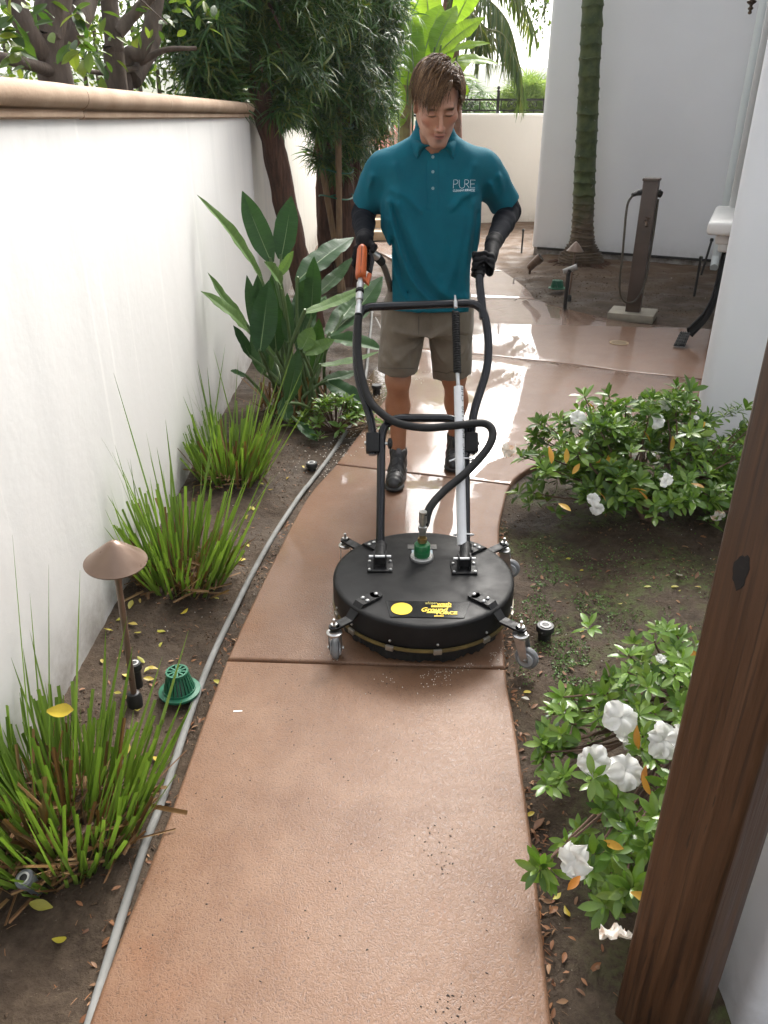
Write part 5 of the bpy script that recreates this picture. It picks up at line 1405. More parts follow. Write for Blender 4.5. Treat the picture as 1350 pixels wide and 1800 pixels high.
strap_clump('large green strappy clump in the left foreground, in front of the near path light', (-.80, 1.34), .19, 420, 24, .18, .38, .52, (.03, -.03), 200, 1, .0105,
            longs=[(gp(70, 1480), at(22, 950, 1.36)), (gp(90, 1450), at(85, 1000, 1.40)), (gp(130, 1440), at(140, 1010, 1.42)), (gp(240, 1420), at(330, 1112, 1.62))])
strap_clump('strappy clump with brown cut leaves just behind the near path light', (-.775, 2.50), .16, 230, 34, .20, .42, .58, (.06, -.02), 150, 2, .0110,
            longs=[(gp(300, 1000), at(202, 662, 2.42)), (gp(310, 1000), at(180, 772, 2.40)), (gp(350, 1010), at(495, 822, 2.62)), (gp(340, 1000), at(395, 610, 2.85))])
strap_clump('strappy clump below the big paddle leaves, third from the camera', (-.75, 3.42), .16, 230, 30, .20, .42, .58, (.06, -.02), 110, 3, .0110,
            longs=[(gp(420, 830), at(330, 690, 3.4)), (gp(430, 830), at(376, 615, 3.55)), (gp(440, 830), at(512, 690, 3.7)), (gp(445, 835), at(520, 600, 3.8)), (gp(450, 840), at(535, 640, 3.75))])

# ---- bird of paradise
def m_paddle(name, c1, c2, trans=.18):
    m = bpy.data.materials.new(name); t = NT(m); o = t.n('UVMap').outputs[0]
    sx = t.n('SeparateXYZ'); t.l(o, sx.inputs[0])
    st = t.noise(t.scaled(o, (2, 46, 1)), 1.0, 3, 0.5, 0.3)
    r_ = t.rand(); c = t.mix(r_, c1, c2); c = t.mix(t.ramp(st, [(0.35, 0.5), (0.6, 0.0)]), c, t.mix(1.0, c, (0.55, 0.6, 0.6), 'MULTIPLY'))
    n = t.bump(st, 0.4, 0.004)
    b = t.bsdf(color=c, rough=0.5, spec=0.22, normal=n); tr = t.n('BsdfTranslucent'); t.l(t.mix(1.0, c, (1.5, 1.6, 0.6), 'MULTIPLY'), tr.inputs['Color'])
    mx = t.n('MixShader'); mx.inputs[0].default_value = trans; t.l(b, mx.inputs[1]); t.l(tr.outputs[0], mx.inputs[2]); t.out(mx.outputs[0]); return m
M_PAD = m_paddle('paddle_leaf', (0.026, 0.070, 0.024), (0.046, 0.105, 0.032)); M_PADL = m_paddle('pale_paddle_leaf', (0.090, 0.165, 0.050), (0.125, 0.205, 0.060))
M_MID = simple('leaf_midrib', (0.14, 0.22, 0.08), 0.45, col2=(0.18, 0.24, 0.10), nscale=12)
M_PET = simple('leaf_stalk', (0.075, 0.130, 0.045), 0.45, col2=(0.11, 0.17, 0.06), nscale=6)
M_BAN = m_paddle('banana_leaf', (0.17, 0.29, 0.035), (0.24, 0.36, 0.05), .42)
PROF = [.25, .62, .88, .98, 1.0, .97, .88, .70, .40, .04]
def paddle(parent, foot, base, tip, w, face, mat, curl=.35, fold=.3, seed=0, sag=.06, torn=0.0, prof=PROF, name='leaf'):
    """a stalked leaf: stalk foot>base, blade base>tip, its upper side turned to `face`"""
    q = random.Random(seed); foot, base, tip, face = Vector(foot), Vector(base), Vector(tip), Vector(face)
    d = tip - base; L = d.length; dn = d.normalized(); sg = face - dn * face.dot(dn)
    sg = sg.normalized() if sg.length > 1e-4 else dn.orthogonal()
    sd = dn.cross(sg); ns, nc = 22, 6
    v, f, uv = [], [], []; ph = q.uniform(0, 6)
    for i in range(ns + 1):
        t = i / ns; hw = w / 2 * float(np.interp(t, np.linspace(0, 1, len(prof)), prof))
        c = base + d * t + sg * (sag * L * math.sin(math.pi * t))
        for j in range(-nc, nc + 1):
            s = j / nc
            up = fold * hw * abs(s) - curl * hw * s * s * .6 + hw * .10 * math.sin(t * 13 + ph + (2 if s > 0 else 0)) * abs(s) ** 2 + hw * .05 * math.sin(t * 37 + ph) * abs(s)
            cut = 1.0
            if torn and abs(s) > .5: cut = 1 - torn * max(0, math.sin(t * 26 + ph * (1 if s > 0 else 2)))
            v.append(c + sd * (hw * s * cut) + sg * up); uv.append((s * .5 + .5, t))
    W = 2 * nc + 1
    for i in range(ns):
        for j in range(2 * nc): f.append((i * W + j, i * W + j + 1, (i + 1) * W + j + 1, (i + 1) * W + j))
    o = mk(name, (v, f), mat, parent, smooth=80, recalc=False)
    ul = o.data.uv_layers.new(name='UVMap'); li = np.empty(len(o.data.loops), np.int32); o.data.loops.foreach_get('vertex_index', li)
    ul.data.foreach_set('uv', np.array(uv)[li].ravel())
    mb = MB(); mb.tube([base + d * t + sg * (sag * L * math.sin(math.pi * t) - .001) for t in np.linspace(0, .97, 14)], [max(.0008, w * .030 * (1 - t)) for t in np.linspace(0, .97, 14)], 6); mk('midrib', mb, M_MID, o)
    mid = foot.lerp(base, .55) + Vector((0, 0, (base - foot).length * .06)) - Vector((d.x, d.y, 0)) * .06
    mb = MB(); mb.tube(bez([foot, mid, base, base + d * .03], 7), [.011 * (1 - .4 * k / 22) for k in range(22)], 8); mk('stalk', mb, M_PET, o)
    return o
bop = thing('bird_of_paradise', 'large clump of upright dark green paddle leaves against the garden wall', 'plant', (-.52, 4.4, 0))
BL = [  # blade base px, Y ; tip px, Y ; width ; facing ; material
    ((461, 495), 4.32, (346, 343), 4.12, .085, (.75, -.3, .4), M_PADL), ((477, 462), 4.45, (426, 336), 4.55, .125, (.25, -1, .25), M_PAD), ((494, 456), 4.50, (512, 345), 4.60, .128, (-.1, -1, .2), M_PAD),
    ((437, 583), 4.15, (342, 512), 3.98, .090, (.35, -.5, .9), M_PADL), ((437, 575), 4.25, (353, 479), 4.18, .075, (.6, -.3, .6), M_PADL), ((457, 619), 4.05, (473, 493), 4.20, .135, (.1, -1, .15), M_PAD),
    ((522, 495), 4.35, (622, 417), 4.75, .140, (-.35, -.9, .5), M_PAD), ((549, 523), 4.40, (620, 452), 4.7, .085, (-.3, -.9, .5), M_PAD), ((533, 550), 4.1, (652, 498), 4.3, .070, (-.2, -.6, .8), M_PADL),
    ((496, 506), 4.1, (464, 460), 3.95, .085, (.3, -.8, .8), M_PADL), ((489, 486), 4.2, (516, 441), 4.15, .055, (-.4, -.9, .3), M_PADL), ((577, 590), 4.5, (672, 486), 5.0, .20, (-.4, -.8, .5), M_PAD),
    ((577, 596), 4.35, (673, 615), 4.25, .115, (0, -.45, 1), M_PAD), ((560, 643), 4.3, (667, 618), 4.5, .06, (0, -.3, 1), M_PADL), ((571, 668), 4.35, (628, 652), 4.55, .075, (0, -.6, .9), M_PAD),
    ((574, 672), 4.3, (641, 712), 4.15, .110, (0, -.5, 1), M_PAD), ((530, 616), 4.1, (549, 575), 4.15, .095, (-.2, -1, .2), M_PADL), ((533, 622), 4.1, (588, 597), 4.15, .08, (-.3, -.8, .6), M_PADL),
    ((505, 708), 4.0, (524, 612), 4.1, .090, (.5, -.9, .1), M_PAD), ((507, 605), 4.25, (505, 515), 4.3, .070, (.4, -1, .1), M_PAD), ((524, 742), 4.0, (558, 776), 3.85, .06, (.2, -.6, .8), M_PAD),
    ((440, 627), 4.25, (410, 572), 4.2, .06, (.8, -.7, .1), M_PAD), ((432, 660), 4.2, (405, 652), 4.1, .05, (.2, -.6, .9), M_PAD), ((505, 738), 4.0, (497, 698), 4.1, .085, (.1, -1, .3), M_PAD),
    ((545, 560), 4.5, (572, 520), 4.75, .10, (-.4, -.9, .3), M_PAD), ((600, 560), 4.6, (630, 520), 4.8, .10, (-.1, -1, .3), M_PAD), ((520, 560), 4.5, (540, 480), 4.7, .09, (-.3, -1, .2), M_PAD),
    ((480, 560), 4.45, (484, 470), 4.5, .09, (.3, -1, .2), M_PAD)]
for k, (b0, yb, t0, yt, w, fc, mt) in enumerate(BL):
    B_ = at(*b0, yb); T_ = at(*t0, yt); ft = Vector((-.52 + rn.uniform(-.14, .16), 4.35 + rn.uniform(-.12, .2), 0.0)); ft.z = (soil_z(ft.x, ft.y)) - .01
    if T_.x < -.935: T_.x = -.935
    paddle(bop, ft, B_, T_, w * 1.06, fc, mt, seed=k, curl=.25, fold=.30 + .25 * rn.random(), sag=-.05 if k % 3 else .04)
for k in range(16):      # inner leaves of the clump
    px, py, Y = rn.uniform(455, 570), rn.uniform(560, 690), rn.uniform(4.3, 4.7); B_ = at(px, py, Y); T_ = at(px + (px - 505) * rn.uniform(.2, .7) + rn.uniform(-12, 12), py - rn.uniform(70, 120), Y + rn.uniform(-.1, .3)); T_.x = max(T_.x, -.935)
    ft = Vector((-.52 + rn.uniform(-.14, .16), 4.40 + rn.uniform(-.12, .2), -.02)); paddle(bop, ft, B_, T_, rn.uniform(.07, .12), (rn.uniform(-.5, .5), -1, .2), M_PAD if k % 4 else M_PADL, seed=200 + k, fold=.3, sag=-.04)
# dead bases
ms = []
for k in range(120):
    a = rn.uniform(0, 6.28); p = Vector((-.52 + .24 * math.cos(a) * rn.random(), 4.36 + .24 * math.sin(a) * rn.random(), rn.uniform(0, .05)))
    ms.append((rn.randint(0, 4), M4(p, rot_to((rn.gauss(0, .5), rn.gauss(0, .5), rn.uniform(.3, 1))), (.016, rn.uniform(.06, .22), .016))))
v, f = merged(strap, ms); mk('dry_sheaths', (v, f), M_STRAWB, bop, kind='stuff', recalc=False)

# ---- small-leaved plants
LF = [.15, .6, .95, 1.0, .75, .08]
M_AZ = leafmat('azalea_leaf', [(0.050, 0.110, 0.018), (0.090, 0.175, 0.026), (0.135, 0.235, 0.036), (0.200, 0.290, 0.052)], 0.33, 0.28, spec=0.45)
M_AZL = leafmat('azalea_new_leaf', [(0.120, 0.230, 0.032), (0.180, 0.310, 0.050), (0.230, 0.340, 0.070)], 0.26, 0.3, spec=0.6)
M_YELLOW = leafmat('yellowed_leaf', [(0.50, 0.23, 0.02), (0.58, 0.34, 0.03), (0.40, 0.13, 0.02)], 0.45, 0.2)
M_BROWN = leafmat('brown_leaf', [(0.20, 0.075, 0.030), (0.30, 0.13, 0.05), (0.13, 0.055, 0.028), (0.36, 0.20, 0.10)], 0.6, 0.1)
M_TWIG = simple('azalea_twig', (0.085, 0.045, 0.028), 0.7, col2=(0.13, 0.075, 0.05), nscale=20, bump=0.5)
one_leaf = leaf_proto(1, .36, LF, .35, .25, 5)
def rosette_mesh(seed, n, mat):
    q = random.Random(seed); ms = []
    for k in range(n):
        a = k * 2.4 + q.uniform(-.3, .3); el = q.uniform(.05, .75) if k < n * .7 else q.uniform(.75, 1.25)
        d = Vector((math.cos(a) * math.cos(el), math.sin(a) * math.cos(el), math.sin(el))); s = q.uniform(.65, 1.1) * (1 if k < n * .7 else .65)
        ms.append((0, M4(Vector((0, 0, -.25 * (1 - el))) + d * .06, rot_to(d, q.uniform(-.3, .3)), s)))
    v, f = merged([one_leaf], ms); me = mesh_of('leaf_cluster', v, f, smooth=80); me.materials.append(mat); return me
ROS = [rosette_mesh(k, 9 + k % 4, M_AZ) for k in range(6)] + [rosette_mesh(k + 20, 9, M_AZL) for k in range(4)]
ROSP = []
for m_ in ROS[:2]: ROSP.append(([tuple(v.co) for v in m_.vertices], [tuple(p_.vertices) for p_ in m_.polygons]))
SINGLE = []
for m_ in (M_YELLOW, M_BROWN):
    me = mesh_of('leaf', one_leaf[0], one_leaf[1], smooth=80); me.materials.append(m_); SINGLE.append(me)
def m_petal(name, c1, c2):
    m = bpy.data.materials.new(name); t = NT(m); o = t.obj()
    c = t.mix(t.ramp(t.noise(o, 1.6, 4, 0.6), [(0.5, 0.0), (0.72, 1.0)]), c1, c2)
    b = t.bsdf(color=c, rough=0.55, spec=0.3); tr = t.n('BsdfTranslucent'); t.l(c, tr.inputs['Color']); mx = t.n('MixShader'); mx.inputs[0].default_value = .35
    t.l(b, mx.inputs[1]); t.l(tr.outputs[0], mx.inputs[2]); t.out(mx.outputs[0]); return m
M_PETAL = m_petal('white_petal', (0.80, 0.80, 0.77), (0.78, 0.77, 0.71)); M_PETALB = m_petal('fading_petal', (0.80, 0.76, 0.70), (0.62, 0.34, 0.17))
def flower_mesh(seed, mat, closed=0.0):
    q = random.Random(seed); v, f = [], []
    for p in range(5):
        a0 = p * math.pi * .4 + q.uniform(-.15, .15); n, m = 8, 8; o = len(v); tilt = q.uniform(-.05, .55) + closed
        sc_f = q.uniform(.85, 1.12); ph = q.uniform(0, 6)
        for i in range(n + 1):
            t = i / n; w = sc_f * .54 * float(np.interp(t, [0, .25, .6, .85, 1], [.14, .42, .95, .98, .50]))
            for j in range(m + 1):
                s = j / m * 2 - 1; rr = sc_f * (t * 1.0 - .10 * abs(s) ** 2 * t)
                ru = .17 * t * t * math.sin(4.5 * s + ph) + .06 * t * t * math.sin(13 * s + 2 * ph)
                el = tilt + 1.15 * (1 - t) ** .8 - .35 * t
                x = rr * math.cos(el) ; z = rr * math.sin(el) * .8 + ru + .16 * s * s * t
                ca, sa = math.cos(a0), math.sin(a0); v.append((x * ca - w * s * sa, x * sa + w * s * ca, z))
        for i in range(n):
            for j in range(m): a = o + i * (m + 1) + j; f.append((a, a + 1, a + m + 2, a + m + 1))
    me = mesh_of('flower', v, f, smooth=180); me.materials.append(mat); return me
FLW = [flower_mesh(1, M_PETAL), flower_mesh(2, M_PETAL, .1), flower_mesh(3, M_PETAL, .2), flower_mesh(4, M_PETALB, .35), flower_mesh(5, M_PETALB, .5)]
BUD = flower_mesh(6, M_PETAL, .85)

def azalea(label, basep, tips, leafL, flowers, yellows, seed, extra_tw=0):
    q = random.Random(seed); basep = Vector(basep); basep.z = (soil_z(basep.x, basep.y)) - .01
    th = thing('azalea_bush', label, 'bush', basep)
    stems = []
    for k in range(7):
        a = k * .9 + q.uniform(-.3, .3); e = basep + Vector((math.cos(a) * .10, math.sin(a) * .10, .16 + q.uniform(0, .06))); stems.append(e)
        mb = MB(); mb.tube(bez([basep + Vector((math.cos(a) * .012, math.sin(a) * .012, 0)), basep.lerp(e, .5) + Vector((q.gauss(0, .012), q.gauss(0, .012), .01)), e], 4), [.013, .012, .011, .0105, .010, .010, .009, .0085, .008], 7); mk('stem', mb, M_TWIG, th)
    tw = MB(); cnt = 0
    for (p, s) in tips:
        up = Vector((p.x - basep.x, p.y - basep.y, 0)) * 1.0 + Vector((q.gauss(0, .25), q.gauss(0, .25) - .12, .75))
        R3 = Vector((0, 0, 1)).rotation_difference(up.normalized()).to_matrix() @ Matrix.Rotation(q.uniform(0, 6.28), 3, 'Z')
        i = q.randint(0, 5) if q.random() > s else q.randint(6, 9)
        inst('leaf_cluster', ROS[i], M4(p, R3, leafL * q.uniform(.82, 1.2)), th)
        near = min(stems, key=lambda e: (e - p).length)
        mid = near.lerp(p, .5) + Vector((q.gauss(0, .02), q.gauss(0, .02), -.03)); q.random() < .45 and tw.tube(bez([near, mid, p], 3), [.006, .0055, .005, .004, .0035, .003, .0025], 5, cap=False)
    if extra_tw:
        ms = []
        for k in range(extra_tw):
            p, s_ = tips[q.randrange(len(tips))]; p2 = p.lerp(Vector((basep.x, basep.y, p.z * .8)), q.uniform(.08, .40)) + Vector((q.gauss(0, .04), q.gauss(0, .04), q.gauss(-.02, .03)))
            if p2.z < .05: continue
            ms.append((q.randint(0, 1), M4(p2, Matrix.Rotation(q.uniform(0, 6.28), 3, 'Z') @ Matrix.Rotation(q.gauss(0, .6), 3, 'X'), leafL * q.uniform(.75, 1.1))))
        v, f = merged(ROSP, ms); mk('inner_foliage', (v, f), M_AZ, th, kind='stuff', recalc=False)
    mk('branches', tw, M_TWIG, th)
    for p, s, i, dirv in flowers:
        R3 = Vector((0, 0, 1)).rotation_difference(Vector(dirv).normalized()).to_matrix() @ Matrix.Rotation(q.uniform(0, 6.28), 3, 'Z')
        o = inst('flower', FLW[i] if i < 5 else BUD, M4(p, R3, s), th)
    for p in yellows:
        inst('yellow_leaf', SINGLE[0], M4(p, rot_to((q.gauss(0, 1), -.8, q.gauss(-.2, .5)), q.uniform(-1, 1)), leafL * q.uniform(.95, 1.3)), th)
    return th
# upper bush: a low dome
tips = []
q = random.Random(4); BC = Vector((1.17, 3.06, 0))
while len(tips) < 298:
    a = q.uniform(0, 2 * math.pi); rr = math.sqrt(q.random()); x = BC.x + .58 * rr * math.cos(a); y = BC.y + .42 * rr * math.sin(a)
    top = .54 * (1 - .52 * rr ** 2.4) * (1 + .18 * math.sin(5 * a + 1) * rr)
    if x > 1.55: top *= .92
    z = top * (1 - .72 * q.random() ** 1.3)
    if vnoise(x * 9, y * 9, z * 9, 3) < -.22: continue
    if z < .17 and math.hypot(x - 1.14, y - 2.78) < .22: continue
    if (x - 1.61) * .504 + (y - 3.75) * .865 > -.05: continue
    tips.append((Vector((x, y, z + .01)), .22))
fl_u = [((1013, 737), 3.05, .036, 0, (-.2, -.8, .6)), ((1150, 742), 2.95, .034, 1, (0, -.8, .5)), ((1165, 712), 3.1, .030, 0, (.1, -.6, .8)), ((893, 790), 2.82, .034, 3, (-.3, -.9, -.3)), ((1108, 795), 2.85, .022, 3, (.1, -.9, .2)), ((1165, 845), 2.66, .030, 2, (.2, -.9, .2)),
        ((1040, 878), 2.68, .026, 0, (-.1, -1, .2)), ((1047, 893), 2.66, .030, 1, (0, -1, 0)), ((1257, 905), 2.68, .028, 3, (.1, -1, -.2)), ((1218, 738), 3.0, .018, 5, (0, -.5, .8)), ((1010, 757), 3.0, .018, 4, (-.2, -1, .1))]
fl_u = [(at(*p, y) + Vector((0, -.02, .01)), s, i, d) for p, y, s, i, d in fl_u]
ye = [at(px, py, y) for px, py, y in ((1033, 708, 3.2), (1070, 800, 2.85), (1108, 860, 2.7), (1122, 862, 2.7), (982, 885, 2.68), (1049, 862, 2.72), (1105, 820, 2.8), (1215, 850, 2.7), (1183, 766, 2.9), (965, 785, 2.8), (996, 788, 2.85), (1054, 813, 2.8), (1019, 815, 2.8), (1130, 757, 2.95), (1080, 805, 2.84), (1240, 742, 3.0))]
azalea('broad azalea bush with white flowers behind the floor cleaner, right of the path', (1.14, 2.93, 0), tips, .060, fl_u, ye, 8, 340)
# lower bush: sprays of shoots
cl = [(1035, 1100, .24, 1), (1150, 1128, .27, 2), (1190, 1118, .28, 2), (1125, 1160, .24, 2), (1182, 1172, .28, 3), (1158, 1205, .25, 3), (1098, 1212, .22, 3), (1062, 1222, .20, 3), (1012, 1232, .16, 3), (990, 1250, .14, 3), (968, 1288, .12, 3), (1003, 1272, .15, 3), (1050, 1262, .18, 3), (1112, 1242, .22, 3), (1150, 1255, .24, 3), (1192, 1232, .27, 2), (982, 1308, .11, 2), (960, 1322, .10, 2), (1150, 1330, .22, 3),
      (975, 1368, .09, 2), (962, 1378, .08, 1), (1062, 1382, .16, 3), (1084, 1402, .17, 2), (1060, 1424, .15, 3), (1092, 1442, .15, 3), (1130, 1302, .20, 2), (1050, 1520, .14, 3), (1080, 1496, .16, 2), (1110, 1560, .15, 3), (1128, 1582, .15, 3), (1062, 1592, .12, 2), (1092, 1556, .14, 2), (965, 1530, .08, 2), (996, 1482, .10, 2), (1180, 1380, .26, 3), (1160, 1440, .25, 2), (1120, 1180, .24, 2), (1075, 1190, .2, 1), (1210, 1190, .3, 3), (1215, 1260, .3, 3), (1140, 1500, .2, 2)]
tips = []
q = random.Random(9)
for px, py, z, n in cl:
    for k in range(n + (1 if n > 1 else 0)):
        j = 0 if k == 0 else 1
        tips.append((gp(px + j * q.uniform(-26, 26), py + j * q.uniform(-22, 22), z + q.uniform(-.05, .05) * j), .62))
fl_l = [((1090, 1262), .27, .042, 0, (-.2, -.7, .7)), ((1163, 1302), .28, .045, 1, (.1, -.7, .7)), ((1045, 1336), .22, .040, 1, (-.4, -.6, .6)), ((1098, 1356), .24, .042, 0, (.1, -.7, .7)), ((1016, 1508), .17, .042, 2, (-.7, -.6, .3)), ((1082, 1622), .16, .042, 4, (0, -.7, -.6)), ((1160, 1163), .28, .022, 5, (-.1, -.3, 1)), ((1108, 1300), .2, .03, 2, (0, -.5, .8)), ((1195, 1305), .3, .042, 2, (.3, -.6, .7))]
fl_l = [(gp(*p, z), s, i, d) for p, z, s, i, d in fl_l]
ye = [gp(px, py, z) for px, py, z in ((1120, 1275, .28), (1136, 1345, .27), (1130, 1362, .27), (1020, 1540, .19), (1200, 1142, .3), (1060, 1478, .2), (1108, 1568, .2))]
azalea('straggly azalea with large white flowers beside the timber post', (.93, 1.62, 0), tips, .044, fl_l, ye, 10, 40)

# groundcover at the foot of the paddle leaves
gc_ = thing('low_shrub', 'small bright green leafy shrub at the foot of the paddle leaves', 'shrub', (-.28, 4.12, 0))
tips = [Vector((-.28 + .20 * q.gauss(0, .6), 4.12 + .16 * q.gauss(0, .6), .02)) for k in range(60)]
for p in tips:
    p.z = max(.03, .20 * math.exp(-(((p.x + .28) / .2) ** 2 + ((p.y - 4.12) / .2) ** 2)) * q.uniform(.4, 1.1))
    inst('leaf_cluster', ROS[q.randint(0, 9)], M4(p, Matrix.Rotation(q.uniform(0, 6.28), 3, 'Z') @ Matrix.Rotation(q.uniform(-.4, .4), 3, 'X'), .062 * q.uniform(.7, 1.2)), gc_)
mb = MB()
for p in tips: mb.tube([(-.28, 4.12, -.03), p], .003, 4)
mk('stems', mb, M_TWIG, gc_)

# ================================================================== TREES
M_BARKR = simple('red_brown_bark', (0.048, 0.022, 0.013), 0.85, col2=(0.120, 0.056, 0.034), nscale=7, bump=1.0, bscale=9, bdist=0.02, stretch=(6, 6, 0.8))
M_BARKG = simple('grey_brown_bark', (0.060, 0.044, 0.034), 0.85, col2=(0.125, 0.095, 0.074), nscale=6, bump=0.8, bscale=12, bdist=0.012, stretch=(3, 3, 0.8))
M_PODO = leafmat('needle_leaf', [(0.026, 0.075, 0.022), (0.055, 0.140, 0.036), (0.095, 0.200, 0.050), (0.210, 0.235, 0.050)], 0.38, 0.34)
M_BROAD = leafmat('hedge_leaf', [(0.030, 0.070, 0.014), (0.065, 0.125, 0.022), (0.120, 0.190, 0.032), (0.200, 0.250, 0.045)], 0.4, 0.42)
def trunk_mb(mb, pts, r0, r1, n=10, rough=.12, seed=0):
    P = bez(pts, 8); N = len(P); o = len(mb.v)
    mb.tube(P, [r0 + (r1 - r0) * k / (N - 1) for k in range(N)], n)
    for i in range(o, len(mb.v)):
        k = (i - o) // n; c = P[min(k, N - 1)]; p = Vector(mb.v[i]); s = 1 + rough * float(vnoise(p.x * 22, p.y * 22, p.z * 9, seed)); mb.v[i] = tuple(c + (p - c) * s)
    return mb
# tufts of long narrow leaves
def tuft(seed):
    q = random.Random(seed); ms = []; lp = leaf_proto(1, .070, [.3, .9, 1, .85, .5, .05], .9, .2, 5)
    for k in range(13):
        a = k * 2.4; el = q.uniform(-.5, .7); d = Vector((math.cos(a) * math.cos(el), math.sin(a) * math.cos(el), math.sin(el))); ms.append((0, M4(Vector((0, 0, q.uniform(-.3, .1))), rot_to(d, q.uniform(-.4, .4)), q.uniform(.6, 1.1))))
    return merged([lp], ms)
TUF = [tuft(k) for k in range(5)]
TUF = [(v.tolist(), f) for v, f in TUF]
def podo_tree(label, foot, trunks, blobs, seed, dens=1.0, ties=None):
    q = random.Random(seed); th = thing('fern_pine', label, 'tree', foot, None)
    for pts, r0, r1 in trunks: mk('trunk', trunk_mb(MB(), pts, r0, r1, 12, .16, seed), M_BARKR, th, smooth=60)
    ms = []; tw = MB()
    tops = [p for t in trunks for p in bez(t[0], 6)[10:]]
    for c, r_ in blobs:
        c = Vector(c); n = int(dens * (46 + 210 * r_ * r_ / .16))
        hub = min(tops, key=lambda e: (e - c - Vector((0, 0, .15))).length)
        for k in range(3):
            e = c + Vector((q.gauss(0, r_ * .4), q.gauss(0, r_ * .4), -r_ * .3)); (hub - e).length < .9 and tw.tube(bez([hub, hub.lerp(e, .5) + Vector((0, 0, .10)), e], 4), [.022, .020, .018, .016, .013, .011, .009, .007, .005], 5, cap=False)
        for k in range(n):
            d = Vector((q.gauss(0, 1), q.gauss(0, 1), q.gauss(0, 1))).normalized(); rr = r_ * q.random() ** .4; p = c + Vector((d.x * rr, d.y * rr, d.z * rr * .85))
            if vnoise(p.x * 3.3, p.y * 3.3, p.z * 3.3, 7) < -.42: continue
            R3 = Vector((0, 0, 1)).rotation_difference(Vector((d.x * .6, d.y * .6, .5)).normalized()).to_matrix() @ Matrix.Rotation(q.uniform(0, 6.28), 3, 'Z')
            ms.append((q.randint(0, 4), M4(p, R3, q.uniform(.15, .25))))
    mk('branches', tw, M_BARKR, th)
    ms = [m_ for m_ in ms if q.random() < .85]; v, f = merged(TUF, ms); mk('crown', (v, f), M_PODO, th, kind='stuff', smooth=0, recalc=False)
    return th
f1 = gp(550, 575)
podo_tree('fern pine with a single leaning red brown trunk in front of the garden wall', (f1.x, f1.y, 0),
          [([f1 + Vector((.02, 0, -.1)), f1 + Vector((.0, 0, .12)), at(520, 440, 6.55), at(490, 300, 6.45), at(470, 215, 6.4), at(452, 130, 6.4), at(440, -60, 6.4), at(430, -200, 6.5)], .105, .075)],
          [(at(px, py, Y), r_) for px, py, Y, r_ in ((385, 60, 6.0, .38), (365, 135, 5.9, .20), (435, 20, 6.0, .40), (485, 70, 6.4, .34), (430, 110, 6.1, .20), (400, 165, 6.0, .12), (515, 130, 6.6, .24), (500, 190, 6.4, .10), (450, -120, 6.3, .6), (340, -40, 6.1, .45), (540, -60, 6.8, .5), (470, 0, 7.2, .4), (350, 60, 6.6, .3))], 3)
f2 = gp(600, 508)
tk = []
for k, (bx, tx, yy, rr) in enumerate(((575, 566, 8.3, .075), (590, 583, 8.6, .085), (606, 606, 8.4, .095), (617, 612, 8.7, .07), (622, 626, 8.5, .05))):
    b0 = gp(bx, 505 - 4 * (k % 2)); b0.z = -.05; tk.append(([b0, at((bx + tx) / 2 + (k % 3 - 1) * 3, 380, yy), at(tx, 250, yy), at(tx + (k - 2) * 4, 120, yy), at(tx + (k - 2) * 12, -60, yy)], rr, rr * .7))
podo_tree('multi trunked fern pine left of the man with staked red brown stems', (f2.x, f2.y, 0), tk,
          [(at(px, py, Y), r_) for px, py, Y, r_ in ((560, 60, 7.8, .50), (600, 140, 8.0, .36), (565, 215, 8.0, .22), (540, 160, 7.8, .25), (635, 60, 8.5, .46), (645, 180, 8.5, .28), (668, 110, 9.0, .24), (668, 225, 9.0, .16), (650, 275, 9.0, .13), (615, 250, 8.4, .17), (590, 290, 8.3, .10), (676, 30, 9.0, .28), (600, -100, 8.2, .8), (650, -110, 9.0, .55), (640, 320, 9.0, .09), (560, 270, 8.2, .10), (672, 175, 9.2, .18), (520, 60, 8.4, .4))], 5)
# stakes and ties
M_STAKE = simple('lodgepole_stake', (0.24, 0.155, 0.080), 0.8, col2=(0.16, 0.10, 0.055), nscale=9, bump=0.4, stretch=(5, 5, 1))
M_TIE = simple('green_tie_tape', (0.01, 0.10, 0.055), 0.5)
for k, (b0, t0, Y, lb) in enumerate((((604, 470), (548, 190), 8.15, 'slanting tan tree stake left of the staked stems'), ((597, 500), (594, 175), 8.05, 'upright tan tree stake tied to the stems'))):
    a, b_ = at(*b0, Y), at(*t0, Y); a.z = max(-.05, a.z - .3)
    st0 = thing('tree_stake', lb, 'stake', a)
    mb = MB(); mb.tube([a, b_], .030, 10); mk('pole', mb, M_STAKE, st0)
    if k:
        for py in (222, 300, 345):
            c = at(596, py, 8.25); mb = MB(); pts = [c + Vector((.17 * math.cos(t) - .03, .22 * math.sin(t), .02 * math.sin(2 * t))) for t in np.linspace(0, 6.28, 24)]
            mb.tube(pts, .008, 5); mk('tie', mb, M_TIE, st0)

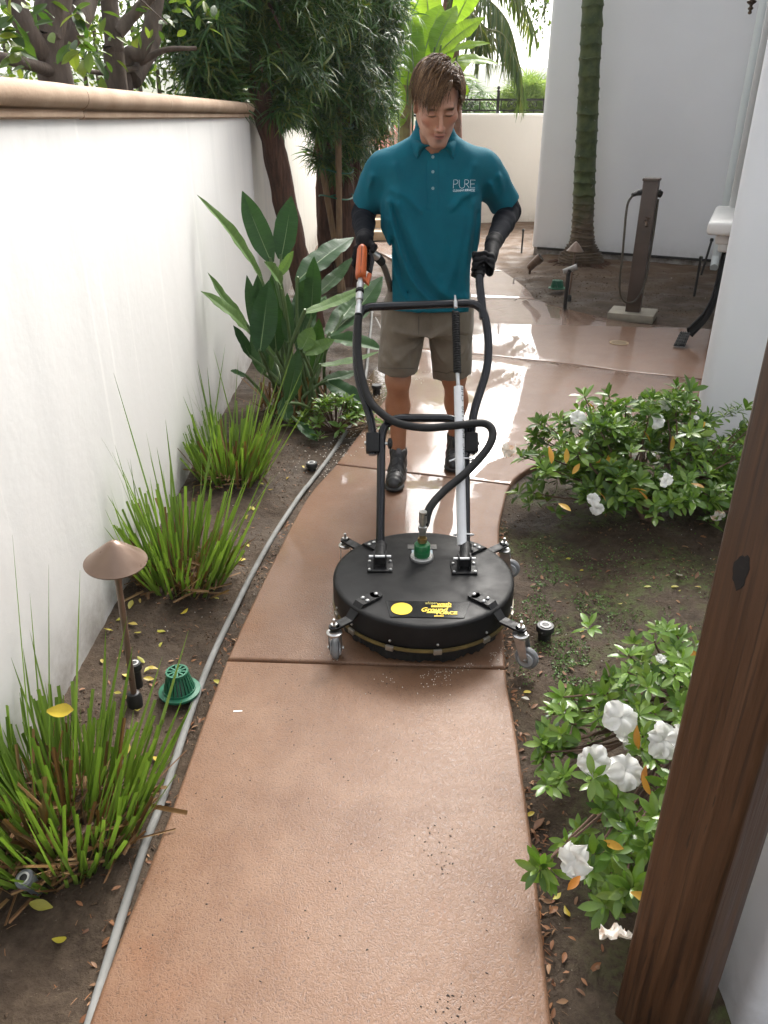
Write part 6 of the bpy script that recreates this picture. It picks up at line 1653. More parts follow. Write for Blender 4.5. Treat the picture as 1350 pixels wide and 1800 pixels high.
# trees behind the garden wall
bl = leaf_proto(1, .5, LF, .3, .2, 4); BRO = [bl]
def back_tree(label, foot, limbs, blobs, seed, leaf=.06, dens=1.0, sparse=()):
    q = random.Random(seed); th = thing('garden_tree', label, 'tree', foot)
    mk('trunk', trunk_mb(MB(), limbs[0][0], limbs[0][1] * .8, limbs[0][2] * .75, 12, .12, seed), M_BARKG, th, smooth=60)
    for l in limbs[1:]: mk('limb', trunk_mb(MB(), *l, 8, .12, seed), M_BARKG, th, smooth=60)
    ms = []; tw = MB(); hubs = [Vector(l[0][-1]) for l in limbs]
    for c, r_ in blobs:
        c = Vector(c); n = int(dens * 900 * r_ * r_)
        for k in range(5):
            e = c + Vector((q.gauss(0, r_ * .5), q.gauss(0, r_ * .5), q.gauss(0, r_ * .5))); hb = min(hubs, key=lambda e_: (e_ - c).length); tw.tube(bez([hb, hb.lerp(e, .5) + Vector((q.gauss(0, .1), q.gauss(0, .1), .1)), e], 4), [.012, .011, .010, .009, .008, .006, .005, .004, .003], 4, cap=False) if (hb - e).length < 1.3 else None
        for k in range(n):
            d = Vector((q.gauss(0, 1), q.gauss(0, 1), q.gauss(0, 1))).normalized(); p = c + d * (r_ * q.random() ** .45)
            if vnoise(p.x * 4, p.y * 4, p.z * 4, 5) < -.30: continue
            ms.append((0, M4(p, rot_to((q.gauss(0, 1), q.gauss(0, 1), q.gauss(-.3, .6)), q.uniform(-.8, .8)), leaf * q.uniform(.6, 1.3))))
    for c in sparse:
        c = Vector(c)
        for k in range(8): ms.append((0, M4(c + Vector((q.gauss(0, .03), q.gauss(0, .03), q.gauss(0, .04))), rot_to((q.gauss(0, 1), q.gauss(-.5, 1), q.gauss(-.5, .6)), q.uniform(-.8, .8)), .075 * q.uniform(.7, 1.2))))
    mk('twigs', tw, M_BARKG, th); v, f = merged(BRO, ms); mk('crown', (v, f), M_BROAD, th, kind='stuff', smooth=0, recalc=False)
    return th
def P3(px, py, Y): return at(px, py, Y)
z0 = lambda p: Vector((p.x, p.y, -.1))
ta = P3(100, 160, 3.9)
back_tree('thick grey brown trunk behind the coping at the far left', z0(ta), [([z0(ta), P3(102, 160, 3.9), P3(88, 60, 3.9), P3(105, -60, 4.0), P3(120, -300, 4.2)], .105, .075), ([P3(95, 90, 3.9), P3(135, 40, 4.0), P3(165, -40, 4.2)], .06, .045), ([P3(90, 110, 3.9), P3(50, 60, 3.8), P3(20, -20, 3.8)], .055, .04), ([P3(105, 130, 3.9), P3(40, 110, 3.7), P3(-30, 95, 3.6)], .03, .02)],
          [(P3(px, py, Y), r_) for px, py, Y, r_ in ((60, -120, 4.2, .6), (-60, 20, 4.6, .5), (170, -130, 4.6, .6), (20, -40, 5.2, .5))], 21, .075, 1.0, sparse=[P3(px, py, 3.35) for px, py in ((28, 30), (25, 75), (12, 95), (70, 12), (135, 45), (150, 72), (145, 95), (8, 40))])
tb = P3(205, 165, 4.6)
back_tree('slim upright trunk behind the coping, second from the left', z0(tb), [([z0(tb), P3(208, 165, 4.6), P3(200, 80, 4.6), P3(190, -40, 4.7), P3(185, -250, 4.8)], .075, .05), ([P3(205, 60, 4.6), P3(240, 20, 4.7), P3(300, -40, 4.8)], .035, .025)],
          [(P3(px, py, Y), r_) for px, py, Y, r_ in ((190, 40, 6.2, .45), (260, 80, 6.5, .42), (160, 110, 6.0, .32), (230, -100, 5.6, .6), (330, 20, 7.0, .5), (120, 20, 6.4, .45), (300, 130, 6.6, .3), (60, 60, 6.6, .5), (10, 110, 6.2, .4), (200, 140, 6.6, .35), (260, 10, 7.4, .5))], 22, .060, .85)
tc = P3(222, 168, 5.0)
back_tree('slanting pale limbed tree behind the coping near the fern pine', z0(tc), [([z0(tc), P3(222, 168, 5.0), P3(250, 90, 5.0), P3(275, 10, 5.1), P3(290, -80, 5.2)], .06, .045), ([P3(245, 110, 5.0), P3(290, 88, 5.0), P3(345, 85, 5.1)], .022, .010), ([P3(240, 120, 5.0), P3(180, 128, 4.8), P3(130, 120, 4.6)], .018, .008), ([P3(232, 140, 5.0), P3(268, 60, 5.3), P3(262, -40, 5.5)], .06, .05)],
          [(P3(px, py, Y), r_) for px, py, Y, r_ in ((300, 90, 7.4, .45), (350, 120, 7.8, .4), (400, 90, 8.2, .5), (430, 140, 8.5, .35), (310, -90, 5.8, .5), (160, 60, 7.6, .55), (80, 100, 7.4, .5), (20, 20, 7.8, .6), (380, 20, 8.4, .6))], 23, .065, .8, sparse=[P3(300, 20, 4.6), P3(365, 30, 4.8)])
# hedge that closes the view behind them
hd = thing('hedge', 'dense dark leafy hedge behind the trunks beyond the garden wall', 'hedge', (-4, 9, 0)); ms = []; tw = MB(); q = random.Random(31)
for k in range(6500):
    x = q.uniform(-7.5, -1.6); y = 9.2 + q.gauss(0, .5) + .12 * x; z = q.uniform(.4, 4.6) ; p = Vector((x, y, z))
    if vnoise(x * 2.6, y * 2.6, z * 2.6, 15) + .35 * vnoise(x * 8, y * 8, z * 8, 3) < -.22: continue
    ms.append((0, M4(p, rot_to((q.gauss(0, 1), q.gauss(-.3, 1), q.gauss(-.2, .6)), q.uniform(-.8, .8)), .12 * q.uniform(.6, 1.3))))
for k in range(26):
    x = -7.4 + k * .23; tw.tube([(x, 9.2 + .12 * x, -.1), (x + q.gauss(0, .1), 9.2 + .12 * x, 2.0), (x + q.gauss(0, .2), 9.2 + .12 * x, 4.4)], [.03, .022, .01], 5)
v, f = merged(BRO, ms); mk('foliage', (v, f), M_BROAD, hd, kind='stuff', smooth=0, recalc=False); mk('stems', tw, M_BARKG, hd)

# ---- giant banana-like plant behind the man
bn = thing('banana_plant', 'tall plant with big yellow green paddle leaves behind the man', 'plant', (.25, 10.6, 0))
BN = [((716, 150), (722, -5), .30, (.3, -1, .1), 10.4), ((742, 105), (776, 8), .40, (-.2, -1, .1), 10.6), ((762, 95), (802, 10), .30, (-.5, -.9, .1), 10.5), ((772, 92), (853, 30), .24, (-.3, -.8, .6), 10.3), ((800, 108), (876, 112), .18, (0, -.7, .9), 10.4), ((785, 92), (862, 76), .14, (0, -.7, .8), 10.5), ((808, 135), (844, 143), .13, (0, -.8, .7), 10.4), ((690, 222), (668, 172), .22, (.4, -1, .2), 10.5), ((735, 140), (745, 40), .34, (.1, -1, .1), 10.8),
      ((705, 175), (690, 20), .34, (.4, -1, .1), 10.6), ((728, 130), (712, 10), .34, (.2, -1, .2), 10.3), ((748, 150), (800, 60), .30, (-.3, -1, .3), 10.7), ((700, 205), (684, 120), .26, (.3, -1, .2), 10.2), ((770, 150), (832, 95), .24, (-.2, -.9, .5), 10.8),
      ((720, 185), (700, 95), .26, (.5, -.9, .1), 10.7), ((700, 225), (716, 170), .2, (-.4, -1, .1), 10.4), ((812, 165), (822, 150), .12, (0, -1, .3), 10.4), ((756, 60), (742, -60), .34, (.2, -1, 0), 10.9), ((800, 40), (850, -50), .3, (-.3, -.9, .3), 11)]
for k, (b0, t0, w, fc, Y) in enumerate(BN):
    paddle(bn, (.25 + rn.uniform(-.15, .15), 10.6 + rn.uniform(-.1, .1), -.05), at(*b0, Y), at(*t0, Y + rn.uniform(-.2, .3)), w, fc, M_BAN, seed=40 + k, torn=.18 if k in (4, 5, 6) else 0.05, curl=.3, fold=.25)
mb = MB(); mb.tube(bez([(.25, 10.6, -.1), at(712, 215, 10.5), at(722, 140, 10.5)], 6), [.075] * 13, 10); mk('stem', mb, simple('banana_stem', (0.25, 0.22, 0.08), 0.6, col2=(0.17, 0.10, 0.05), nscale=8), bn)

# ---- palms
M_PALM = leafmat('palm_leaflet', [(0.060, 0.110, 0.025), (0.100, 0.160, 0.035), (0.190, 0.200, 0.045)], 0.4, 0.35); M_RACH = simple('palm_rachis', (0.16, 0.17, 0.06), 0.5)
lfp = leaf_proto(1, .05, [.5, 1, .9, .6, .05], .55, .3, 4)
def frond(parent, pts, n, ll, hang, seed, mat=None, nm='frond'):
    q = random.Random(seed); P = bez(pts, 10); N = len(P); mb = MB(); mb.tube(P, [.018 * (1 - .8 * k / N) for k in range(N)], 6); r_ = mk(nm, mb, M_RACH, parent); ms = []
    for k in range(n):
        t = .06 + .94 * k / n; i = min(int(t * (N - 1)), N - 2); p = P[i].lerp(P[i + 1], t * (N - 1) - i); tg = (P[i + 1] - P[i]).normalized(); sd = tg.cross(Vector((0, 0, 1))).normalized()
        for s in (-1, 1):
            d = sd * (s * q.uniform(.5, .9)) + tg * q.uniform(.3, .6) + Vector((0, 0, -hang + q.gauss(0, .15))); ms.append((0, M4(p, rot_to(d, q.uniform(-.6, .6)), ll * (1 - .55 * abs(t - .45)) * q.uniform(.85, 1.1))))
    v, f = merged([lfp], ms); mk('leaflets', (v, f), mat or M_PALM, r_, kind='stuff', smooth=0, recalc=False); return r_
qp = thing('feather_palm', 'feather palm with a reddish trunk and drooping fronds behind the man', 'palm', (1.25, 13.4, 0))
M_QT = simple('palm_fibre_trunk', (0.20, 0.090, 0.055), 0.85, col2=(0.11, 0.055, 0.035), nscale=10, bump=0.8, bscale=18)
tpq = at(800, -60, 13.4)
mk('trunk', trunk_mb(MB(), [(1.22, 13.4, -.1), at(793, 60, 13.4), tpq], .14, .11, 12, .1, 3), M_QT, qp)
for k, pts in enumerate(([tpq, at(850, -10, 13.0), at(893, 40, 12.8), at(915, 120, 12.7)], [tpq, at(845, 40, 12.8), at(885, 62, 12.6), at(912, 120, 12.5), at(918, 160, 12.5)], [tpq, at(860, -60, 13.2), at(910, -20, 13.2), at(940, 60, 13.3)], [tpq, at(820, 10, 12.6), at(842, 40, 12.3), at(850, 95, 12.2)], [tpq, at(760, -60, 13), at(720, -20, 13), at(690, 40, 13)], [tpq, at(800, -160, 13.6), at(840, -190, 14.2), at(880, -120, 15)])):
    frond(qp, pts, 64, .62, .85 if k < 4 else .5, 60 + k)
ap = thing('small_palm', 'small bright green feather palm rising behind the railing beside the man', 'palm', (1.2, 16.2, -.3))
b0 = at(815, 215, 16.2)
for k, (px, py) in enumerate(((860, 165), (850, 190), (880, 195), (835, 150), (805, 150), (868, 215), (780, 165), (820, 140))):
    e = at(px, py, 15.9); frond(ap, [Vector((b0.x, b0.y, -.3)), b0, b0.lerp(e, .55) + Vector((0, 0, .22)), e], 46, .42, .25, 80 + k, leafmat('areca_leaf', [(0.07, 0.16, 0.03), (0.12, 0.23, 0.045)], 0.4, 0.4) if k == 0 else bpy.data.materials['areca_leaf'])
bs = thing('feathery_bush', 'pale green feathery bush beyond the railing next to the house corner', 'bush', (2.9, 18, -1)); ms = []; q = random.Random(77); mb = MB()
for k in range(1300):
    d = Vector((q.gauss(0, 1), q.gauss(0, 1), q.gauss(0, 1))).normalized(); p = Vector((3.0, 18, 1.75)) + Vector((d.x * 0.75, d.y * .6, d.z * .75)) * q.random() ** .4
    ms.append((q.randint(0, 4), M4(p, rot_to((d.x, d.y, d.z + .4)), .26 * q.uniform(.6, 1.2))))
for k in range(12): mb.tube([(3.15, 18, -1.5), (3.15 + q.gauss(0, .5), 18 + q.gauss(0, .3), 2 + q.gauss(0, .3))], .015, 5)
v, f = merged(TUF, ms); mk('foliage', (v, f), leafmat('feather_leaf', [(0.12, 0.19, 0.06), (0.19, 0.27, 0.09), (0.26, 0.33, 0.12)], 0.6, 0.5), bs, kind='stuff', smooth=0, recalc=False); mk('stems', mb, M_TWIG, bs)
# overhanging sprays at the top of the frame
ov = thing('overhanging_tree', 'loose leafy sprays hanging into the sky left of the house corner', 'tree', (3.3, 14.3, 0)); mb = MB(); ms = []
ot = at(1010, -160, 13.8); trunk_mb(mb, [(3.6, 14.6, -.1), (3.4, 14.4, 2.5), ot], .12, .05, 8)
mk('trunk', mb, M_BARKG, ov); mb = MB()
for px0, py0, px1, py1 in ((940, -60, 932, 22), (950, -50, 944, 82), (965, -40, 952, 70), (915, -60, 920, 10), (960, -60, 957, 30)):
    e = at(px1, py1, 13.2); s_ = at(px0, py0, 13.4); pts = bez([ot, s_, s_.lerp(e, .5), e], 6); mb.tube(pts, .008, 4)
    for k in range(60):
        t = q.uniform(.3, 1); p = pts[int(t * (len(pts) - 1))] + Vector((q.gauss(0, .05), q.gauss(0, .05), q.gauss(0, .04))); ms.append((0, M4(p, rot_to((q.gauss(0, 1), q.gauss(0, 1), q.gauss(-.8, .5))), .09 * q.uniform(.6, 1.2))))
mk('limb', mb, M_BARKG, ov); v, f = merged(BRO, ms); mk('crown', (v, f), M_BROAD, ov, kind='stuff', smooth=0, recalc=False)

# king palm in front of the house
kp0 = gp(1021, 462); kp = thing('king_palm', 'ringed green palm trunk with swollen base in front of the house', 'palm', (kp0.x, kp0.y, 0))
def m_kingpalm():
    m = bpy.data.materials.new('ringed_palm_trunk'); t = NT(m); p = t.pos(); sx = t.n('SeparateXYZ'); t.l(p, sx.inputs[0])
    g = t.mix(t.ramp(t.noise(p, 9, 5, 0.65), [(0.35, 0.0), (0.65, 1.0)]), (0.026, 0.044, 0.013), (0.070, 0.088, 0.027))
    b = t.mix(t.ramp(t.noise(t.scaled(p, (9, 9, 30)), 1, 4, 0.6), [(0.35, 0.0), (0.65, 1.0)]), (0.055, 0.036, 0.022), (0.135, 0.095, 0.06))
    c = t.mix(t.maprange(t.math('ADD', sx.outputs['Z'], t.math('MULTIPLY', t.noise(p, 5, 4), 0.5)), 0.6, 1.15), b, g)
    c = t.mix(t.ramp(t.noise(p, 14, 4, 0.7), [(0.64, 0.0), (0.70, 0.6)]), c, (0.26, 0.25, 0.20))
    t.out(t.bsdf(color=c, rough=0.6, spec=0.3, normal=t.bump(t.noise(t.scaled(p, (14, 14, 60)), 1, 4), 0.5, 0.006))); return m
vs, fs = [], []; n = 28; prof = []; z = -.05; k = 0
rnk = random.Random(3)
topx = at(1042, 0, kp0.y); slope = (topx.x - kp0.x) / topx.z
zz = -.05
while zz < 6.0:
    step = .035 + .11 * min(1, max(0, (zz - .25) / .9)); base = .125 + .135 * math.exp(-((max(zz, 0)) / .17) ** 2) + .02 * math.exp(-zz / .5) - .004 * zz
    prof += [(base + .003, zz), (base - .001, zz + step * .5), (base + .001, zz + step * .86), (base + .010, zz + step * .93), (base + .009, zz + step * .98)]; zz += step * rnk.uniform(.7, 1.35)
mb = MB(); mb.lathe(prof, (kp0.x, kp0.y, 0), n=n)
for i in range(len(mb.v)):
    p = mb.v[i]; a = math.atan2(p[1] - kp0.y, p[0] - kp0.x); w = .030 * float(vnoise(math.cos(a) * 1.6, math.sin(a) * 1.6, p[2] * 5, 4)); s = 1 + .05 * float(vnoise(math.cos(a) * 3, math.sin(a) * 3, p[2] * 12, 9))
    mb.v[i] = (kp0.x + (p[0] - kp0.x) * s + slope * p[2], kp0.y + (p[1] - kp0.y) * s, p[2] + w)
mk('trunk', mb, m_kingpalm(), kp, smooth=50)
tp = Vector((kp0.x + slope * 6, kp0.y, 6.0))
for k in range(9):
    a = k * .7; o = Vector((math.cos(a), math.sin(a), 0)); frond(kp, [tp, tp + o * .7 + Vector((0, 0, .7)), tp + o * 1.6 + Vector((0, 0, .5)), tp + o * 2.3 + Vector((0, 0, -.5))], 40, .6, .6, 120 + k)
mb = MB()
for k in range(60):
    a = q.uniform(0, 6.28); p = kp0 + Vector((math.cos(a) * .24, math.sin(a) * .24, .03)); mb.tube([p, p + Vector((math.cos(a) * .1, math.sin(a) * .1, -.02)), p + Vector((math.cos(a) * .2 + q.gauss(0, .03), math.sin(a) * .2, -.05))], .006, 4)
mk('roots', mb, M_BARKR, kp)
# ================================================================== SMALL THINGS
q = random.Random(50)
M_BRONZE = simple('bronze_lamp', (0.150, 0.098, 0.070), 0.36, metal=0.35, col2=(0.19, 0.13, 0.095), nscale=9, rvar=0.1)
M_BLKP = simple('black_plastic', (0.014, 0.014, 0.014), 0.5, bump=0.2, bscale=150)
def path_light(label, foot, top, hat_r, hat_h, stem_r, flare=True):
    foot, top = Vector(foot), Vector(top); th = thing('path_light', label, 'lamp', foot, 'garden path lights'); ax = (top - foot).normalized()
    mb = MB(); N = 12; L = (top - foot).length
    mb.tube([foot + ax * (L * k / N) for k in range(N + 1)], [stem_r * (1.25 if k == 0 else 1.0) + (stem_r * 1.3 * max(0, (k / N - .82) / .18) ** 2 if flare else 0) for k in range(N + 1)], 12); mk('stem', mb, M_BRONZE, th)
    pr = [(.004, 0), (hat_r * .10, -hat_h * .015), (hat_r * .24, -hat_h * .14), (hat_r * .55, -hat_h * .48), (hat_r * .82, -hat_h * .80), (hat_r * .97, -hat_h * .97), (hat_r, -hat_h * 1.0), (hat_r * .985, -hat_h * 1.06), (hat_r * .9, -hat_h * .92), (hat_r * .3, -hat_h * .5), (.006, -hat_h * .45)]
    mb = MB(); mb.lathe(pr, top + ax * (hat_h * .95), ax, 48); mk('hat', mb, M_BRONZE, th, smooth=50)
    mb = MB(); mb.lathe([(stem_r * 2.4, -.03), (stem_r * 2.6, .012), (stem_r * 1.9, .03), (stem_r * 1.2, .034)], foot, (0, 0, 1), 16); mk('stake_collar', mb, M_BLKP, th); return th
pf_ = gp(237, 1232, .0); pt = at(203, 985, pf_.y - .03)
path_light('bronze mushroom path light with a wide cone hat near the left wall', pf_, pt, .082, .064, .0090)
pf2 = gp(1000, 524, .02); pt2 = at(1011, 440, pf2.y)
path_light('small bronze path light with a pointed hat in front of the palm trunk', pf2, pt2, .082, .085, .010, False)

def popup(label, c, r_, h, ax=(0, 0, 1), ring=True, grey=False):
    c = Vector(c); th = thing('sprinkler_head', label, 'sprinkler', c, 'pop-up sprinkler heads'); ax = Vector(ax).normalized()
    mb = MB(); mb.lathe([(r_ * .72, -.05), (r_ * .72, h - .026), (r_ * .9, h - .024), (r_, h - .020), (r_, h - .004), (r_ * .92, h)], c, ax, 24); mk('body', mb, simple('grey_pipe', (0.20, 0.21, 0.23), 0.45, col2=(0.10, 0.105, 0.115), nscale=20) if grey else M_BLKP, th)
    if ring:
        mb = MB(); mb.lathe([(r_ * .42, .0), (r_ * .62, .0), (r_ * .62, .0025), (r_ * .42, .0025)], c + ax * (h + .0005), ax, 24, cap=False); mk('ring', mb, simple('pale_ring', (0.5, 0.5, 0.48), 0.5), th)
        mb = MB(); mb.lathe([(.001, .0), (r_ * .40, .0), (r_ * .40, .004), (.001, .005)], c + ax * (h - .001), ax, 20); mk('nozzle', mb, M_BLKP, th)
    return th
popup('black pop-up sprinkler standing out of the soil beside the near path light stem', gp(242, 1200, .0), .021, .075)
popup('grey sprinkler body tilted in the soil at the foot of the foreground clump', gp(62, 1560, .0), .021, .06, (-.1, -.35, 1), True, True)
popup('black sprinkler cap standing in the puddle left of the man', gp(662, 688, -.02), .033, .045, (0, 0, 1), False)
popup('black sprinkler cap with pale ring by the front right caster', gp(957, 1116, -.01), .030, .040)
popup('flat sprinkler cap sunk in the soil beside the hose', gp(548, 822, -.02), .03, .028)

def grate(label, c, r0, r1, h):
    c = Vector(c); th = thing('atrium_grate', label, 'drain grate', c, 'green drain grates'); M_G = bpy.data.materials.get('green_grate') or simple('green_grate', (0.010, 0.105, 0.055), 0.42, col2=(0.016, 0.14, 0.075), nscale=12)
    mb = MB(); mb.lathe([(r0 * .90, -.01), (r0 * 1.28, -.004), (r0 * 1.30, .004), (r0 * 1.0, .006)], c, n=36, cap=False); mb.lathe([(r0 * 1.0, .002), (r0 * 1.02, .012), (r0 * .96, .012)], c, n=36, cap=False); mk('flange', mb, M_G, th)
    for k in range(24):
        a = 2 * math.pi * k / 24; d = Vector((math.cos(a), math.sin(a), 0)); mb = MB(); rot = Matrix.Rotation(a, 3, 'Z')
        p0, p1 = c + d * r0 * .98 + Vector((0, 0, .008)), c + d * r1 * .98 + Vector((0, 0, h - .006)); s = Vector((-d.y, d.x, 0)) * (r0 * .075)
        mb.add([p0 - s, p0 + s, p1 + s * .8, p1 - s * .8, p0 - s - d * .006, p0 + s - d * .006, p1 + s * .8 - d * .006, p1 - s * .8 - d * .006], [(0, 1, 2, 3), (7, 6, 5, 4), (0, 4, 5, 1), (1, 5, 6, 2), (2, 6, 7, 3), (3, 7, 4, 0)]); mk('slat', mb, M_G, th)
    mb = MB(); mb.lathe([(r1 * .80, h - .004), (r1 * 1.0, h - .006), (r1 * 1.02, h - .001), (r1 * .98, h + .003), (r1 * .82, h + .003)], c, n=36, cap=False); mk('rim', mb, M_G, th)
    mb = MB(); mb.lathe([(.001, h - .003), (r1 * .16, h - .003), (r1 * .16, h + .003), (.001, h + .004)], c, n=16, cap=False); mk('hub', mb, M_G, th)
    for k in range(10):
        a = 2 * math.pi * k / 10; d = Vector((math.cos(a), math.sin(a), 0)); mb = MB(); mb.box(c + d * r1 * .48 + Vector((0, 0, h)), (r1 * .72, r1 * .16, .005), Matrix.Rotation(a, 3, 'Z')); mk('spoke', mb, M_G, th)
    mb = MB(); mb.lathe([(.001, .003), (r0 * .9, .003)], c, n=24, cap=False); mk('throat', mb, M_BLKP, th)
grate('domed green drain grate in the soil beside the grey hose', gp(316, 1214, .0), .048, .034, .072)
grate('small green drain grate in the rear bed near the spotlight', gp(979, 506, .03), .070, .055, .075)

# hose along the path
M_HOSE = simple('grey_hose', (0.235, 0.235, 0.225), 0.75, col2=(0.17, 0.17, 0.16), nscale=9, spec=0.15, bump=0.1, bscale=60)
hs_pts = [(-.545, .25), (-.556, .60), (-.572, .90), (-.578, 1.247), (-.572, 1.447), (-.572, 1.828), (-.552, 2.153), (-.490, 2.707), (-.402, 3.22), (-.287, 3.745), (-.200, 4.229), (-.150, 4.75), (-.125, 5.29), (-.118, 6.0), (-.11, 6.923), (-.13, 7.8), (-.05, 8.6)]
pts = bez([(x, y, (soil_z(x, y)) + .013) for x, y in hs_pts], 10)
zs = [(soil_z(p.x, p.y)) + .009 for p in pts]; zs = [max(zs[max(0, i - 9):i + 10]) * .5 + sum(zs[max(0, i - 9):i + 10]) / len(zs[max(0, i - 9):i + 10]) * .5 for i in range(len(zs))]; pts = [Vector((p.x, p.y, z)) for p, z in zip(pts, zs)]
mb = MB(); mb.tube(pts, .0105, 12); hose = mk('garden_hose', mb, M_HOSE, None, 'long grey hose lying in the soil along the left edge of the path', 'hose', smooth=60)
mb = MB(); pts = bez([(-.10, 6.9, -.01), (-.06, 8.3, 0), (.02, 9.4, .0), (-.05, 10.3, 0), (-.15, 11.2, .01)], 10); mb.tube(pts, .012, 8); mk('dark_hose', mb, M_RUB, None, 'thin dark hose running back towards the steps', 'hose', smooth=60)

# utility post with faucet
up0 = gp(1112, 551, .03); M_PBR = simple('brown_post_paint', (0.060, 0.041, 0.031), 0.55, col2=(0.085, 0.060, 0.046), nscale=6)
ut = thing('utility_post', 'brown square utility post with faucet and looped cord on a concrete pad', 'post', up0)
rotu = Matrix.Rotation(R(-24), 3, 'Z')
mb = MB(); mb.box(up0 + Vector((0, 0, .555)), (.125, .125, 1.11), rotu); mk('post', mb, M_PBR, ut, bevel=0.006)
mb = MB(); mb.box(up0 + Vector((.0, 0, 1.118)), (.140, .140, .022), rotu); mk('cap', mb, M_PBR, ut, bevel=0.006)
mb = MB(); mb.box(up0 + Vector((0, 0, -.01)), (.40, .34, .07), rotu); mk('pad', mb, simple('pad_concrete', (0.30, 0.27, 0.21), 0.75, col2=(0.22, 0.20, 0.16), nscale=8, bump=0.4), ut, bevel=0.008)
fc = up0 + Vector((-.02, -.09, .79)); mb = MB(); mb.tube([fc + Vector((0, .04, 0)), fc + Vector((-.01, -.03, 0)), fc + Vector((-.015, -.05, -.03))], .012, 8); fo = mk('faucet', mb, M_BRZ, ut)
mb = MB()
for k in range(5):
    a = k * 1.257; mb.tube([fc + Vector((-.005, -.02, .028)), fc + Vector((-.005 + .024 * math.cos(a), -.02 + .006, .028 + .024 * math.sin(a)))], .005, 5)
mk('handle', mb, M_BRZ, fo)
cL = at(1120, 339, up0.y - .02); cR = at(1157, 340, up0.y)
mb = MB(); mb.tube([up0 + Vector((-.05, 0, 1.02)), cL, at(1112, 343, up0.y - .05)], [.028, .024, .016], 12); mk('plug', mb, M_BLKP, ut)
mb = MB(); mb.tube([up0 + Vector((.06, 0, 1.02)), cR, cR + Vector((.03, 0, -.01))], [.034, .032, .026], 12); mk('outlet', mb, M_BLKP, ut)
mb = MB(); mb.tube(bez([at(1112, 343, up0.y - .05), at(1102, 365, up0.y - .06), at(1095, 440, up0.y - .08), at(1089, 505, up0.y - .10), at(1098, 530, up0.y - .11), at(1117, 528, up0.y - .10), at(1134, 495, up0.y - .08), at(1147, 420, up0.y - .03), at(1157, 350, up0.y)], 8), .010, 8); mk('cord', mb, simple('cord_rubber', (0.06, 0.05, 0.035), 0.5), ut, smooth=60)

# spotlight, risers, stakes
sp0 = gp(931, 482, .03); th = thing('spotlight', 'bronze bullet spotlight tilted up in the rear bed beside the path', 'lamp', sp0)
mb = MB(); mb.tube([sp0, sp0 + Vector((0, 0, .13))], .014, 8); mk('stake', mb, M_BRZ, th)
a, b_ = at(929, 472, sp0.y), at(951, 452, sp0.y - .05); dd = b_ - a
mb = MB(); mb.tube([a, a + dd * .1, a + dd * .6, a + dd * .62, b_], [.030, .042, .045, .050, .052], 16); mk('housing', mb, M_BRONZE, th)
mb = MB(); mb.lathe([(.001, 0), (.044, 0)], b_ + dd.normalized() * .001, dd, 16, cap=False); mk('lens', mb, simple('lens', (0.08, 0.08, 0.08), 0.08), th)
def riser(label, px, py, h, r_=.014, head=False, Y=None, lean=0):
    c = gp(px, py, .02); th = thing('irrigation_riser', label, 'pipe', c, 'black irrigation risers')
    mb = MB(); mb.tube([c - Vector((0, 0, .03)), c + Vector((lean, 0, h))], r_, 8); mk('pipe', mb, M_BLKP, th)
    mb = MB(); mb.lathe([(r_, 0), (r_ * 1.5, .004), (r_ * 1.5, .03), (r_, .036)], c + Vector((lean, 0, h - .01)), n=10); mk('cap', mb, M_BLKP, th)
    if head: mb = MB(); mb.tube([c + Vector((lean - .05, 0, h)), c + Vector((lean + .07, 0, h + .04))], [.022, .030], 10); mk('head', mb, simple('grey_head', (0.25, 0.24, 0.22), 0.5), th)
riser('black riser with a grey head at the patio edge before the far path light', 993, 541, .33, .019, True)
riser('thin black riser in the bed left of the house corner', 917, 441, .26, .012)
riser('thin black riser standing by the foot of the house downspout', 1233, 480, .36, .014, False, None, .05)
riser('thin black riser in the soil between post and house edge', 1221, 516, .34, .013)

# floor drain in the patio
dc = gp(1088, 603, .0); th = thing('floor_drain', 'round slotted floor drain set in the wet patio', 'drain', dc)
mb = MB(); mb.lathe([(.062, .001), (.075, .001), (.075, .0045), (.062, .0045)], dc, n=32, cap=False); mk('ring', mb, simple('brass_ring', (0.45, 0.33, 0.2), 0.35, metal=0.6), th)
mb = MB(); mb.lathe([(.001, .0016), (.063, .0016)], dc, n=32, cap=False); mk('well', mb, M_BLKP, th)
for k in range(-4, 5):
    w = math.sqrt(max(.0, .062 ** 2 - (k * .0135) ** 2)); mb = MB(); mb.box(dc + Vector((k * .0135, 0, .0032)), (.006, w * 2, .002)); mk('bar', mb, bpy.data.materials['brass_ring'], th)

# black flexible spout leaning at the house edge
s0 = gp(1192, 600, .02); th = thing('drain_spout', 'black flexible drain spout with flat grid foot leaning beside the house edge', 'spout', s0)
P = bez([at(1210, 585, 6.02), at(1238, 555, 6.1), at(1255, 520, 6.2), at(1266, 475, 6.3), at(1275, 430, 6.3)], 8); mb = MB(); vs, fs = [], []
for i, p in enumerate(P):
    t = i / (len(P) - 1); tg = (P[min(i + 1, len(P) - 1)] - P[max(i - 1, 0)]).normalized(); sd = tg.cross(Vector((.2, -1, .1))).normalized(); nn = sd.cross(tg); w = .046 * (1 - .45 * t)
    for s in (-1, -.5, 0, .5, 1): vs.append(p + sd * (w * s) + nn * (.025 * (abs(s) - .5)))
for i in range(len(P) - 1):
    for j in range(4): fs.append((i * 5 + j, i * 5 + j + 1, i * 5 + j + 6, i * 5 + j + 5))
o = mk('strip', (vs, fs), M_RUB, th, smooth=60); md = o.modifiers.new('thick', 'SOLIDIFY'); md.thickness = .012
a, b_, c_, d_ = gp(1184, 607, .02), gp(1196, 583, .09), gp(1214, 585, .10), gp(1204, 609, .02)
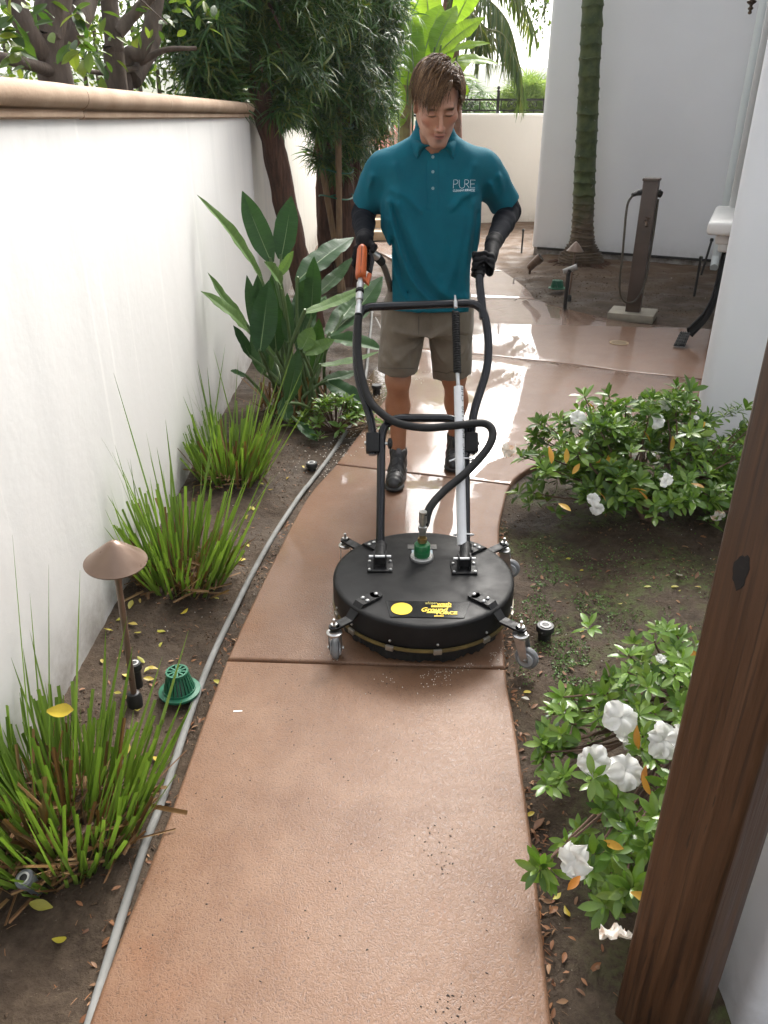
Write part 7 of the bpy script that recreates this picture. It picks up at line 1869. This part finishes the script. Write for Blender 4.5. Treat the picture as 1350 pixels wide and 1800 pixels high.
mb = MB(); dz = Vector((.01, .03, -.012)); mb.add([a, d_, c_, b_, a + dz, d_ + dz, c_ + dz, b_ + dz], [(0, 1, 2, 3), (7, 6, 5, 4), (0, 4, 5, 1), (1, 5, 6, 2), (2, 6, 7, 3), (3, 7, 4, 0)]); foot_ = mk('foot_plate', mb, M_RUB, th)
for k in range(5):
    t = (k + .5) / 5; mb = MB(); mb.tube([a.lerp(b_, t) + Vector((0, -.004, .004)), d_.lerp(c_, t) + Vector((0, -.004, .004))], .005, 5); mk('rib', mb, M_RUB, foot_)
    mb = MB(); mb.tube([a.lerp(d_, t) + Vector((0, -.004, .005)), b_.lerp(c_, t) + Vector((0, -.004, .005))], .004, 5); mk('rib', mb, M_RUB, foot_)

# ---- fallen leaves, petals, twigs and grit
def curled_leaf(L, W, seed, curl):
    v, f = leaf_proto(L, W, LF, curl, .35, 6, .02 * L, seed=seed); return v, f
def leaf_object_mesh(i, mat):
    v, f = curled_leaf(1, .48 if i % 2 else .38, i, (.5, -.4, .9, .2)[i % 4]); me = mesh_of('fallen_leaf', v, f, smooth=80); me.materials.append(mat)
    return me
M_FY = leafmat('fallen_yellow', [(0.42, 0.30, 0.02), (0.55, 0.42, 0.03), (0.34, 0.33, 0.05), (0.50, 0.32, 0.08)], 0.45, 0.1); M_FW = m_petal('fallen_petal', (0.74, 0.70, 0.62), (0.60, 0.42, 0.30))
FY = [leaf_object_mesh(i, M_FY) for i in range(4)]; FB = [leaf_object_mesh(i, M_BROWN) for i in range(4)]; FP = [leaf_object_mesh(i + 1, M_FW) for i in range(2)]
def drop_leaf(px, py, me, L, label, group, z=None):
    p = gp(px, py, -.01); onpath = edge_x(L_EDGE, p.y) < p.x < edge_x(R_EDGE, p.y)
    p.z = (0.003 if onpath else (soil_z(p.x, p.y)) + .006) if z is None else z
    if z is not None: p = gp(px, py, z)
    o = inst('fallen_leaf', me, M4(p, rot_to((q.gauss(0, 1), q.gauss(0, 1), q.uniform(-.02, .22)), q.uniform(-.35, .35) + (math.pi if q.random() < .3 else 0)), L)); prop(o, label, 'leaf', group)
big = [((92, 1593), FY[1], .036, 'broad yellow green leaf on bare soil at the lower left'), ((88, 1640), FY[0], .028, 'orange yellow leaf below the broad leaf at the lower left'), ((585, 1160), FY[2], .026, 'yellow green leaf under the front left caster'), ((775, 1155), FY[3], .034, 'brownish yellow leaf against the brush skirt'), ((375, 1192), FY[0], .028, 'yellow leaf between the grey hose and the path edge'), ((250, 1448), FY[1], .030, 'lime yellow leaf touching the hose below the foreground clump'), ((1188, 1030), FP[0], .036, 'white fallen petal on the mossy soil below the azalea'), ((1190, 1052), FY[2], .028, 'yellow leaf just below the fallen petal'), ((958, 1430), FB[0], .034, 'long rust brown leaf beside the path edge low on the right'), ((917, 1222), FP[1], .018, 'small white petal beside the path right of the joint')]
for (px, py), me, L, lb in big: drop_leaf(px, py, me, L * 1.45, lb, None)
o = inst('fallen_leaf', FY[1], M4(at(82, 1250, 1.17), rot_to((1, -.1, .05), .5), .062)); prop(o, 'large golden leaf caught in the foreground strappy clump', 'leaf')
for k in range(44):
    px, py = q.choice(((q.uniform(395, 560), q.uniform(800, 940)), (q.uniform(150, 330), q.uniform(1050, 1200)), (q.uniform(330, 440), q.uniform(930, 1100)), (q.uniform(200, 300), q.uniform(1060, 1330))))
    p = gp(px, py)
    if p.x > edge_x(L_EDGE, p.y) - .03 or p.x < -.92: continue
    w_ = 'around the near path light and green drain grate' if py > 1050 else ('beside the third strappy clump, next to the hose' if py < 930 else 'between the second strappy clump and the grey hose')
    drop_leaf(px, py, q.choice(FY), q.uniform(.022, .042), 'small yellow leaf lying on dark soil ' + w_, 'yellow leaves ' + w_)
for k in range(95):
    px, py = q.choice(((q.uniform(905, 1260), q.uniform(925, 1075)), (q.uniform(900, 1100), q.uniform(1050, 1250)), (q.uniform(915, 975), q.uniform(1380, 1720)), (q.uniform(925, 1080), q.uniform(1350, 1750))))
    p = gp(px, py)
    if p.x < edge_x(R_EDGE, p.y) + .02: continue
    w_ = 'under the front of the broad azalea' if py < 1075 and p.x > .8 else ('between floor cleaner and azalea' if py < 1250 else ('along the right edge of the near slab' if p.x < edge_x(R_EDGE, p.y) + .09 else 'under the straggly azalea'))
    drop_leaf(px, py, q.choice(FB + [FB[0], FY[3]]), q.uniform(.014, .032), 'small brown fallen leaf ' + w_, 'brown leaves ' + w_)
# litter too small to count
ms = []
for k in range(1500):
    s = q.random()
    if s < .5: x, y = q.uniform(-.94, -.30), q.uniform(.9, 4.6)
    elif s < .8: x, y = q.uniform(.36, 1.3), q.uniform(.8, 3.2)
    else: x, y = q.uniform(-.9, -.1), q.uniform(4.6, 8.5)
    if edge_x(L_EDGE, y) - .015 < x < edge_x(R_EDGE, min(y, 4.6)) + .015: continue
    ms.append((q.randint(0, 1), M4(Vector((x, y, (soil_z(x, y)) + .003)), rot_to((q.gauss(0, 1), q.gauss(0, 1), q.gauss(0, .1)), q.uniform(-.5, .5)), q.uniform(.008, .022))))
for k in range(500):
    y = q.uniform(.8, 3.0); x = edge_x(R_EDGE, y) + abs(q.gauss(.012, .012)) if q.random() < .7 else edge_x(L_EDGE, y) - abs(q.gauss(.03, .015))
    ms.append((q.randint(0, 1), M4(Vector((x, y, (soil_z(x, y)) + .006)), rot_to((q.gauss(0, 1), q.gauss(0, 1), q.gauss(0, .3)), q.uniform(-.8, .8)), q.uniform(.010, .026))))
v, f = merged([leaf_proto(1, .4, LF, .6, .3, 4), leaf_proto(1, .10, [1, 1, 1, .6], .3, .2, 3)], ms); lit = mk('leaf_litter', (v, f), M_BROWN, None, 'fine brown leaf litter scattered over the soil beds', 'litter', kind='stuff', recalc=False)
# clods, chips and pale grains of the soil
def pebble(seed):
    r_ = random.Random(seed); v = [(x * r_.uniform(.35, .6), y * r_.uniform(.35, .6), z * r_.uniform(.2, .42)) for x, y, z in ((1, 0, 0), (-1, 0, 0), (0, 1, 0), (0, -1, 0), (0, 0, 1), (0, 0, -1))]
    return v, [(0, 2, 4), (2, 1, 4), (1, 3, 4), (3, 0, 4), (2, 0, 5), (1, 2, 5), (3, 1, 5), (0, 3, 5)]
PEB = [pebble(k) for k in range(5)]
cl_, wh_ = [], []
for k in range(15000):
    s = q.random()
    if s < .45: x, y = q.uniform(-.95, -.22), q.uniform(.75, 4.4) ** 1.0
    elif s < .85: x, y = q.uniform(.33, 1.4), q.uniform(.75, 3.3)
    else: x, y = q.uniform(1.5, 3.6), q.uniform(7.0, 9.6)
    if y < 4.4 and edge_x(L_EDGE, y) - .012 < x < edge_x(R_EDGE, y) + .012: continue
    if vnoise(x * 5, y * 5, 0, 44) < -.25: continue
    sz = q.uniform(.003, .010) * (1.7 if q.random() < .06 else 1) * (1.8 if y > 6 else 1)
    M = M4(Vector((x, y, (soil_z(x, y)) + sz * .1)), Euler((q.uniform(-.5, .5), q.uniform(-.5, .5), q.uniform(0, 6.28))).to_matrix(), sz)
    (wh_ if q.random() < .035 else cl_).append((q.randint(0, 4), M))
v, f = merged(PEB, cl_); mk('soil_crumbs', (v, f), simple('soil_crumb', (0.030, 0.018, 0.011), 0.85, col2=(0.135, 0.088, 0.055), nscale=60, spec=0.3, world=True), None, 'loose brown soil crumbs covering the planting beds', 'soil', kind='stuff', smooth=0, recalc=False)
v, f = merged(PEB, [(i, M @ Matrix.Scale(.6, 4)) for i, M in wh_]); mk('pale_grains', (v, f), simple('pale_grain', (0.5, 0.47, 0.42), 0.6), None, 'tiny pale grains scattered on the dark soil', 'grains', kind='stuff', smooth=0, recalc=False)
# little plants of moss and clover in the right-hand bed
ms = []
for k in range(5200):
    c = q.choice(((.56, 2.02, .09), (.62, 1.92, .06), (.60, 2.5, .12), (.85, 2.55, .22), (.75, 2.25, .18), (.60, 2.3, .10), (.95, 2.35, .2), (.55, 2.75, .08)))
    x, y = c[0] + q.gauss(0, c[2]), c[1] + q.gauss(0, c[2])
    if x < edge_x(R_EDGE, y) + .03 or vnoise(x * 14, y * 14, 0, 6) < .05: continue
    ms.append((0, M4(Vector((x, y, (soil_z(x, y)) + .003)), rot_to((q.gauss(0, 1), q.gauss(0, 1), q.uniform(.1, 1)), q.uniform(-1, 1)), q.uniform(.004, .009))))
v, f = merged([leaf_proto(1, .8, [.3, .9, 1, .3], .3, .2, 3)], ms); mk('moss', (v, f), leafmat('clover_leaf', [(0.05, 0.11, 0.02), (0.09, 0.17, 0.03), (0.12, 0.21, 0.045)], 0.45, 0.2), None, 'patches of tiny green weeds and moss on the right bed', 'moss', kind='stuff', recalc=False)
# grit and seeds on the slab, foam bubbles round the machine
ms = []; cube = ([(-.5, -.4, 0), (.5, -.4, 0), (.4, .5, 0), (-.5, .4, 0), (0, 0, .5)], [(0, 1, 4), (1, 2, 4), (2, 3, 4), (3, 0, 4), (3, 2, 1, 0)])
for k in range(150):
    y = q.uniform(.75, 1.95); x = q.uniform(edge_x(L_EDGE, y) + .03, edge_x(R_EDGE, y) - .03)
    if q.random() < .4: x = .14 + q.gauss(0, .02) + .0 * y; y = q.choice((q.gauss(1.27, .05), q.gauss(.87, .05)))
    ms.append((0, M4(Vector((x, y, .0005)), Matrix.Rotation(q.uniform(0, 6.28), 3, 'Z'), (q.uniform(.002, .007), q.uniform(.002, .0045), .003))))
v, f = merged([cube], ms); mk('grit', (v, f), simple('dark_grit', (0.03, 0.02, 0.014), 0.7), None, 'dark specks of grit and seeds on the near slab', 'grit', kind='stuff', recalc=False)
ms = []; bub = MB(); bub.lathe([(.5, 0), (.45, .25), (.3, .42), (.05, .5)], n=7)
for k in range(1100):
    a = q.uniform(0, 6.28); r_ = .30 + abs(q.gauss(0, .05)); x, y = MC.x + r_ * math.cos(a), MC.y + r_ * math.sin(a)
    if not (edge_x(L_EDGE, y) < x < edge_x(R_EDGE, y)): continue
    if vnoise(x * 16, y * 16, 0, 9) < .0: continue
    ms.append((0, M4(Vector((x, y, 0.0)), Matrix.Identity(3), q.uniform(.0015, .0042))))
for k in range(700):
    y = q.uniform(3.5, 5.4); x = edge_x(L_EDGE, y) + q.gauss(-.02, .10)
    if x > edge_x(L_EDGE, y) - .01 and vnoise(x * 10, y * 10, 0, 2) < .1: continue
    z = 0.0 if x > edge_x(L_EDGE, y) else max((soil_z(x, y)), -.034); ms.append((0, M4(Vector((x, y, z)), Matrix.Identity(3), q.uniform(.003, .009))))
v, f = merged([(bub.v, bub.f)], ms); mk('foam', (v, f), simple('foam_bubble', (0.62, 0.58, 0.52), 0.12), None, 'scattered foam bubbles and droplets on the wet path', 'foam', kind='stuff', recalc=False)
# white paint chip on the slab
c = gp(418, 1250, .001); mb = MB(); mb.box(c, (.026, .005, .001), Matrix.Rotation(.05, 3, 'Z')); mk('paint_chip', mb, M_WHT, None, 'thin white scrap on the slab near its left edge', 'scrap')
# ================================================================== HAZE
m = bpy.data.materials.new('haze_air'); t = NT(m); vo = t.n('VolumePrincipled'); vo.inputs['Color'].default_value = (0.93, 0.95, 0.97, 1); vo.inputs['Density'].default_value = 0.0008; vo.inputs['Anisotropy'].default_value = 0.35
oo = t.n('OutputMaterial'); t.l(vo.outputs[0], oo.inputs['Volume'])
mb = MB(); mb.box((30, 160, 16.5), (640, 740, 53)); mk('haze', mb, m, None, kind='stuff', smooth=0)
